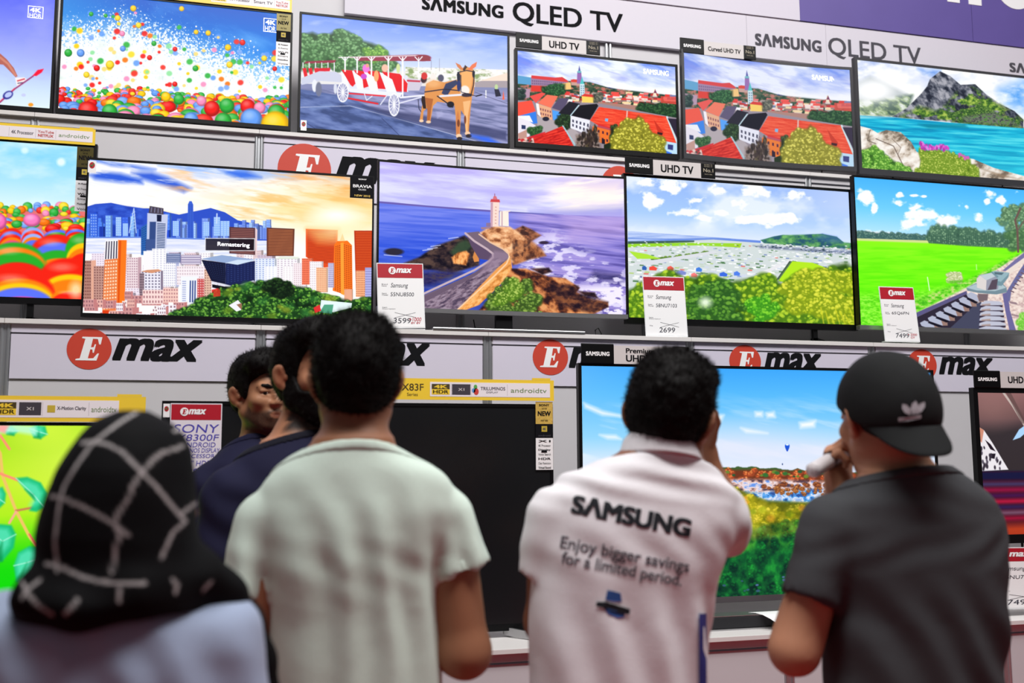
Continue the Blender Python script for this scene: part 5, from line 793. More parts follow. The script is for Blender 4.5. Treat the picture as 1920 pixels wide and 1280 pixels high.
feature_strip(tv_splash, 4.95, 519, 545.5, (25, 57, 78, 122), M_olive, ['SMART TV', '4K Processor', 'X-Reality', 'Wi-Fi', 'Smart', 'Motionflow', 'Voice'])
tv_mule = make_tv('television showing a mule pulling a red and white coach', 0.217, 1.3205, 1.624, 2.251, 4.95, pic_mule, GT, deck=Z2)
energy_sticker(tv_mule, 564, 574.5, 225, 245, 4.95)
tv_town = make_tv('smaller, flat television showing red roofs of a town in vivid colour', 1.351, 2.296, 1.634, 2.178, 4.95, pic_town, GT, deck=Z2, bez=(0.014, 0.014, 0.014, 0.026))
tv_town2 = make_tv('wider curved television showing the same red-roofed town in paler colour', 2.307, 3.397, 1.632, 2.26, 4.95, pic_town, GT, deck=Z2, bez=(0.016, 0.016, 0.016, 0.028), curve=0.03, frame=mat('grey_plastic', (58, 58, 62), 0.35), args=(0.16,), quad=list(r_quads.values())[-1])
tv_lake = make_tv('television showing a rocky peak over a turquoise lake', 3.434, 4.682, 1.63, 2.34, 4.95, pic_lake, GT, deck=Z2, bez=(0.02, 0.02, 0.016, 0.036), frame=mat('grey_plastic', (58, 58, 62), 0.35))
tv_balls = make_tv('television showing striped balls, behind the edge of the sunset city one', -1.915, -0.655, 0.652, 1.366, 4.56, pic_balls, GM, deck=Z1, bez=(0.016, 0.018, 0.016, 0.026), res=0.8, feet='arm')
feature_strip(tv_balls, 4.56, 145, 176, (275, 313, 338, 396), M_olive, ['SMART TV', 'X-Reality', '4K Processor', 'Wi-Fi', 'Smart', 'Motionflow', 'Voice'])
tv_city = make_tv('wide television showing a harbour city at orange sunset', -0.676, 0.544, 0.587, 1.274, 4.45, pic_city, GM, deck=Z1, bez=(0.008, 0.008, 0.01, 0.018), feet='v')
energy_sticker(tv_city, 165.5, 180, 301, 324, 4.45)
pl = Plane((0, 4.4475, 0)); u0, v1_ = pl.px(656.5, 329.5); u1, v0_ = pl.px(699, 373)
s = sheet('corner_label', pl, u0, u1, v0_, v1_, M_blackmatte, tv_city); w_, h_ = u1-u0, v1_-v0_
m = MB(); text(m, 'BRAVIA', pl, u0+w_*0.13, v0_+h_*0.48, u1-w_*0.05, v0_+h_*0.62, 0.0016, 0.02); text(m, 'OLED', pl, u0+w_*0.36, v0_+h_*0.36, u1-w_*0.3, v0_+h_*0.43, 0.0016); text(m, 'SONY', pl, u0+w_*0.36, v0_+h_*0.84, u1-w_*0.28, v0_+h_*0.9, 0.0016, 0.03); m.build('label_words', M_white, s)
text(MB(), 'NEW 2018', pl, u0+w_*0.2, v0_+h_*0.07, u1-w_*0.12, v0_+h_*0.16, 0.0016, 0.02).build('label_year', M_gold, s)
def on_screen(par, txt, D, x0, x1, yt, yb, c=(245, 245, 250), bold=0.02, n=0.0):
    pl = Plane((0, D+0.0025, 0)); return lettering('screen_words', txt, pl, x0, x1, yt, yb, mat('lit_letters_%d' % c[0], c, emis=0.9), par, n, bold)
on_screen(tv_city, 'Remastering', 4.45, 408, 468, 453, 463)
def hdr_box(par, D, x0, x1, yt, ym, yb):
    pl = Plane((0, D+0.0025, 0)); u0, a = pl.px(x0, yt); u1, b = pl.px(x1, yb); mm = pl.px(x0, ym)[1]; c = mat('lit_letters_245', (245, 245, 250), emis=0.9)
    m = MB(); stroke(m, pl, [(u0, b), (u0, a), (u1, a), (u1, b), (u0, b)], 0.003); h = a-mm
    text(m, '4K', pl, u0+(u1-u0)*0.12, mm+h*0.15, u1-(u1-u0)*0.12, a-h*0.2, 0.0008, 0.03); text(m, 'HDR', pl, u0+(u1-u0)*0.1, b+(mm-b)*0.12, u1-(u1-u0)*0.1, mm-(mm-b)*0.05, 0.0008, 0.0); m.build('screen_words', c, par)
hdr_box(tv_skier, 4.95, 53.5, 80, 11, 24, 35); hdr_box(tv_splash, 4.95, 495, 519, 34, 47.5, 61)
on_screen(tv_town, SAM, 4.95, 1206, 1254, 128, 138, (226, 230, 248), 0.03); on_screen(tv_town2, SAM, 4.933, 1522, 1575, 139, 149, (226, 230, 248), 0.03)
tv_light = make_tv('curved television showing a lighthouse on a rocky point', 0.557, 1.763, 0.652, 1.35, 4.45, pic_lighthouse, GM, deck=Z1, bez=(0.008, 0.008, 0.01, 0.02), curve=0.022, feet='bar', chin=M_silver)
tv_valley = make_tv('television showing a bright green valley and town under white clouds', 1.781, 3.071, 0.64, 1.391, 4.5, pic_valley, GM, deck=Z1, bez=(0.016, 0.02, 0.014, 0.03), feet='arm')
tv_field = make_tv('television showing a lime green field beside a railway', 3.039, 4.47, 0.639, 1.452, 4.44, pic_field, GM, deck=Z1, bez=(0.008, 0.01, 0.01, 0.022), feet='arm', chin=M_silver)
def lowtv(x0, y0, x1, y1, D, asp, xw=None):
    a = at(x0, y0, D); b = at(x1, y1, D); return a, b
a, b = at(304, 751, 3.75), at(1036.5, 752.5, 3.75); zt = a[2]-CAM_H
tv_off = make_tv('switched-off black television on the counter, with a handwritten poster', a[0], b[0], zt-0.86, zt, 3.75, None, GB, deck=Z0, bez=(0.012, 0.012, 0.012, 0.024), feet='blade')
energy_sticker(tv_off, 306.5, 318, 756.5, 782, 3.75)
feature_strip(tv_off, 3.75, 1004, 1036, (753, 794.5, 821, 880.5), M_gold, ['android', 'X1', '4K Processor', 'Display', 'Voice Search', 'HDR', 'Clear Resolution', 'Virtual Sound'])
a, b = at(-400, 790, 3.85), at(268, 792, 3.85)
tv_leaves = make_tv('television showing green leaves, beside the checked headscarf', b[0]-1.24, b[0], b[2]-CAM_H-0.71, b[2]-CAM_H, 3.85, pic_leaves, GB, deck=Z0, res=0.7, feet='v')
tv_canyon = make_tv('very large television showing an autumn canyon under blue sky', 1.3115, 3.006, -0.607, 0.378, 3.85, pic_canyon, GB, deck=Z0, bez=(0.014, 0.014, 0.012, 0.024), feet='v', chin=mat('dark_silver', (120, 112, 116), 0.35, metal=0.7))
a = at(1824.5, 726, 3.9)
tv_bird = make_tv('television showing a speckled white bird in dim red light', a[0], a[0]+1.24, a[2]-CAM_H-0.715, a[2]-CAM_H, 3.9, pic_bird, GB, deck=Z0, bez=(0.024, 0.024, 0.024, 0.04), feet='v')
# ------------------------------------------------------------------ header boards clipped on the televisions
def black_header(label, D, x, y0, parts, group='header boards with black ends', white_h=0.0):
    """x: edges in the photo; y0: (top, bottom) at the left edge; parts: one entry per segment"""
    pl = Plane((0, D, 0)); u = [pl.px(a, y0[1])[0] for a in x]; v1 = pl.px(x[0], y0[0])[1]; v0 = pl.px(x[0], y0[1])[1]; h = v1-v0
    r = thing('header_board', ((u[0]+u[-1])/2, D, v0), label, 'sign', group)
    for i, p in enumerate(parts):
        a, b = u[i], u[i+1]; w_ = b-a
        if p[0] == 'brand':
            o = sheet('brand_panel', pl, a, b, v0, v1, M_black, r, -0.004, 0.004, 0.003)
            text(MB(), SAM, pl, a+w_*0.14, v0+h*0.38, b-w_*0.14, v0+h*0.6, 0.0046, 0.05, 0, 1.1).build('brand_word', M_white, o)
        elif p[0] == 'name':
            lo, hi = p[2] if len(p) > 2 else (0.0, 0.92); o = sheet('name_panel', pl, a, b, v0+h*lo, v0+h*hi, M_board, r, -0.003, 0.002)
            for t, (ua, va, ub, vb) in p[1]: text(MB(), t, pl, a+w_*ua, v0+h*va, a+w_*ub, v0+h*vb, 0.0026, 0.028).build('name_word', M_blackmatte, o)
        elif p[0] == 'award':
            o = sheet('award_panel', pl, a, b, v0+h*0.02, v0+h*0.95, M_black, r, -0.004, 0.003, 0.003); g = M_grey
            m = MB(); text(m, 'No.1', pl, a+w_*0.16, v0+h*0.4, b-w_*0.16, v0+h*0.62, 0.0036, 0.01)
            for k in (0.72, 0.82): text(m, 'GLOBAL TV', pl, a+w_*0.22, v0+h*k, b-w_*0.2, v0+h*(k+0.06), 0.0036)
            text(m, 'SINCE 2006', pl, a+w_*0.24, v0+h*0.24, b-w_*0.24, v0+h*0.3, 0.0036); m.build('award_words', mat('pale_print', (170, 160, 140)), o)
    return r
U1 = [('UHD TV', (0.16, 0.2, 0.84, 0.68))]
black_header('black and white header board on the vivid red-roofed town television', 4.945, (967, 1016, 1099, 1125), (60.5, 88.5), [('brand',), ('name', U1), ('award',)])
black_header('header board with small words on the paler curved town television', 4.925, (1275, 1320, 1394, 1417), (70, 98), [('brand',), ('name', [('Curved UHD TV', (0.1, 0.3, 0.92, 0.6))]), ('award',)])
black_header('header board on the green valley television', 4.49, (1172, 1224.5, 1314, 1341), (293, 324), [('brand',), ('name', U1), ('award',)])
black_header('header board on the very large canyon television', 3.845, (1089.5, 1151, 1262, 1292), (643, 680.5), [('brand',), ('name', [('Premium', (0.2, 0.55, 0.68, 0.8)), ('UHD TV', (0.2, 0.12, 0.78, 0.46))]), ('award',)])
black_header('header board on the television with the speckled bird', 3.895, (1826.5, 1876, 1950, 1985), (694, 726), [('brand',), ('name', [('UHD TV', (0.19, 0.28, 0.86, 0.68))], (0.0, 0.95)), ('award',)])
def yellow_header(label, D, x0, x1, yt, yb, cells, step=None, series=None, group='yellow header boards'):
    """cells: (left, right, kind, words) in photo x; yt/yb: top and base at the right end"""
    pl = Plane((0, D, 0)); u0 = pl.px(x0, yb)[0]; u1 = pl.px(x1, yb)[0]; v1 = pl.px(x1, yt)[1]; v0 = pl.px(x1, yb)[1]; h = v1-v0
    r = thing('header_board', ((u0+u1)/2, D, v0), label, 'sign', group)
    sheet('board', pl, u0, u1, v0, v1, M_yellow, r, -0.003, 0.002)
    if step: sheet('raised_corner', pl, pl.px(step[0], yb)[0], pl.px(step[1], yb)[0], v1+0.0004, v1+h*0.1, M_yellow, r, -0.003, 0.002)
    ua = pl.px(cells[0][0], yb)[0]; ub = pl.px(cells[-1][1], yb)[0]
    w = sheet('white_band', pl, ua, ub, v0+h*0.16, v0+h*0.84, mat('band_white', (240, 234, 238), 0.35), r, 0.0021, 0.0028)
    if series:
        m = MB(); (t, sx0, sx1), (t2, tx0, tx1) = series
        text(m, t, pl, pl.px(sx0, yb)[0], v0+h*0.42, pl.px(sx1, yb)[0], v0+h*0.75, 0.0026, 0.008); text(m, t2, pl, pl.px(tx0, yb)[0], v0+h*0.17, pl.px(tx1, yb)[0], v0+h*0.32, 0.0026); m.build('series_words', mat('dark_olive_print', (74, 62, 30)), r)
    for i, (a, b, kind, t) in enumerate(cells):
        a = pl.px(a, yb)[0]; b = pl.px(b, yb)[0]; w_ = b-a; cy_ = v0+h*0.5
        if i: stroke(MB(), pl, [(a, v0+h*0.24), (a, v0+h*0.76)], 0.0015, 0.0028, 0.0032).build('divider', mat('pale_line', (196, 190, 196)), w)
        if kind == 'hdr':
            q = (a+b)/2; sheet('dark_box', pl, q-0.035, q+0.035, cy_, cy_+h*0.25, mat('dark_olive_print', (74, 62, 30)), w, 0.0028, 0.0034); sheet('gold_box', pl, q-0.035, q+0.035, cy_-h*0.25, cy_, M_yellow, w, 0.0028, 0.0034)
            text(MB(), '4K', pl, q-0.026, cy_+h*0.04, q+0.026, cy_+h*0.2, 0.0038, 0.04).build('box_word', M_yellow, w); text(MB(), 'HDR', pl, q-0.03, cy_-h*0.2, q+0.03, cy_-h*0.04, 0.0038, 0.02).build('box_word', M_blackmatte, w)
        elif kind == 'chip':
            q = (a+b)/2; sheet('chip_mark', pl, q-0.036, q+0.036, cy_-h*0.25, cy_+h*0.25, mat('chip_grey', (66, 62, 70)), w, 0.0028, 0.0034); text(MB(), 'X1', pl, q-0.012, cy_-h*0.06, q+0.012, cy_+h*0.06, 0.0038, 0.02).build('box_word', M_board, w)
        elif kind == 'mark':
            sheet('mark', pl, a+w_*0.1, a+w_*0.27, cy_-h*0.14, cy_+h*0.14, mat('gold_print', (200, 176, 60), 0.5), w, 0.0028, 0.0034); text(MB(), t, pl, a+w_*0.31, cy_-h*0.08, b-w_*0.06, cy_+h*0.1, 0.0034, 0.02).build('band_word', M_grey, w)
        elif kind == 'drops':
            for k, (dx, dy, c) in enumerate([(0.1, 0.13, (90, 170, 80)), (0.05, -0.04, (90, 150, 210)), (0.12, -0.09, (206, 66, 60))]): disc(MB(), pl, a+w_*(dx+0.02), cy_+h*dy, 0.007+0.003*(k == 2), 0.009+0.004*(k == 2), 0.0028, 0.0034, 18).build('colour_drop', mat('colour_drop_%d' % k, c), w)
            text(MB(), t, pl, a+w_*0.26, cy_-h*0.02, b-w_*0.06, cy_+h*0.14, 0.0034, 0.012).build('band_word', M_grey, w); text(MB(), 'DISPLAY', pl, a+w_*0.42, cy_-h*0.16, b-w_*0.26, cy_-h*0.08, 0.0034).build('band_word', M_grey, w)
        elif kind == 'red2':
            m = MB(); text(m, t[0], pl, a+w_*0.1, cy_+h*0.04, b-w_*0.1, cy_+h*0.2, 0.0034, 0.015); text(m, t[1], pl, a+w_*0.12, cy_-h*0.2, b-w_*0.12, cy_-h*0.03, 0.0034, 0.03); m.build('band_word', mat('word_red', (190, 60, 56)), w)
        else: text(MB(), t, pl, a+w_*0.08, cy_-h*0.12, b-w_*0.08, cy_+h*0.1, 0.0034, 0.012 if kind == 'bold' else 0.0).build('band_word', mat('word_green', (110, 140, 84)) if kind == 'green' else M_grey, w)
    return r
yellow_header('yellow header board cut by the top edge, on the splashing balls television', 4.945, 150, 547, -2, 23.5, [(395, 424, 'hdr', ''), (424, 472, 'bold', '4K Processor'), (472, 514, 'bold', 'Smart TV'), (514, 543, 'red2', ('YouTube', 'NETFLIX'))])
yellow_header('yellow header board on the television with striped balls', 4.555, -240, 178, 243, 273, [(-60, 16, 'hdr', ''), (16, 66, 'bold', '4K Processor'), (66, 104, 'red2', ('YouTube', 'NETFLIX')), (104, 173, 'green', 'androidtv ')], (148, 174))
yellow_header('yellow header board on the green leaves television above the checked scarf', 3.845, -260, 272, 744, 791, [(-14, 32, 'hdr', ''), (32, 79, 'chip', ''), (79, 166, 'mark', 'X-Motion Clarity'), (166, 222, 'green', 'androidtv'), (222, 264, 'green', ' . ')] [:4]+[(222, 263, 'none', '-')][:0], (218, 264))
yellow_header('long yellow header board on the switched-off television', 3.745, 600, 1038.5, 713, 751.5, [(806, 846, 'hdr', ''), (846, 883, 'chip', ''), (883, 951, 'drops', 'TRILUMINOS'), (951, 1031, 'green', 'androidtv    ')], (998, 1032), (('X83F', 753, 794), ('Series', 763, 783)))

# ------------------------------------------------------------------ price cards in clear holders
M_acr = mat('clear_acrylic', (236, 238, 240), 0.12, spec=0.5)
M_ink = mat('pen_ink', (44, 46, 60), 0.6); M_redink = mat('red_ink', (190, 50, 70), 0.6); M_blueink = mat('blue_marker', (76, 70, 176), 0.6)
def cardplane(bl, br, tl, D, lean): 
    a = at(*bl, D); b = at(*br, D); c = at(*tl, D+lean); return Plane(a, b-a, c-a), np.linalg.norm(b-a), (c-a)@Plane(a, b-a, c-a).U
def emax_band(par, pl, w_, h_, f0, n, e0=0.26, name='header_band'):
    b = sheet(name, pl, w_*0.02, w_*0.98, h_*f0, h_*0.985, M_cardred, par, n, n+0.0006); n2 = n+0.0007; hb = h_*(0.985-f0); cy_ = h_*f0+hb*0.52
    e_logo(b, pl, w_*(e0+0.07), cy_, hb*0.26, hb*0.27, n2, M_white, M_cardred); text(MB(), 'max', pl, w_*(e0+0.15), cy_-hb*0.17, w_*(e0+0.49), cy_+hb*0.17, n2+0.001, 0.04, 0.28).build('logo_word', M_white, b)
def price_card(label, bl, br, tl, D, lean, brand, model, old, price, extra=None, foot=0.055):
    pl, w_, h_ = cardplane(bl, br, tl, D, lean); r = thing('price_card', pl.O, label, 'price card', 'price cards in clear holders')
    m = MB(); slab(m, pl, 0, w_, 0, h_, -0.003, 0); m.build('holder', M_acr, r)
    base = pl.O-np.array([0, 0, 0]); f = MB(); z = base[2]; y = base[1]; x0 = min(pl.O[0], pl.pt(w_, 0)[0]); x1 = max(pl.O[0], pl.pt(w_, 0)[0]); zl = min(z, pl.pt(w_, 0)[2])
    f.box(x0, x1, y+0.004, y+foot, zl-0.0005, zl+0.0025); f.build('holder_foot', M_acr, r)
    c = sheet('card', pl, w_*0.02, w_*0.98, h_*0.02, h_*0.985, M_white, r, 0.0002, 0.0006)
    emax_band(r, pl, w_, h_, 0.77, 0.0007)
    m = MB(); 
    for t, va in (('Brand', 0.66), ('Name', 0.635), ('Item', 0.52), ('Model', 0.495), ('Item', 0.305), ('Description', 0.28), ('Was', 0.17)): text(m, t, pl, w_*0.1, h_*va, w_*(0.1+0.025*len(t)), h_*(va+0.018), 0.0012)
    m.build('printed_words', M_grey, r)
    m = MB(); text(m, brand, pl, w_*0.29, h_*0.6, w_*0.66, h_*0.69, 0.0012, 0.0, 0.25); text(m, model, pl, w_*0.28, h_*0.485, w_*0.78, h_*0.545, 0.0012, 0.0, 0.1); m.build('handwriting', M_ink, r)
    stroke(MB(), pl, [(w_*0.36, h_*0.155), (w_*0.8, h_*0.235)], 0.0012, 0.001, 0.0013).build('crossing_stroke', M_ink, r); stroke(MB(), pl, [(w_*0.36, h_*0.235), (w_*0.8, h_*0.16)], 0.0012, 0.001, 0.0013).build('crossing_stroke', M_ink, r)
    text(MB(), price, pl, w_*0.32, h_*0.07, w_*(0.36+0.085*len(price)), h_*0.15, 0.0012, 0.0, 0.1).build('handwritten_price', M_ink, r)
    if extra: m = MB(); [text(m, t, pl, w_*a, h_*b, w_*c_, h_*d, 0.0014, 0.006, 0.2) for t, a, b, c_, d in extra]; m.build('red_handwriting', M_redink, r)
    return r
DC = 4.375
price_card('price card standing before the lighthouse television', (709, 614.5), (797.5, 614.5), (706, 492.5), DC, 0.02, 'Samsung', '55NU8500', '', '3599', [('+1000', 0.66, 0.1, 0.92, 0.16), ('ev ev', 0.7, 0.06, 0.9, 0.09)])
price_card('price card standing before the green valley television', (1211, 630.5), (1290, 631.5), (1203, 517), DC, 0.02, 'Samsung', '58NU7103', '', '2699')
price_card('tilted price card standing before the lime green field television', (1660, 640), (1725.5, 641), (1642, 536.5), DC, 0.03, 'Samsung', '65Q6FN', '', '7499', [('+ 2000', 0.66, 0.11, 0.93, 0.15), ('GV', 0.74, 0.06, 0.86, 0.1)], 0.03)
price_card('large upright price card on the counter beside the charcoal T-shirt', (1851, 1143), (1972, 1139.5), (1850, 1026), 3.62, 0.02, 'Samsung', '75NU7100', '', '7499')
# handwritten poster taped on the switched-off television
pl = Plane((0, 3.7485, 0)); u0, v1 = pl.px(320, 755.5); u1 = pl.px(417, 755)[0]; v0 = v1-(u1-u0)*1.42
q = Plane((u0, 3.7485, v0)); w_, h_ = u1-u0, v1-v0
r = thing('poster', (u0+w_/2, 3.7485, v0), 'handwritten blue marker poster with red band, taped on the switched-off television', 'poster')
sheet('paper', q, 0, w_, 0, h_, mat('poster_paper', (226, 222, 230), 0.5), r, 0, 0.0006)
emax_band(r, q, w_, h_, 0.765, 0.0007, 0.2, 'red_band')
m = MB(); k = w_
for t, x0, x1, yt, yb in [('SONY', 326, 411, 795, 811), ('X8300F', 330, 411, 814, 826), ('ANDROID', 340, 404, 829, 838), ('TRILUMINOS DISPLAY', 322, 412, 840, 848), ('PROCESSOR', 335, 402, 851, 858), ('55" HDR', 345, 395, 863, 873), ('2999', 350, 395, 878, 890)]:
    a, b = pl.px(x0, yt); c, d = pl.px(x1, yb); text(m, t, q, a-u0, d-v0, c-u0, b-v0, 0.0014, 0.0, 0.12)
m.build('marker_writing', M_blueink, r)
# ------------------------------------------------------------------ small things on the shelves and counter
a = at(1030, 601, 4.43); r = thing('fallen_card', (at(990, 610, 4.46)[0], 4.46, Z1), 'white product card lying flat beneath the lighthouse television', 'card')
pl = Plane((at(948, 611, 4.5)[0], 4.5, Z1+0.0155), (1, 0.05, 0.0), (0.35, 1.0, 0.35)); sheet('card', pl, 0, 0.16, 0, 0.05, M_board, r, -0.001, 0); sheet('dark_end', pl, 0.162, 0.21, 0, 0.05, M_black, r, -0.001, 0); text(MB(), 'UHD TV', pl, 0.01, 0.006, 0.11, 0.03, 0.0005, 0.03).build('card_word', M_blackmatte, r)
cb = MB(); p0 = at(888, 588, 4.62); cb.tube([(p0[0], 4.62, Z1+0.09), (p0[0]+0.01, 4.62, Z1+0.03), (p0[0]+0.05, 4.63, Z1+0.008), (p0[0]+0.11, 4.66, Z1+0.005)], 0.0028, 6)
tag(cb.build('power_cable', M_black, smooth=True, origin=(p0[0], 4.62, Z1)), 'black cable curling down behind the stand of the lighthouse television', 'cable', 'television cables')
cb = MB(); p0 = at(1112, 612, 4.5); cb.tube([(p0[0], 4.46, Z1+0.003), (p0[0]-0.004, 4.46, Z1+0.035), (p0[0]+0.012, 4.46, Z1+0.045), (p0[0]+0.03, 4.47, Z1+0.02), (p0[0]+0.034, 4.49, Z1+0.003)], 0.003, 6)
tag(cb.build('power_cable', M_black, smooth=True, origin=(p0[0], 4.46, Z1)), 'black cable loop between the lighthouse and green valley televisions', 'cable', 'television cables')
a = at(1318, 1176, 3.66); b = at(1446, 1166, 3.66); r = thing('soundbar', ((a[0]+1.95)/2, 3.69, Z0), 'long dark soundbar lying under the very large canyon television', 'soundbar')
MB().box(1.42, 2.3, 3.655, 3.74, Z0+0.006, Z0+0.052).build('body', mat('soundbar_cloth', (34, 34, 38), 0.7), r, bevel=0.004); MB().box(1.42, 2.3, 3.652, 3.742, Z0+0.0004, Z0+0.0055).build('silver_foot', M_silver, r); MB().box(1.42, 2.3, 3.655, 3.74, Z0+0.0525, Z0+0.056).build('silver_top', M_silver, r)
a = at(1412, 1143, 3.66)
pl = Plane((a[0]+0.0, 3.60, Z0+0.075), (1, -0.35, -0.12), (0.1, 1, 0.12)); r = thing('paper_sheet', (a[0]+0.1, 3.6, Z0+0.06), 'white sheet of paper lying over the soundbar', 'paper')
c0, c1, c2, c3 = at(1403, 1143.5, 3.70), at(1500, 1138, 3.70), at(1530, 1200, 3.57), at(1458, 1174, 3.575)
c0[2] = Z0+0.0575; c1[2] = Z0+0.058; c2[2] = Z0+0.03; c3[2] = Z0+0.03
m = MB(); V = []
for k in range(5):
    t = k/4
    for e in (0, 0.0006): V += [tuple(c0*(1-t)+c3*t+np.array((0, 0, e+0.012*math.sin(t*3.14)))), tuple(c1*(1-t)+c2*t+np.array((0, 0, e+0.012*math.sin(t*3.14))))]
F = [(1+4*k, 4*k, 4*k+4, 4*k+5) for k in range(4)]+[(2+4*k, 3+4*k, 4*k+7, 4*k+6) for k in range(4)]+[(4*k, 4*k+2, 4*k+6, 4*k+4) for k in range(4)]+[(4*k+3, 4*k+1, 4*k+5, 4*k+7) for k in range(4)]+[(0, 1, 3, 2), (16, 18, 19, 17)]
m.add(V, F).build('sheet', M_white, r)
# ------------------------------------------------------------------ rounded solids for people: distance fields turned into one smooth skin
def unit(v): v = np.asarray(v, float); return v/np.linalg.norm(v)
def s_cone(a, b, ra, rb):
    a = np.array(a, float); b = np.array(b, float); ba = b-a; L = ba@ba+1e-12; R = max(ra, rb)
    def f(X, Y, Z):
        px, py, pz = X-a[0], Y-a[1], Z-a[2]; t = np.clip((px*ba[0]+py*ba[1]+pz*ba[2])/L, 0, 1)
        return np.sqrt((px-t*ba[0])**2+(py-t*ba[1])**2+(pz-t*ba[2])**2)-(ra+(rb-ra)*t)
    return f, np.minimum(a, b)-R, np.maximum(a, b)+R
def s_ell(c, r, M=None):
    c = np.array(c, float); r = np.array(r, float); M = np.eye(3) if M is None else M
    def f(X, Y, Z):
        px, py, pz = X-c[0], Y-c[1], Z-c[2]; q = [M[0, i]*px+M[1, i]*py+M[2, i]*pz for i in range(3)]
        k0 = np.sqrt(sum((q[i]/r[i])**2 for i in range(3))); k1 = np.sqrt(sum((q[i]/r[i]**2)**2 for i in range(3)))+1e-9
        return k0*(k0-1)/k1
    e = np.sqrt(((M*r)**2).sum(1)); return f, c-e, c+e
def s_loft(sec, n=2.4, cap=True):
    "sec rows: z, cx, cy, rx, ry"
    s = np.array(sorted(sec), float); zz = np.linspace(s[0, 0], s[-1, 0], 160); C = np.stack([np.interp(zz, s[:, 0], s[:, i]) for i in range(1, 5)], 1)
    k = np.exp(-np.linspace(-2, 2, 13)**2); k /= k.sum(); P = np.pad(C, ((6, 6), (0, 0)), mode='edge'); C2 = np.stack([np.convolve(P[:, i], k, 'valid') for i in range(4)], 1)
    def f(X, Y, Z):
        z = np.clip(Z, zz[0], zz[-1]); cx, cy, rx, ry = (np.interp(z, zz, C2[:, i]) for i in range(4))
        q = (np.abs((X-cx)/rx)**n+np.abs((Y-cy)/ry)**n)**(1.0/n); d = (q-1)*np.minimum(rx, ry)
        return np.maximum(d, np.maximum(zz[0]-Z, Z-zz[-1])) if cap else d
    return f, np.array([(s[:, 1]-s[:, 3]).min(), (s[:, 2]-s[:, 4]).min(), s[0, 0]]), np.array([(s[:, 1]+s[:, 3]).max(), (s[:, 2]+s[:, 4]).max(), s[-1, 0]])
def s_half(p, nrm):
    p = np.array(p, float); nrm = unit(nrm)
    return (lambda X, Y, Z: (X-p[0])*nrm[0]+(Y-p[1])*nrm[1]+(Z-p[2])*nrm[2]), None, None
def axis_pts(lo, hi, h, fine=()):
    out = [lo]
    while out[-1] < hi:
        x = out[-1]; st = h
        for a, b, hf in fine:
            if a-h <= x <= b: st = min(st, hf)
        out.append(x+st)
    return np.array(out)
def field(prims, xs, ys, zs):
    D = np.full((len(xs), len(ys), len(zs)), 0.12, np.float32)
    for op, (f, lo, hi), k in prims:
        if lo is None: sl = (slice(None),)*3
        else:
            pad = k+0.045; sl = tuple(slice(max(0, np.searchsorted(a, l-pad)-1), np.searchsorted(a, h_+pad)+1) for a, l, h_ in zip((xs, ys, zs), lo, hi))
        X, Y, Z = xs[sl[0]][:, None, None], ys[sl[1]][None, :, None], zs[sl[2]][None, None, :]
        d = f(X, Y, Z); a = D[sl]
        if op == 'u': h_ = np.maximum(k-np.abs(a-d), 0)/max(k, 1e-6); D[sl] = np.minimum(a, d)-h_*h_*k*0.25
        elif op == 's': h_ = np.maximum(k-np.abs(a+d), 0)/max(k, 1e-6); D[sl] = np.maximum(a, -d)+h_*h_*k*0.25
        elif op == 'i': h_ = np.maximum(k-np.abs(a-d), 0)/max(k, 1e-6); D[sl] = np.maximum(a, d)+h_*h_*k*0.25
    return D
def surfnet(D, xs, ys, zs):
    S = D < 0; nx, ny, nz = D.shape
    cs = [(i, j, k) for i in (0, 1) for j in (0, 1) for k in (0, 1)]
    sub = lambda A, c: A[c[0]:nx-1+c[0], c[1]:ny-1+c[1], c[2]:nz-1+c[2]]
    cnt = sum(sub(S, c).astype(np.int8) for c in cs); I, J, K = np.nonzero((cnt > 0) & (cnt < 8)); n = len(I)
    val = {c: D[I+c[0], J+c[1], K+c[2]].astype(float) for c in cs}; acc = np.zeros((n, 3)); num = np.zeros(n)
    for c in cs:
        for ax in range(3):
            if c[ax]: continue
            e = list(c); e[ax] = 1; e = tuple(e); a, b = val[c], val[e]; m = (a < 0) != (b < 0); t = np.where(m, a/np.where(m, a-b, 1), 0)
            for q in range(3): acc[:, q] += np.where(m, (t if q == ax else c[q]), 0)
            num += m
    acc /= num[:, None]; V = np.stack([ar[ii]+(ar[np.minimum(ii+1, len(ar)-1)]-ar[ii])*acc[:, q] for q, (ar, ii) in enumerate(((xs, I), (ys, J), (zs, K)))], 1)
    ids = np.full((nx, ny, nz), -1, np.int32); ids[I, J, K] = np.arange(n); F = []
    for ax in range(3):
        o1, o2 = [(1, 2), (2, 0), (0, 1)][ax]; sl0 = [slice(1, None)]*3; sl0[ax] = slice(0, -1); sl1 = [slice(1, None)]*3; sl1[ax] = slice(1, None)
        m = S[tuple(sl0)] != S[tuple(sl1)]; P = np.stack(np.nonzero(m), 1); off = np.array([1, 1, 1]); off[ax] = 0; P = P+off
        e1 = np.zeros(3, int); e1[o1] = 1; e2 = np.zeros(3, int); e2[o2] = 1
        q = np.stack([ids[tuple((P-d).T)] for d in (e1+e2, e2, 0*e1, e1)], 1); ins = S[tuple(P.T)]; q[~ins] = q[~ins][:, ::-1]; F.append(q[(q >= 0).all(1)])
    return V, np.concatenate(F)
def vnormals(V, F):
    n = np.cross(V[F[:, 2]]-V[F[:, 0]], V[F[:, 3]]-V[F[:, 1]]); N = np.zeros_like(V)
    for i in range(4): np.add.at(N, F[:, i], n)
    return N/(np.linalg.norm(N, axis=1, keepdims=True)+1e-12)
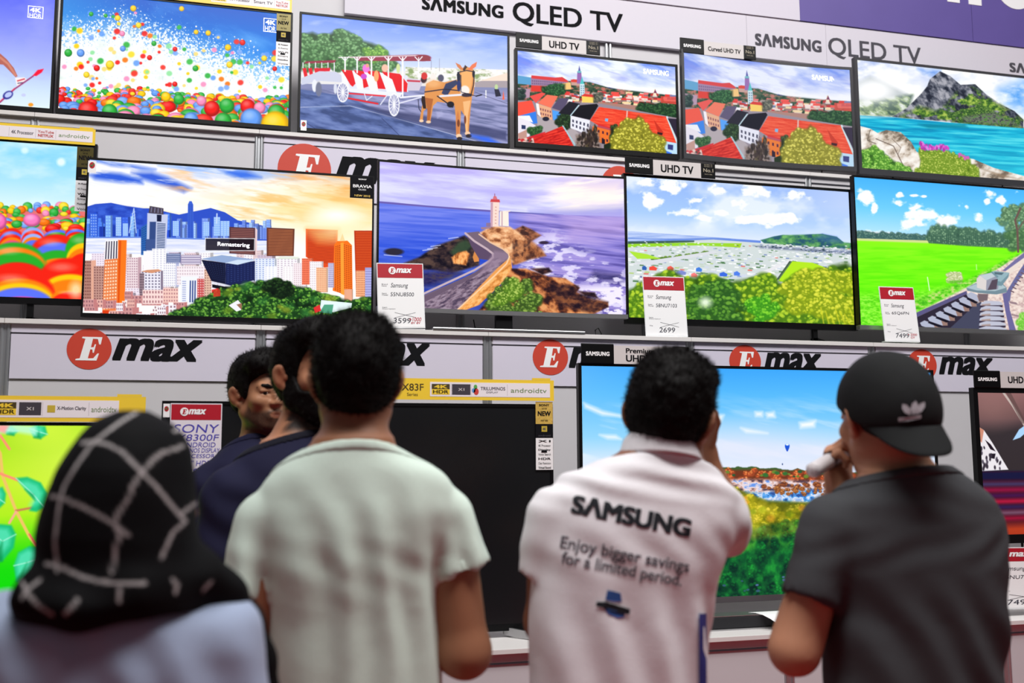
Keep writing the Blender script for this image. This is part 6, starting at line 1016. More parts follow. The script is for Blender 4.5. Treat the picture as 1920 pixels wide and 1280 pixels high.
def relax(V, F, it=2, k=0.5):
    for _ in range(it):
        A = np.zeros_like(V); c = np.zeros(len(V))
        for i in range(4):
            a, b = F[:, i], F[:, (i+1) % 4]; np.add.at(A, a, V[b]); np.add.at(A, b, V[a]); np.add.at(c, a, 1); np.add.at(c, b, 1)
        V = V*(1-k)+k*A/np.maximum(c, 1)[:, None]
    return V
def vnoise(P, seed=0, octv=3):
    rng = np.random.default_rng(seed); out = 0; amp = 1.0; tot = 0
    T = rng.random(4096)
    for o in range(octv):
        Q = P*2**o+o*17.3; i = np.floor(Q).astype(np.int64); f = Q-i; f = f*f*(3-2*f); r = 0
        for dx in (0, 1):
            for dy in (0, 1):
                for dz in (0, 1):
                    hsh = ((i[:, 0]+dx)*73856093 ^ (i[:, 1]+dy)*19349663 ^ (i[:, 2]+dz)*83492791) & 4095
                    r = r+T[hsh]*np.abs(1-dx-f[:, 0])*np.abs(1-dy-f[:, 1])*np.abs(1-dz-f[:, 2])
        out = out+amp*r; tot += amp; amp *= 0.5
    return out/tot
def skin_mesh(name, prims, m, parent, h=0.007, fine=(), disp=None, it=2, colour=None, strands=None, pad=0.03):
    los = [p[1][1] for p in prims if p[0] == 'u' and p[1][1] is not None]; his = [p[1][2] for p in prims if p[0] == 'u' and p[1][2] is not None]
    lo = np.min(los, 0)-pad; hi = np.max(his, 0)+pad
    ax = [axis_pts(lo[i], hi[i], h, [(c[i]-r, c[i]+r, hf) for c, r, hf in fine]) for i in range(3)]
    V, F = surfnet(field(prims, *ax), *ax); V = relax(V, F, it)
    if disp is not None: V = V+vnormals(V, F)*disp(V)[:, None]
    org = ORG[parent]; nq = len(V); faces = F
    tri = np.zeros((0, 3), int)
    if strands:
        n_s, length, flow, seed = strands; rng = np.random.default_rng(seed); N = vnormals(V, F); pick = rng.integers(0, len(V), n_s)
        d = N[pick]*0.55+np.array(flow)*0.6+(rng.random((n_s, 3))-0.5)*0.7; d /= np.linalg.norm(d, axis=1, keepdims=True); L = length*(0.5+rng.random(n_s))[:, None]
        sd = np.cross(d, rng.random((n_s, 3))-0.5); sd /= np.linalg.norm(sd, axis=1, keepdims=True); b = V[pick]-N[pick]*0.002
        V = np.concatenate([V, b-sd*0.0009, b+sd*0.0009, b+d*L]); tri = np.stack([nq+np.arange(n_s), nq+n_s+np.arange(n_s), nq+2*n_s+np.arange(n_s)], 1)
    me = bpy.data.meshes.new(name); me.vertices.add(len(V)); me.vertices.foreach_set('co', (V-org).ravel().astype(np.float32))
    loops = np.concatenate([faces.ravel(), tri.ravel()]).astype(np.int32); nf, nt = len(faces), len(tri)
    me.loops.add(len(loops)); me.loops.foreach_set('vertex_index', loops); me.polygons.add(nf+nt)
    me.polygons.foreach_set('loop_start', np.concatenate([np.arange(nf)*4, nf*4+np.arange(nt)*3]).astype(np.int32)); me.polygons.foreach_set('loop_total', np.concatenate([np.full(nf, 4), np.full(nt, 3)]).astype(np.int32))
    me.polygons.foreach_set('use_smooth', np.ones(nf+nt, bool)); me.update(calc_edges=True); me.materials.append(m)
    if colour is not None:
        c = colour(V, vnormals(V, F)); ca = me.attributes.new('tint', 'FLOAT_COLOR', 'POINT'); ca.data.foreach_set('color', np.concatenate([lin(c), np.ones((len(c), 1))], 1).astype(np.float32).ravel())
    o = bpy.data.objects.new(name, me); COL.objects.link(o); o.parent = parent; ORG[o] = org
    return o
def tree_of(o): return BVHTree.FromPolygons([tuple(v.co) for v in o.data.vertices], [tuple(p.vertices) for p in o.data.polygons])

# ------------------------------------------------------------------ heads, hands
def rot(yaw, pitch=0, roll=0):
    "columns: the head's right, forward, up in the room; yaw turns to its own left, pitch lifts the chin, roll leans to its own right"
    y, p, r = map(math.radians, (yaw, pitch, roll))
    Rz = np.array([[math.cos(y), -math.sin(y), 0], [math.sin(y), math.cos(y), 0], [0, 0, 1]]); Rx = np.array([[1, 0, 0], [0, math.cos(p), -math.sin(p)], [0, math.sin(p), math.cos(p)]]); Ry = np.array([[math.cos(r), 0, math.sin(r)], [0, 1, 0], [-math.sin(r), 0, math.cos(r)]])
    return Rz@Ry@Rx
class Head:
    def __init__(s, c, M, k=1.0): s.c, s.M, s.k = np.array(c, float), M, k
    def p(s, *q): return s.c+s.M@(np.array(q, float)*s.k)
    def E(s, op, c, r, k=0.012, tilt=None): return (op, s_ell(s.p(*c), np.array(r)*s.k, s.M if tilt is None else s.M@tilt), k*s.k)
    def C(s, op, a, b, ra, rb, k=0.012): return (op, s_cone(s.p(*a), s.p(*b), ra*s.k, rb*s.k), k*s.k)
    def loc(s, X, Y, Z):
        px, py, pz = X-s.c[0], Y-s.c[1], Z-s.c[2]; return [(s.M[0, i]*px+s.M[1, i]*py+s.M[2, i]*pz)/s.k for i in range(3)]
    def region(s, fn, op='i', k=0.006):
        "keep where fn(x,y,z) <= 0 in head coordinates"
        kk = s.k; return (op, ((lambda X, Y, Z: fn(*s.loc(X, Y, Z))*kk), None, None), k)
    def skull(s, ears=True):
        P = [s.E('u', (0, -0.014, 0.034), (0.076, 0.095, 0.086)), s.E('u', (0, 0.03, -0.03), (0.061, 0.066, 0.088), 0.03), s.C('u', (0.05, 0.0, -0.055), (0.018, 0.066, -0.098), 0.024, 0.019, 0.03), s.C('u', (-0.05, 0.0, -0.055), (-0.018, 0.066, -0.098), 0.024, 0.019, 0.03), s.E('u', (0, 0.074, -0.1), (0.024, 0.02, 0.02), 0.02)]
        P += [s.E('u', (x, 0.064, -0.022), (0.024, 0.024, 0.02), 0.025) for x in (-0.043, 0.043)]
        P += [s.C('u', (-0.04, 0.078, 0.024), (0.04, 0.078, 0.024), 0.011, 0.011, 0.02), s.E('u', (0, 0.086, -0.068), (0.03, 0.018, 0.022), 0.02)]
        P += [s.E('s', (x, 0.1, 0.003), (0.018, 0.014, 0.0125), 0.012) for x in (-0.031, 0.031)]
        P += [s.C('u', (0, 0.088, 0.016), (0, 0.112, -0.028), 0.008, 0.0125, 0.012)]+[s.E('u', (x, 0.1, -0.031), (0.01, 0.013, 0.009), 0.008) for x in (-0.013, 0.013)]
        P += [s.C('u', (-0.02, 0.095, -0.061), (0.02, 0.095, -0.061), 0.0055, 0.0055, 0.008), s.C('u', (-0.017, 0.094, -0.073), (0.017, 0.094, -0.073), 0.007, 0.007, 0.008), s.C('s', (-0.022, 0.104, -0.0665), (0.022, 0.104, -0.0665), 0.0022, 0.0022, 0.004)]
        P += [s.C('u', (x-0.013, 0.0885, 0.0118), (x+0.013, 0.0855, 0.0108), 0.0062, 0.0062, 0.004) for x in (-0.031, 0.031)]+[s.C('u', (x-0.012, 0.087, -0.0045), (x+0.012, 0.084, -0.003), 0.0045, 0.0045, 0.004) for x in (-0.031, 0.031)]
        if ears:
            for sg in (-1, 1):
                T = rot(0, 0, sg*14)@rot(sg*34); P += [s.E('u', (sg*0.085, -0.014, -0.003), (0.0085, 0.022, 0.034), 0.006, T), s.E('u', (sg*0.077, -0.004, -0.03), (0.008, 0.01, 0.011), 0.008), s.E('s', (sg*0.097, -0.009, 0.0), (0.009, 0.011, 0.019), 0.005, T), s.E('u', (sg*0.08, 0.006, -0.006), (0.006, 0.006, 0.009), 0.005)]
        return P
    def hair(s, thick, zl, top=0.0, quiff=0.0, k=0.01):
        "zl: hairline as (y, z) pairs"
        a = np.array(zl, float); t = thick
        P = [s.E('u', (0, -0.016, 0.046), (0.076+t*0.75, 0.094+t, 0.076+t+top), 0.02), s.E('u', (0, -0.018, 0.03), (0.0765+t*0.2, 0.094+t*0.7, 0.086+t*0.6), 0.03), s.E('u', (0, -0.036, -0.002), (0.066+t*0.3, 0.07+t*0.6, 0.08), 0.03)]
        if top: P.append(s.E('u', (0, 0.0, 0.085+top*0.5), (0.066+t*0.6, 0.085, 0.036+top*0.6), 0.03))
        if quiff: P += [s.C('u', (-0.045, 0.06, 0.098), (0.05, 0.062, 0.1), 0.022+quiff*0.4, 0.022+quiff*0.4, 0.03), s.E('u', (0, 0.045, 0.115), (0.06, 0.05, 0.02+quiff), 0.03)]
        P.append(s.region(lambda x, y, z: (np.interp(y, a[:, 0], a[:, 1])-z)*0.75, k=k)); return P
    def beard(s, t, up=((-0.02, 0.03), (0.02, 0.03), (0.032, -0.016), (0.05, -0.04), (0.075, -0.046), (0.13, -0.046)), low=-0.125):
        u = np.array(up, float); P = []
        for op, pr, k in s.skull(False)[:7]: P.append((op, ((lambda f: (lambda X, Y, Z: f(X, Y, Z)-t))(pr[0]), pr[1]-t, pr[2]+t), k))
        P += [s.E('u', (0, 0.078, -0.1), (0.03+t*0.3, 0.022+t, 0.022+t), 0.02), s.E('u', (0, 0.088, -0.056), (0.03, 0.018+t*0.5, 0.011), 0.012)]
        P += [s.region(lambda x, y, z: (z-np.interp(y, u[:, 0], u[:, 1]))*0.8), s.region(lambda x, y, z: (-0.012-y)*1.0), s.region(lambda x, y, z: low-t-z), s.E('s', (0, 0.11, -0.0675), (0.021, 0.05, 0.0105), 0.004), s.region(lambda x, y, z: 0.05-np.hypot(np.maximum(np.abs(x)-0.0, 0), (z+0.1)*1.0)-np.where(y > 0.035, 9, 0), k=0.004)]
        return P
    def face_parts(s, par, brow_m, eyes=True, thick=0.0048):
        for sg in (-1, 1):
            pts = [(sg*0.011, 0.0925, 0.0215), (sg*0.026, 0.0925, 0.0265), (sg*0.04, 0.0855, 0.0275), (sg*0.052, 0.072, 0.0215)]; rr = (thick*0.8, thick*1.1, thick, thick*0.5)
            skin_mesh('eyebrow', [s.C('u', a, b, r0, r1, 0.004) for a, b, r0, r1 in zip(pts[:-1], pts[1:], rr[:-1], rr[1:])], brow_m, par, 0.002, it=1)
            c = s.p(sg*0.031, 0.0795, 0.0045); fw = s.M@unit((sg*0.06+0.25, 1, -0.02))
            def col(V, N, c=c, fw=fw):
                d = (V-c)@fw/np.linalg.norm(V-c, axis=1); out = np.tile([176.0, 166, 156], (len(V), 1)); out[d > 0.8] = (44, 28, 20); out[d > 0.94] = (8, 6, 6); return out
            skin_mesh('eye', [('u', s_ell(c, np.full(3, 0.0122*s.k)), 0.001)], mat('eyeball', (230, 225, 220), 0.08, attr='tint'), par, 0.0018, it=0, colour=col)
def hand(wr, d, nrm, thumb=1, curl=(50, 55, 40), spread=6, k=1.0, tcurl=35):
    "wr wrist, d towards the knuckles, nrm out of the palm; thumb side is thumb*(d x nrm)"
    d = unit(d); nrm = np.array(nrm, float); nrm = unit(nrm-d*(nrm@d)); sd = np.cross(d, nrm)*thumb; w = np.array(wr, float)
    P = lambda a, b, c: w+k*(d*a+sd*b+nrm*c)
    M = np.stack([sd, d, nrm], 1)
    out = [('u', s_ell(P(0.05, 0, 0), np.array((0.04, 0.052, 0.0165))*k, M), 0.02), ('u', s_cone(P(-0.01, 0, 0), P(0.03, 0, 0), 0.027*k, 0.026*k), 0.02), ('u', s_ell(P(0.03, 0.026, 0.008), np.array((0.018, 0.028, 0.016))*k, M), 0.015)]
    for i, (b, L) in enumerate([(0.029, 0.043), (0.0095, 0.048), (-0.0105, 0.044), (-0.029, 0.034)]):
        a0 = math.radians((1.5-i)*spread); q = P(0.088-0.006*abs(i-1), b, 0.0); dr = d*math.cos(a0)+sd*math.sin(a0); ang = 0; r = 0.0095*k
        for j, (ln, cu) in enumerate(zip((L, L*0.62, L*0.5), curl)):
            ang += math.radians(cu+i*3); dd = dr*math.cos(ang)+nrm*math.sin(ang); e = q+dd*ln*k; out.append(('u', s_cone(q, e, r, r*0.92), 0.004 if j else 0.008)); q = e; r *= 0.92
    q = P(0.018, 0.03, 0.008); dr = unit(d*0.75+sd*0.7+nrm*0.25); e = q+dr*0.042*k; out.append(('u', s_cone(q, e, 0.0135*k, 0.011*k), 0.012)); t = math.radians(tcurl); d2 = unit(dr*math.cos(t)+(nrm*0.6+d*0.5-sd*0.5)*math.sin(t)); f = e+d2*0.03*k; out.append(('u', s_cone(e, f, 0.011*k, 0.0095*k), 0.004)); g = f+unit(d2+(nrm-sd)*0.25)*0.022*k; out.append(('u', s_cone(f, g, 0.0098*k, 0.0082*k), 0.004))
    return out
# ------------------------------------------------------------------ the six people
M_hair = mat('black_hair', (14, 11, 11), 0.65, spec=0.12, var=0.5, scale=120)
def skinmat(name, rgb): return mat(name, rgb, 0.5, spec=0.3, attr='tint', var=0.06, scale=30)
class Human:
    def __init__(s, label, D0, skin, xc, lean=0.0):
        s.D = D0; b = at(xc, 1280, D0); s.root = thing('person', (b[0], D0, 0.0), label, 'person'); s.skin = skin; s.body = []; s.fine = []
        s.sm = skinmat('skin_%d_%d' % (skin[0], skin[1]), skin)
    def P(s, x, y, d=0.0): return at(x, y, s.D+d)
    def secs(s, rows, grow=0.0, k=1.0):
        out = []
        for y, xl, xr, ry, d in rows:
            a, b = s.P(xl, y, d), s.P(xr, y, d); out.append(((a[2]+b[2])/2, (a[0]+b[0])/2, s.D+d, max(0.01, (b[0]-a[0])/2*k+grow), ry*k+grow))
        return out
    def head(s, x, y, d, yaw, pitch=0, roll=0, k=1.0):
        s.h = Head(s.P(x, y, d), rot(yaw, pitch, roll), k); s.body += s.h.skull(); s.fine.append((s.h.c, 0.13*k, 0.0038)); return s.h
    def neck(s, base, r0=0.052, r1=0.06): s.body += [('u', s_cone(s.h.p(0, -0.018, -0.06), base, r0, r1), 0.03), ('u', s_cone(base, np.array(base)-(0, 0, 0.08), r1, r1+0.02), 0.04)]
    def arm(s, sh, el, wr, r=(0.05, 0.042, 0.027), hd=None):
        s.body += [('u', s_cone(sh, el, r[0], r[1]), 0.03), ('u', s_cone(el, np.array(el)*0.55+np.array(wr)*0.45, r[1]*1.02, r[1]*0.98), 0.025), ('u', s_cone(np.array(el)*0.55+np.array(wr)*0.45, wr, r[1]*0.98, r[2]), 0.025)]
        if hd: s.body += hand(wr, *hd[0], **hd[1]); s.fine.append((np.array(wr)+unit(hd[0][0])*0.07, 0.1, 0.0042))
    def legs(s, xc_z, hip_w=0.095, col=(40, 42, 54), yc=None, zt=0.98, turn=0.0, rx=0.165, ry=0.115):
        X, Y = xc_z; T = []; c, sn = math.cos(turn), math.sin(turn)
        for sg in (-1, 1):
            hx, hy = X+sg*hip_w*c, Y+sg*hip_w*sn; fx, fy = X+sg*(hip_w+0.03)*c, Y+sg*(hip_w+0.03)*sn
            T += [('u', s_cone((hx, hy, zt-0.12), (hx*0.6+fx*0.4, hy*0.6+fy*0.4, 0.5), 0.092, 0.066), 0.05), ('u', s_cone((hx*0.6+fx*0.4, hy*0.6+fy*0.4, 0.5), (fx, fy, 0.07), 0.066, 0.05), 0.04)]
            s.body += [('u', s_cone((hx, hy, zt-0.12), (hx*0.6+fx*0.4, hy*0.6+fy*0.4, 0.5), 0.078, 0.052), 0.05), ('u', s_cone((hx*0.6+fx*0.4, hy*0.6+fy*0.4, 0.5), (fx, fy, 0.08), 0.052, 0.036), 0.04), ('u', s_cone((fx, fy, 0.05), (fx-sn*0.1, fy+c*0.1, 0.04), 0.03, 0.026), 0.02)]
            f = np.array((-sn, c, 0)); a = np.array((fx, fy, 0.0))
            skin_mesh('shoe', [('u', s_cone(a-f*0.05+(0, 0, 0.045), a+f*0.15+(0, 0, 0.036), 0.046, 0.036), 0.01), ('i', s_half((0, 0, 0.002), (0, 0, -1)), 0.004)], mat('shoe_leather', (36, 32, 32), 0.45), s.root, 0.008, pad=0.02)
        T += [('u', s_ell((X, Y, zt-0.06), (rx, ry, 0.14)), 0.06), ('i', s_half((0, 0, zt), (0, 0, 1)), 0.01), ('i', s_half((0, 0, 0.045), (0, 0, -1)), 0.004)]
        s.body.append(('u', s_ell((X, Y, zt-0.04), (rx-0.02, ry-0.018, 0.13)), 0.06))
        skin_mesh('trousers', T, mat('trousers_%d_%d' % col[:2], col, 0.8, var=0.1, bump=0.1, scale=60), s.root, 0.011, disp=lambda V: 0.006*(vnoise(V*(9, 9, 5), 3)-0.5))
    def finish(s, lips=(0.82, 0.62, 0.62), h=0.0085, beard=0.0):
        hd = s.h; base = np.array(s.skin, float)
        def col(V, N):
            q = np.stack(hd.loc(V[:, 0], V[:, 1], V[:, 2]), 1); c = np.tile(base, (len(V), 1))
            l = np.clip(1.3-np.hypot(np.hypot(q[:, 0]/0.024, (q[:, 2]+0.0675)/0.0125), (q[:, 1]-0.1)/0.02)*1.0, 0, 1)[:, None]*np.ones(3); c = c*(1-l)+base*np.array(lips)*l
            e = np.clip(1.2-np.hypot((np.abs(q[:, 0])-0.083)/0.012, np.hypot((q[:, 1]+0.01)/0.024, q[:, 2]/0.034)), 0, 0.5)[:, None]; c = c*(1-e)+base*np.array((1.06, 0.9, 0.86))*e
            if beard:
                x, y, z = q[:, 0], q[:, 1], q[:, 2]; up = np.interp(y, [-0.02, 0.02, 0.034, 0.05, 0.075, 0.13], [0.02, 0.02, -0.03, -0.056, -0.058, -0.046]); b = np.clip((up-z)/0.014+0.5, 0, 1)*np.clip((z+0.15)/0.02, 0, 1)*np.clip((y+0.012)/0.012, 0, 1)*np.clip(0.5+(y-0.02+(z+0.1)*-0.6)/0.02+(z > -0.115), 0, 1)
                b = b*np.clip((np.hypot(x/0.023, (z+0.0675)/0.0115)-0.9)/0.25, 0, 1)*np.clip(1-np.clip((y-0.085)/0.01, 0, 1)*np.clip((z+0.05)/0.004, 0, 1), 0, 1); b = b*beard*(0.75+0.5*vnoise(V*260, 3, 2)); b = np.clip(b, 0, 0.95)[:, None]; c = c*(1-b)+np.array((34.0, 26, 24))*b
            return np.clip(c, 0, 255)
        s.bo = skin_mesh('body', s.body, s.sm, s.root, h, s.fine, it=2, colour=col)
def folds(*lst):
    "each: amplitude, direction across the folds, wavelength, (z low, z high, softness), seed"
    def f(V):
        out = 0.0024*(vnoise(V*14, 1)-0.5)
        for A, dr, wl, (z0, z1, sf), seed in lst:
            dr = unit(dr); w = vnoise(V*(3.0, 3.0, 1.2), seed)*2.0; t = (V@dr)/wl+w; n = 1-2*np.abs((t-np.floor(t))-0.5); n = n*n*(3-2*n)
            out = out+A*(n-0.5)*np.clip((V[:, 2]-z0)/sf, 0, 1)*np.clip((z1-V[:, 2])/sf, 0, 1)*(0.35+0.65*vnoise(V*4.5, seed+5))
        return out
    return f
def sleeve(a, b, r0, r1, t=1.0, flat=None):
    "a tapered sleeve ending in an open cuff"
    a = np.array(a, float); b = np.array(b, float); e = a+(b-a)*t; d = unit(b-a)
    return [('u', s_cone(a, e+d*0.03, r0, r1), 0.045)], (e, d, r1)
def cuffs(lst):
    out = []
    for e, d, r in lst:
        f0, lo, hi = s_cone(e-d*0.0, e+d*0.08, r+0.03, r+0.03); hp = s_half(e, -d)[0]
        out.append(('s', ((lambda X, Y, Z, f0=f0, hp=hp: np.maximum(f0(X, Y, Z), hp(X, Y, Z))), lo, hi), 0.003)); out.append(('s', s_cone(e-d*0.012, e+d*0.05, r-0.013, r-0.012), 0.002))
    return out
def neckband(par, H, rows, p, nrm, m, w_=0.019, n=2.25):
    p = np.array(p, float); nrm = unit(nrm)
    return skin_mesh('neckband', [('u', s_loft(H.secs(rows, grow=0.0035), n), 0.01), ('i', s_half(p+nrm*0.002, nrm), 0.003), ('i', s_half(p-nrm*w_, -nrm), 0.003)], m, par, 0.0042)
def cloth(name, rgb, rough=0.85, var=0.06, bump=0.06, attr=None): return mat(name, rgb, rough, spec=0.2, var=var, scale=220, bump=bump, attr=attr, sheen=0.12 if min(rgb) > 100 else 0.0)
# ---- pale green T-shirt, seen from behind
H = Human('man seen from behind in a pale mint-green T-shirt with short black hair', 2.0, (158, 108, 80), 665)
hd = H.head(668, 719, 0.0, -8, -2, 0, 0.955)
nb = H.P(664, 838, -0.02); H.neck(nb)
rows = [(812, 604, 722, 0.06, -0.035), (824, 588, 738, 0.068, -0.03), (846, 556, 754, 0.082, -0.02), (880, 512, 824, 0.098, -0.012), (905, 490, 844, 0.108, -0.005), (955, 476, 854, 0.12, 0.0), (1000, 480, 838, 0.122, 0.0), (1060, 492, 814, 0.12, 0.0), (1150, 500, 818, 0.118, 0.005), (1280, 504, 826, 0.122, 0.01), (1400, 502, 830, 0.124, 0.01)]
H.body.append(('u', s_loft(H.secs(rows[1:], k=0.9), 2.3), 0.03))
shL, shR = H.P(494, 982, 0), H.P(838, 972, 0)
elL, wrL = H.P(452, 1232, 0.0), H.P(520, 1196, 0.27); elR, wrR = H.P(872, 1222, 0.0), H.P(838, 1190, 0.27)
H.arm(shL, elL, wrL, (0.05, 0.043, 0.028), ((wrR-elR, (1, 0, -0.3)), dict(thumb=-1, curl=(30, 35, 25))))
H.arm(shR, elR, wrR, (0.052, 0.048, 0.029), (((-0.25, 1, 0.1), (-1, 0, -0.3)), dict(thumb=1, curl=(40, 45, 30))))
H.legs((H.P(664, 1280, 0.01)[0], 2.01), zt=0.97)
S1, c1 = sleeve(shL, H.P(451, 1124, -0.01), 0.056, 0.05, 0.98); S2, c2 = sleeve(shR, H.P(868, 1072, -0.005), 0.058, 0.062, 0.98)
top = H.P(664, 824, 0.03)
shirt = S1+S2+cuffs([c1, c2])+[('u', s_loft(H.secs(rows), 2.25), 0.018)]+[('i', s_half(H.P(660, 827, -0.09), (0, 0.42, 1)), 0.006)]
zz = lambda y: H.P(660, y)[2]
M_mint = cloth('mint_cotton', (204, 220, 208))
so = skin_mesh('t_shirt', shirt, M_mint, H.root, 0.0075, disp=folds((0.017, (1, 0.3, 0.08), 0.07, (0.86, zz(930), 0.13), 3), (0.006, (1, 0.2, 0.25), 0.1, (zz(1130), zz(860), 0.08), 9), (0.0025, (0.5, 0.2, 1), 0.06, (zz(1130), zz(980), 0.06), 4)))
neckband(so, H, rows, H.P(660, 827, -0.09), (0, 0.42, 1), M_mint)
skin_mesh('hair', hd.hair(0.014, [(-0.12, -0.075), (-0.06, -0.07), (-0.03, -0.045), (-0.012, 0.01), (0.0, 0.02), (0.02, -0.005), (0.03, 0.02), (0.05, 0.06), (0.12, 0.085)], top=0.012, quiff=0.008), M_hair, H.root, 0.0048, disp=lambda V: 0.012*(vnoise(V*38, 2, 3)-0.5), strands=(9000, 0.013, (0.1, 0.2, 0.35), 5))
hd.face_parts(H.root, M_hair)
H.finish()
# ---- white polo with printed back
H = Human('man seen from behind in a white polo shirt printed with black words on its back', 1.95, (150, 100, 74), 1160)
hd = H.head(1256, 786, 0.0, -38, -4, 9)
nb = H.P(1236, 872, -0.015); H.neck(nb, 0.05, 0.058)
rows = [(826, 1182, 1284, 0.058, -0.03), (842, 1172, 1296, 0.066, -0.025), (864, 1120, 1320, 0.082, -0.015), (892, 1052, 1352, 0.1, -0.005), (930, 1016, 1378, 0.112, 0.0), (985, 1004, 1374, 0.12, 0.0), (1050, 1002, 1352, 0.12, 0.0), (1110, 999, 1330, 0.116, 0.0), (1200, 997, 1320, 0.116, 0.0), (1280, 994, 1322, 0.12, 0.005), (1420, 990, 1324, 0.124, 0.01)]
H.body.append(('u', s_loft(H.secs(rows[1:], k=0.9), 2.3), 0.03))
shL, shR = H.P(1036, 966, 0), H.P(1348, 972, 0.01)
elL, wrL = H.P(1024, 1165, 0.07), H.P(1112, 1165, 0.34); elR, wrR = H.P(1362, 1002, 0.22), H.P(1316, 838, 0.2)
H.arm(shL, elL, wrL, (0.048, 0.041, 0.027), (((0.4, 1, 0.15), (1, -0.2, -0.4)), dict(thumb=-1, curl=(35, 40, 30))))
H.arm(shR, elR, wrR, (0.05, 0.043, 0.027), (((-0.45, -0.05, 1), (-0.6, -0.8, -0.2)), dict(thumb=1, curl=(25, 35, 25))))
H.legs((H.P(1158, 1280, 0.01)[0], 1.96), zt=0.97, col=(30, 32, 44))
S1, c1 = sleeve(shL, H.P(1011, 1080, 0.02), 0.054, 0.044, 0.98); S2, c2 = sleeve(shR, elR, 0.066, 0.06, 0.8)
shirt = S1+S2+cuffs([c1, c2])+[('u', s_loft(H.secs(rows), 2.3), 0.018)]+[('i', s_half(H.P(1236, 842, -0.09), (0.12, 0.36, 1)), 0.006)]
M_polo = cloth('white_pique', (236, 232, 236), bump=0.1)
so = skin_mesh('polo_shirt', shirt, M_polo, H.root, 0.0075, disp=folds((0.012, (0.35, 0.1, 1), 0.052, (zz(960), zz(845), 0.06), 13), (0.016, (1, 0.3, 0.3), 0.1, (0.86, zz(1070), 0.12), 5), (0.006, (0.7, 0.2, 0.8), 0.07, (zz(1120), zz(960), 0.08), 8)))
# collar folded over
V = []; F = []; n = 40; cc = H.P(1236, 842, -0.012)
for i in range(n):
    t = 2*math.pi*i/n; back = max(0, -math.sin(t)); o = np.array((0.0665*math.cos(t), 0.066*math.sin(t), 0)); rise = -0.024*math.sin(t)-0.012*math.cos(t)
    for dr, dz in ((-0.004, -0.012), (-0.002, 0.008), (0.003, 0.018), (0.009, 0.012), (0.018+0.006*back, -0.016-0.01*back), (0.021+0.006*back, -0.024-0.012*back), (0.012, -0.012)): V.append(cc+o*(1+dr/0.066)+np.array((0, 0, rise+dz)))
for i in range(n):
    for j in range(6): F.append((i*7+j, ((i+1) % n)*7+j, ((i+1) % n)*7+j+1, i*7+j+1))
link_mesh('collar', V, F, M_polo, so, True)
tr = tree_of(so); org = Vector(ORG[so])
def print_on(words, name, m, off=0.0016):
    "lettering laid on the back of the shirt: words rows are (text, left end, right end, cap height px, bold)"
    mb = MB()
    for t, (x0, y0), (x1, y1), cap, bold in words:
        a, b = H.P(x0, y0, -0.2), H.P(x1, y1, -0.2); L = np.linalg.norm(b-a); Rv = (b-a)/L; q = Plane(a, Rv, (-Rv[2], 0, Rv[0])); text(mb, t, q, 0, 0, L, cap*(H.D-0.2)/FPX, 0, bold)
    out = []
    for v in mb.v:
        d = ray(*proj([v])[0]); d = unit(d); hit = tr.ray_cast(Vector(CAM)-org, Vector(d))[0]
        p = np.array(hit)+np.array(org)-d*off if hit is not None else np.array(v)+(0, 0.12, 0); out.append(tuple(p))
    return link_mesh(name, out, mb.f, m, so)
M_poloprint = mat('polo_print', (22, 26, 34), 0.7); M_poloprint2 = mat('polo_print_grey', (72, 68, 78), 0.7)
print_on([(SAM, (1069, 961), (1293, 1008), 38, 0.05)], 'brand_print', M_poloprint)
print_on([('Enjoy bigger savings', (1048, 1033), (1290, 1080), 30, 0.012), ('for a limited period.', (1050, 1062), (1276, 1106), 30, 0.012)], 'slogan_print', M_poloprint2)
def print_poly(polys, name, m, off):
    mb = MB()
    for pts in polys:
        V = []
        for x, y in pts:
            d = unit(ray(x, y)); hit = tr.ray_cast(Vector(CAM)-org, Vector(d))[0]; V.append(tuple(np.array(hit)+np.array(org)-d*off))
        mb.add(V, [tuple(range(len(V)))])
    return link_mesh(name, mb.v, mb.f, m, so)
print_poly([[(1139, 1106), (1150, 1108), (1164, 1112), (1166, 1128), (1150, 1127), (1135, 1124)], [(1130, 1138), (1145, 1142), (1172, 1148), (1170, 1157), (1158, 1158), (1142, 1152)]], 'badge_print', mat('badge_blue', (44, 84, 150), 0.7), 0.0016)
print_poly([[(1119, 1128), (1135, 1128), (1150, 1132), (1166, 1137), (1182, 1142), (1180, 1152), (1164, 1149), (1146, 1144), (1130, 1139), (1117, 1136)]], 'badge_ribbon', M_poloprint, 0.003)
# navy stripe at the side seam
mb = MB(); V = []
for i in range(12):
    y = 1150+i*22
    for x in (1311, 1318, 1325): 
        d = unit(ray(x, y)); hit = tr.ray_cast(Vector(CAM)-org, Vector(d))[0]
        if hit is None: hit = tr.find_nearest(Vector(at(x, y, H.D))-org)[0]
        V.append(tuple(np.array(hit)+np.array(org)-d*0.006))
mb.add(V, [(i*3+j, i*3+3+j, i*3+4+j, i*3+1+j) for i in range(11) for j in (0, 1)]); link_mesh('side_stripe', mb.v, mb.f, mat('navy_stripe', (50, 54, 130), 0.8), so, True)
skin_mesh('hair', hd.hair(0.014, [(-0.12, -0.085), (-0.06, -0.08), (-0.03, -0.05), (-0.012, 0.01), (0.0, 0.02), (0.02, -0.005), (0.03, 0.02), (0.05, 0.06), (0.12, 0.085)], top=0.012, quiff=0.006), M_hair, H.root, 0.0048, disp=lambda V: 0.014*(vnoise(V*44, 6, 3)-0.5), strands=(9000, 0.011, (0.1, 0.1, 0.3), 7))
hd.face_parts(H.root, M_hair)
H.finish()
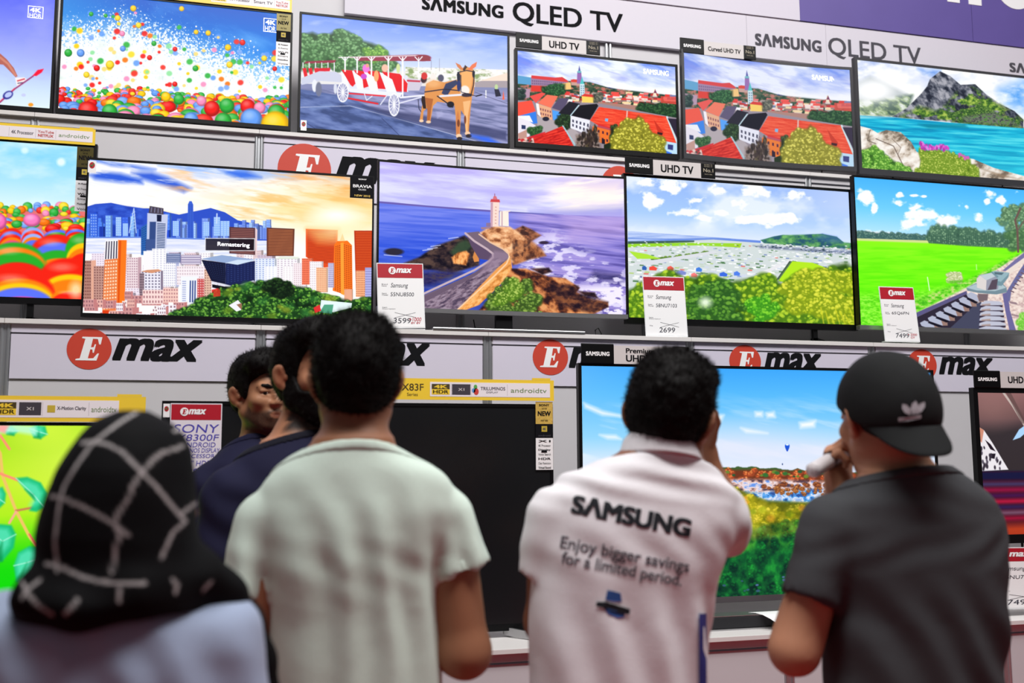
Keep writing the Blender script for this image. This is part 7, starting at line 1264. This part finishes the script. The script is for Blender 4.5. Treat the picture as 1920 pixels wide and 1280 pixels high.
# ---- charcoal T-shirt and backward cap
H = Human('man in a charcoal T-shirt and backward black cap raising a fist to his mouth', 1.85, (190, 136, 106), 1700)
hd = H.head(1657, 784, 0.0, -4, -3, -2)
nb = H.P(1690, 900, -0.01); H.neck(nb, 0.054, 0.064)
rows = [(862, 1646, 1752, 0.062, -0.03), (884, 1626, 1784, 0.074, -0.025), (908, 1590, 1822, 0.09, -0.015), (940, 1552, 1848, 0.108, -0.005), (990, 1536, 1864, 0.12, 0.0), (1060, 1548, 1868, 0.126, 0.0), (1140, 1566, 1866, 0.124, 0.0), (1280, 1562, 1860, 0.126, 0.005), (1420, 1562, 1862, 0.128, 0.01)]
H.body.append(('u', s_loft(H.secs(rows[1:], k=0.9), 2.3), 0.03))
shL, shR = H.P(1558, 985, 0.0), H.P(1828, 985, 0)
elL, wrL = H.P(1490, 1218, 0.02), H.P(1576, 916, 0.13); elR, wrR = H.P(1812, 1230, 0.06), H.P(1700, 1210, 0.2)
H.arm(shL, elL, wrL, (0.05, 0.047, 0.028), (((-0.32, -0.02, 1), (0.55, -0.75, 0.25)), dict(thumb=1, curl=(62, 70, 45), tcurl=45, k=0.98)))
H.arm(shR, elR, wrR, (0.05, 0.044, 0.028), (((-1, 0.3, 0.1), (0, -1, 0)), dict(thumb=1, curl=(25, 30, 20))))
H.legs((H.P(1712, 1280, 0.01)[0], 1.86), zt=0.96, col=(44, 46, 56))
S1, c1 = sleeve(shL, H.P(1517, 1128, 0.0), 0.064, 0.056, 0.98); S2, c2 = sleeve(shR, elR, 0.058, 0.054, 0.6)
shirt = S1+S2+cuffs([c1, c2])+[('u', s_loft(H.secs(rows), 2.3), 0.018)]+[('i', s_half(H.P(1700, 880, -0.07), (-0.06, 0.22, 1)), 0.006)]
M_char = cloth('charcoal_cotton', (66, 67, 70))
so = skin_mesh('t_shirt', shirt, M_char, H.root, 0.0075, disp=folds((0.009, (-0.5, 0.2, 1), 0.07, (zz(1110), zz(1000), 0.06), 21), (0.016, (0.8, 0.2, 0.55), 0.1, (0.86, zz(1100), 0.1), 22), (0.004, (0.2, 0.2, 1), 0.08, (zz(1010), zz(880), 0.05), 23)))
neckband(so, H, rows, H.P(1700, 880, -0.07), (-0.06, 0.22, 1), M_char, n=2.3)
skin_mesh('hair', hd.hair(0.004, [(-0.12, -0.05), (-0.06, -0.05), (-0.03, -0.03), (-0.012, 0.01), (0.0, 0.02), (0.02, -0.01), (0.03, 0.02), (0.05, 0.06), (0.12, 0.075)]), M_hair, H.root, 0.005)
M_cap = cloth('black_cap_cotton', (26, 27, 28), var=0.08)
cz = [(-0.14, -0.036), (-0.06, -0.02), (0.0, 0.012), (0.06, 0.038), (0.13, 0.05)]
capP = [hd.E('u', (0, -0.016, 0.034), (0.096, 0.116, 0.108), 0.02), hd.E('u', (0, -0.034, 0.0), (0.09, 0.102, 0.09), 0.03), hd.region(lambda x, y, z: (np.interp(y, [a for a, _ in cz], [b for _, b in cz])-z)*0.85, k=0.003)]
capo = skin_mesh('cap', capP, M_cap, H.root, 0.005, disp=lambda V: 0.003*(vnoise(V*16, 4)-0.5))
# brim: a curved plate pointing backwards and down
V = []; F = []; nu, nv = 18, 8
for e in (0, 1):
    for i in range(nu+1):
        t = -1+2*i/nu
        for j in range(nv+1):
            s_ = j/nv; ang = t*1.25; bx = 0.087*math.sin(ang); by = -0.034-0.098*math.cos(ang); bz = -0.026+0.02*(1-math.cos(ang))
            L = 0.07*(1-abs(t)**2.6)+0.002
            V.append(hd.p(bx*(1+0.1*s_*(1-t*t)), by-0.5*L*s_, bz-0.85*L*s_-0.004*t*t*s_-e*0.0035))
W_ = (nu+1)*(nv+1); ix = lambda e, i, j: e*W_+i*(nv+1)+j
for i in range(nu):
    for j in range(nv): F += [(ix(0, i, j), ix(0, i+1, j), ix(0, i+1, j+1), ix(0, i, j+1)), (ix(1, i, j), ix(1, i, j+1), ix(1, i+1, j+1), ix(1, i+1, j))]
    F += [(ix(0, i, nv), ix(0, i+1, nv), ix(1, i+1, nv), ix(1, i, nv)), (ix(0, i, 0), ix(1, i, 0), ix(1, i+1, 0), ix(0, i+1, 0))]
link_mesh('brim', V, F, M_cap, capo, True)
skin_mesh('button', [('u', s_ell(hd.p(0, -0.014, 0.139), (0.008, 0.008, 0.005)), 0.001)], M_cap, capo, 0.002, pad=0.01)
tr = tree_of(capo); org = Vector(ORG[capo])
def cap_print(polys, name, m, off=0.0032):
    mb = MB()
    for pts in polys:
        V = []
        for x, y in pts:
            d = unit(ray(x, y)); hit = tr.ray_cast(Vector(CAM)-org, Vector(d))[0]
            if hit is None: hit = tr.find_nearest(Vector(at(x, y, 1.75))-org)[0]
            V.append(tuple(np.array(hit)+np.array(org)-d*off))
        mb.add(V, [tuple(range(len(V)))])
    return link_mesh(name, mb.v, mb.f, m, capo)
M_logo = mat('logo_grey_thread', (176, 172, 178), 0.7)
leaf = lambda x0, y0, x1, y1, w_: [(x0, y0), (x0+(x1-x0)*0.35-(y1-y0)*w_, y0+(y1-y0)*0.35+(x1-x0)*w_), (x0+(x1-x0)*0.75-(y1-y0)*w_*0.9, y0+(y1-y0)*0.75+(x1-x0)*w_*0.9), (x1, y1), (x0+(x1-x0)*0.75+(y1-y0)*w_*0.9, y0+(y1-y0)*0.75-(x1-x0)*w_*0.9), (x0+(x1-x0)*0.35+(y1-y0)*w_, y0+(y1-y0)*0.35-(x1-x0)*w_)]
cap_print([leaf(1712, 778, 1717, 751, 0.24), leaf(1708, 778, 1692, 757, 0.24), leaf(1717, 777, 1734, 753, 0.2)], 'logo_trefoil', M_logo)
cap_print([[(1684, 783), (1700, 782), (1727, 777), (1727, 784), (1702, 789), (1685, 790)]], 'logo_word', M_logo)
p0, p1 = H.P(1524, 882, 0.075), H.P(1586, 845, 0.15)
H.body.append(('s', s_cone(p0, p1, 0.0178, 0.0178), 0.002))
hd.face_parts(H.root, M_hair)
H.finish()
hn = H.P(1556, 862, 0.11); wc = thing('white_canister', hn, 'small white canister gripped in the raised fist beside the black cap', 'canister')
MB().tube([p0, p0+(p1-p0)*0.05, p0+(p1-p0)*0.5, p1], 0.0165, 20).build('shell', mat('white_plastic', (226, 220, 222), 0.35), wc, True)
MB().tube([p0+(p1-p0)*0.5-(p1-p0)*0.03, p0+(p1-p0)*0.5+(p1-p0)*0.03], 0.0169, 20).build('band', mat('dull_band', (110, 104, 110), 0.5), wc, True)
# ---- bearded man in navy, turned towards the right
H = Human('bearded man in a navy T-shirt, half hidden behind the mint-green T-shirt', 2.62, (176, 122, 92), 520)
hd = H.head(584, 707, 0.0, -148, 2, 0, 1.0)
nb = H.P(556, 838, 0.0); H.neck(nb, 0.055, 0.062)
rows = [(806, 508, 612, 0.066, 0.0), (826, 488, 634, 0.08, 0.0), (850, 452, 668, 0.098, 0.0), (885, 418, 704, 0.118, 0.0), (930, 402, 722, 0.13, 0.0), (1000, 400, 724, 0.136, 0.0), (1100, 410, 706, 0.13, 0.0), (1280, 420, 694, 0.128, 0.0), (1400, 420, 694, 0.13, 0.0)]
H.body.append(('u', s_loft(H.secs(rows[1:], k=0.9), 2.3), 0.03))
shR, shL = H.P(428, 930, -0.04), H.P(690, 935, 0.06)
elR, wrR = H.P(398, 1130, -0.05), H.P(440, 1235, -0.18); elL, wrL = H.P(716, 1130, 0.05), H.P(680, 1240, -0.12)
H.arm(shR, elR, wrR, (0.05, 0.043, 0.028), (((0.3, -0.5, -1), (1, 0.2, 0.2)), dict(thumb=-1, curl=(25, 30, 20))))
H.arm(shL, elL, wrL, (0.05, 0.043, 0.028), (((-0.2, -0.7, -0.8), (-1, 0, 0.2)), dict(thumb=1, curl=(25, 30, 20))))
H.legs((H.P(556, 1280, 0)[0], 2.62), zt=0.97, col=(38, 40, 50), turn=math.radians(-140))
S1, c1 = sleeve(shR, elR, 0.066, 0.058, 0.74); S2, c2 = sleeve(shL, elL, 0.066, 0.058, 0.74)
M_navy = cloth('navy_cotton', (28, 28, 54))
zz = lambda y: H.P(500, y)[2]
so = skin_mesh('t_shirt', S1+S2+cuffs([c1, c2])+[('u', s_loft(H.secs(rows), 2.25), 0.035)]+[('i', s_half(H.P(556, 822, 0.0), (-0.25, 0.2, 1)), 0.006)], M_navy, H.root, 0.008, disp=folds((0.008, (0.6, 0.2, 0.8), 0.09, (0.9, zz(850), 0.1), 31)))
skin_mesh('hair', hd.hair(0.013, [(-0.12, -0.07), (-0.06, -0.065), (-0.03, -0.04), (-0.012, 0.01), (0.0, 0.02), (0.02, -0.02), (0.034, -0.01), (0.045, 0.045), (0.06, 0.07), (0.12, 0.085)], top=0.014, quiff=0.02), M_hair, H.root, 0.005, disp=lambda V: 0.01*(vnoise(V*36, 12, 3)-0.5), strands=(4000, 0.014, (0.1, 0.0, 0.3), 15))
skin_mesh('beard', hd.beard(0.01), M_hair, H.root, 0.005, disp=lambda V: 0.006*(vnoise(V*50, 8, 2)-0.5), strands=(2500, 0.009, (0, 0, -0.5), 16))
hd.face_parts(H.root, M_hair)
H.finish(beard=0.9)
neckband(so, H, rows, H.P(556, 822, 0.0), (-0.25, 0.2, 1), cloth('dark_rib', (22, 22, 34)))
# ---- man in navy by the wall, looking aside
H = Human('man in a navy T-shirt with a trimmed beard, facing out from beside the handwritten poster', 3.2, (164, 116, 86), 490)
hd = H.head(487, 741, 0.0, -150, 0, 2, 0.94)
nb = H.P(487, 826, 0.02); H.neck(nb, 0.045, 0.05)
rows = [(812, 448, 516, 0.062, 0.02), (828, 434, 532, 0.074, 0.02), (846, 410, 560, 0.09, 0.01), (872, 384, 592, 0.108, 0.0), (905, 370, 608, 0.118, 0.0), (960, 368, 612, 0.12, 0.0), (1060, 376, 602, 0.116, 0.0), (1280, 380, 598, 0.114, 0.0), (1330, 380, 598, 0.114, 0.0)]
H.body.append(('u', s_loft(H.secs(rows[1:], k=0.9), 2.3), 0.03))
shR, shL = H.P(388, 912, -0.02), H.P(592, 912, 0.04); elR, wrR = H.P(370, 1060, -0.02), H.P(395, 1180, -0.12); elL, wrL = H.P(612, 1060, 0.02), H.P(590, 1180, -0.1)
H.arm(shR, elR, wrR, (0.049, 0.042, 0.027), (((0.1, -0.4, -1), (1, 0.2, 0)), dict(thumb=-1, curl=(25, 30, 20)))); H.arm(shL, elL, wrL, (0.049, 0.042, 0.027), (((-0.1, -0.4, -1), (-1, 0.2, 0)), dict(thumb=1, curl=(25, 30, 20))))
H.legs((H.P(490, 1280, 0)[0], 3.2), zt=0.98, col=(34, 36, 46), turn=math.radians(-160))
S1, c1 = sleeve(shR, elR, 0.06, 0.054, 0.75); S2, c2 = sleeve(shL, elL, 0.06, 0.054, 0.75)
zz = lambda y: H.P(490, y)[2]
so = skin_mesh('t_shirt', S1+S2+cuffs([c1, c2])+[('u', s_loft(H.secs(rows), 2.25), 0.035)]+[('i', s_half(H.P(482, 824, 0.0), (-0.1, 0.45, 1)), 0.006)], M_navy, H.root, 0.008, disp=folds((0.008, (0.6, 0.2, 0.8), 0.09, (0.9, zz(850), 0.1), 33)))
skin_mesh('hair', hd.hair(0.012, [(-0.12, -0.06), (-0.06, -0.055), (-0.03, -0.03), (-0.012, 0.01), (0.0, 0.02), (0.02, -0.02), (0.034, -0.01), (0.045, 0.04), (0.07, 0.066), (0.12, 0.078)], top=0.012, quiff=0.02), M_hair, H.root, 0.0042, disp=lambda V: 0.008*(vnoise(V*40, 22, 3)-0.5), strands=(3500, 0.011, (0.2, -0.1, 0.3), 25))
hd.face_parts(H.root, M_hair, thick=0.0056)
H.finish(lips=(0.66, 0.5, 0.5), h=0.009, beard=0.62)
neckband(so, H, rows, H.P(482, 824, 0.0), (-0.1, 0.45, 1), M_navy)
# ---- woman in a checked headscarf, nearest of all
H = Human('woman in a black headscarf with white check lines and a pale blue top', 1.4, (190, 140, 110), 220)
hd = H.head(250, 938, 0.035, -25, 0, 0, 0.9)
nb = H.P(225, 1085, 0.0); H.neck(nb, 0.045, 0.052)
rows = [(1090, 168, 300, 0.055, 0.0), (1112, 110, 352, 0.075, 0.0), (1136, 30, 408, 0.092, 0.0), (1165, -10, 436, 0.1, 0.0), (1220, -30, 452, 0.108, 0.0), (1300, -28, 452, 0.11, 0.0), (1450, -10, 430, 0.11, 0.0), (1700, -20, 440, 0.12, 0.0)]
H.body.append(('u', s_loft(H.secs(rows[1:-1], k=0.88), 2.3), 0.03))
shL, shR = H.P(12, 1190, 0.0), H.P(412, 1190, 0.0); elL, wrL = H.P(-40, 1480, 0.0), H.P(60, 1560, 0.2); elR, wrR = H.P(450, 1480, 0.0), H.P(380, 1560, 0.2)
H.arm(shL, elL, wrL, (0.042, 0.036, 0.024), (((0.4, 0.9, -0.3), (1, 0, 0)), dict(thumb=-1, curl=(25, 30, 20), k=0.9))); H.arm(shR, elR, wrR, (0.042, 0.036, 0.024), (((-0.4, 0.9, -0.3), (-1, 0, 0)), dict(thumb=1, curl=(25, 30, 20), k=0.9)))
H.legs((H.P(212, 1280, 0)[0], 1.4), zt=0.92, col=(52, 54, 70), hip_w=0.085)
S1, c1 = sleeve(shL, elL, 0.056, 0.048, 1.0); S2, c2 = sleeve(shR, elR, 0.056, 0.048, 1.0)
S1b, c1 = sleeve(elL, wrL, 0.047, 0.036, 0.9); S2b, c2 = sleeve(elR, wrR, 0.047, 0.036, 0.9)
zz = lambda y: H.P(220, y)[2]
M_top = cloth('pale_blue_cotton', (154, 166, 192))
so = skin_mesh('long_sleeved_top', [('u', s_loft(H.secs(rows), 2.25), 0.02)]+S1+S2+S1b+S2b+cuffs([c1, c2]), M_top, H.root, 0.008, disp=folds((0.009, (0.9, 0.2, 0.3), 0.075, (0.85, zz(1130), 0.06), 41), (0.002, (0.3, 0.2, 1), 0.06, (0.85, zz(1130), 0.06), 43)))
sc = [(770, 225, 275, 0.03, 0.01), (779, 198, 298, 0.055, 0.01), (790, 176, 320, 0.076, 0.01), (812, 154, 346, 0.095, 0.01), (843, 132, 361, 0.108, 0.01), (880, 107, 365, 0.116, 0.008), (920, 89, 367, 0.118, 0.005), (960, 77, 369, 0.118, 0.003), (1000, 68, 372, 0.116, 0.0), (1040, 68, 381, 0.112, -0.002), (1075, 48, 391, 0.112, -0.004), (1110, 28, 398, 0.112, -0.008), (1142, 28, 396, 0.1, -0.012)]
sp = [('u', s_loft(H.secs(sc), 2.15), 0.02)]
sp += [('u', s_cone(H.P(60, 1112, -0.07), H.P(150, 1138, -0.098), 0.022, 0.02), 0.03), ('u', s_cone(H.P(150, 1138, -0.098), H.P(250, 1116, -0.098), 0.02, 0.016), 0.03)]
tl = [H.P(378, 1075, -0.03), H.P(410, 1118, 0.0), H.P(446, 1172, 0.05), H.P(470, 1240, 0.075), H.P(480, 1320, 0.085), H.P(482, 1400, 0.09)]
sp += [('u', s_cone(a, b, 0.03, 0.03), 0.03) for a, b in zip(tl[:-1], tl[1:])]
sp += [('i', s_half(H.P(200, 1158, -0.1), (-0.0, 0.25, -1)), 0.02)][:0]
op = hd.p(0, 0.13, -0.02)
sp += [('s', s_ell(op, np.array((0.052, 0.075, 0.075))*0.95, hd.M), 0.012)]
cl = [[(585, 70), (500, 140), (410, 210), (340, 310), (285, 400), (265, 460), (255, 560), (245, 650), (260, 780)], [(350, 212), (410, 205), (480, 220), (550, 255), (630, 335), (700, 410), (760, 490), (820, 570), (770, 610)], [(775, 240), (720, 255), (680, 290), (635, 345), (595, 410), (580, 460), (530, 530), (520, 560)], [(210, 455), (280, 460), (370, 490), (450, 530), (525, 570), (540, 620), (520, 700), (510, 780)], [(525, 570), (580, 620)], [(200, 750), (280, 760), (370, 795), (450, 815), (540, 825), (545, 905)], [(540, 825), (650, 825)], [(95, 835), (130, 880), (190, 930), (250, 960)], [(100, 900), (140, 850), (180, 820)], [(765, 155), (830, 122)], [(805, 530), (870, 485)], [(770, 820), (790, 850), (780, 880)], [(315, 950), (370, 890)], [(775, 240), (800, 225)], [(900, 880), (935, 845)], [(1070, 1080), (1115, 1055)], [(770, 610), (720, 720)]]
segs = []
for c in cl:
    q = [H.P(x/2.371, 740+y/2.371, -0.09)[[0, 2]] for x, y in c]; segs += list(zip(q[:-1], q[1:]))
def scarfcol(V, N):
    p = V[:, [0, 2]]; d = np.full(len(V), 1.0)
    for a, b in segs:
        ab = b-a; t = np.clip(((p-a)@ab)/(ab@ab), 0, 1); d = np.minimum(d, np.linalg.norm(p-a-t[:, None]*ab, axis=1))
    k = np.clip((0.0027-d)/0.0016, 0, 1)[:, None]; return np.array((13.0, 13, 15))*(1-k)+np.array((172.0, 166, 166))*k
skin_mesh('headscarf', sp, mat('scarf_cloth', (13, 13, 15), 0.8, spec=0.1, attr='tint', bump=0.1, scale=240), H.root, 0.0038, disp=folds((0.008, (0.4, 0.2, 1), 0.075, (zz(1160), zz(1010), 0.06), 51), (0.004, (0.6, 0.2, 0.7), 0.11, (zz(1060), zz(800), 0.08), 53)), colour=scarfcol)
hd.face_parts(H.root, M_hair)
H.finish(h=0.009)
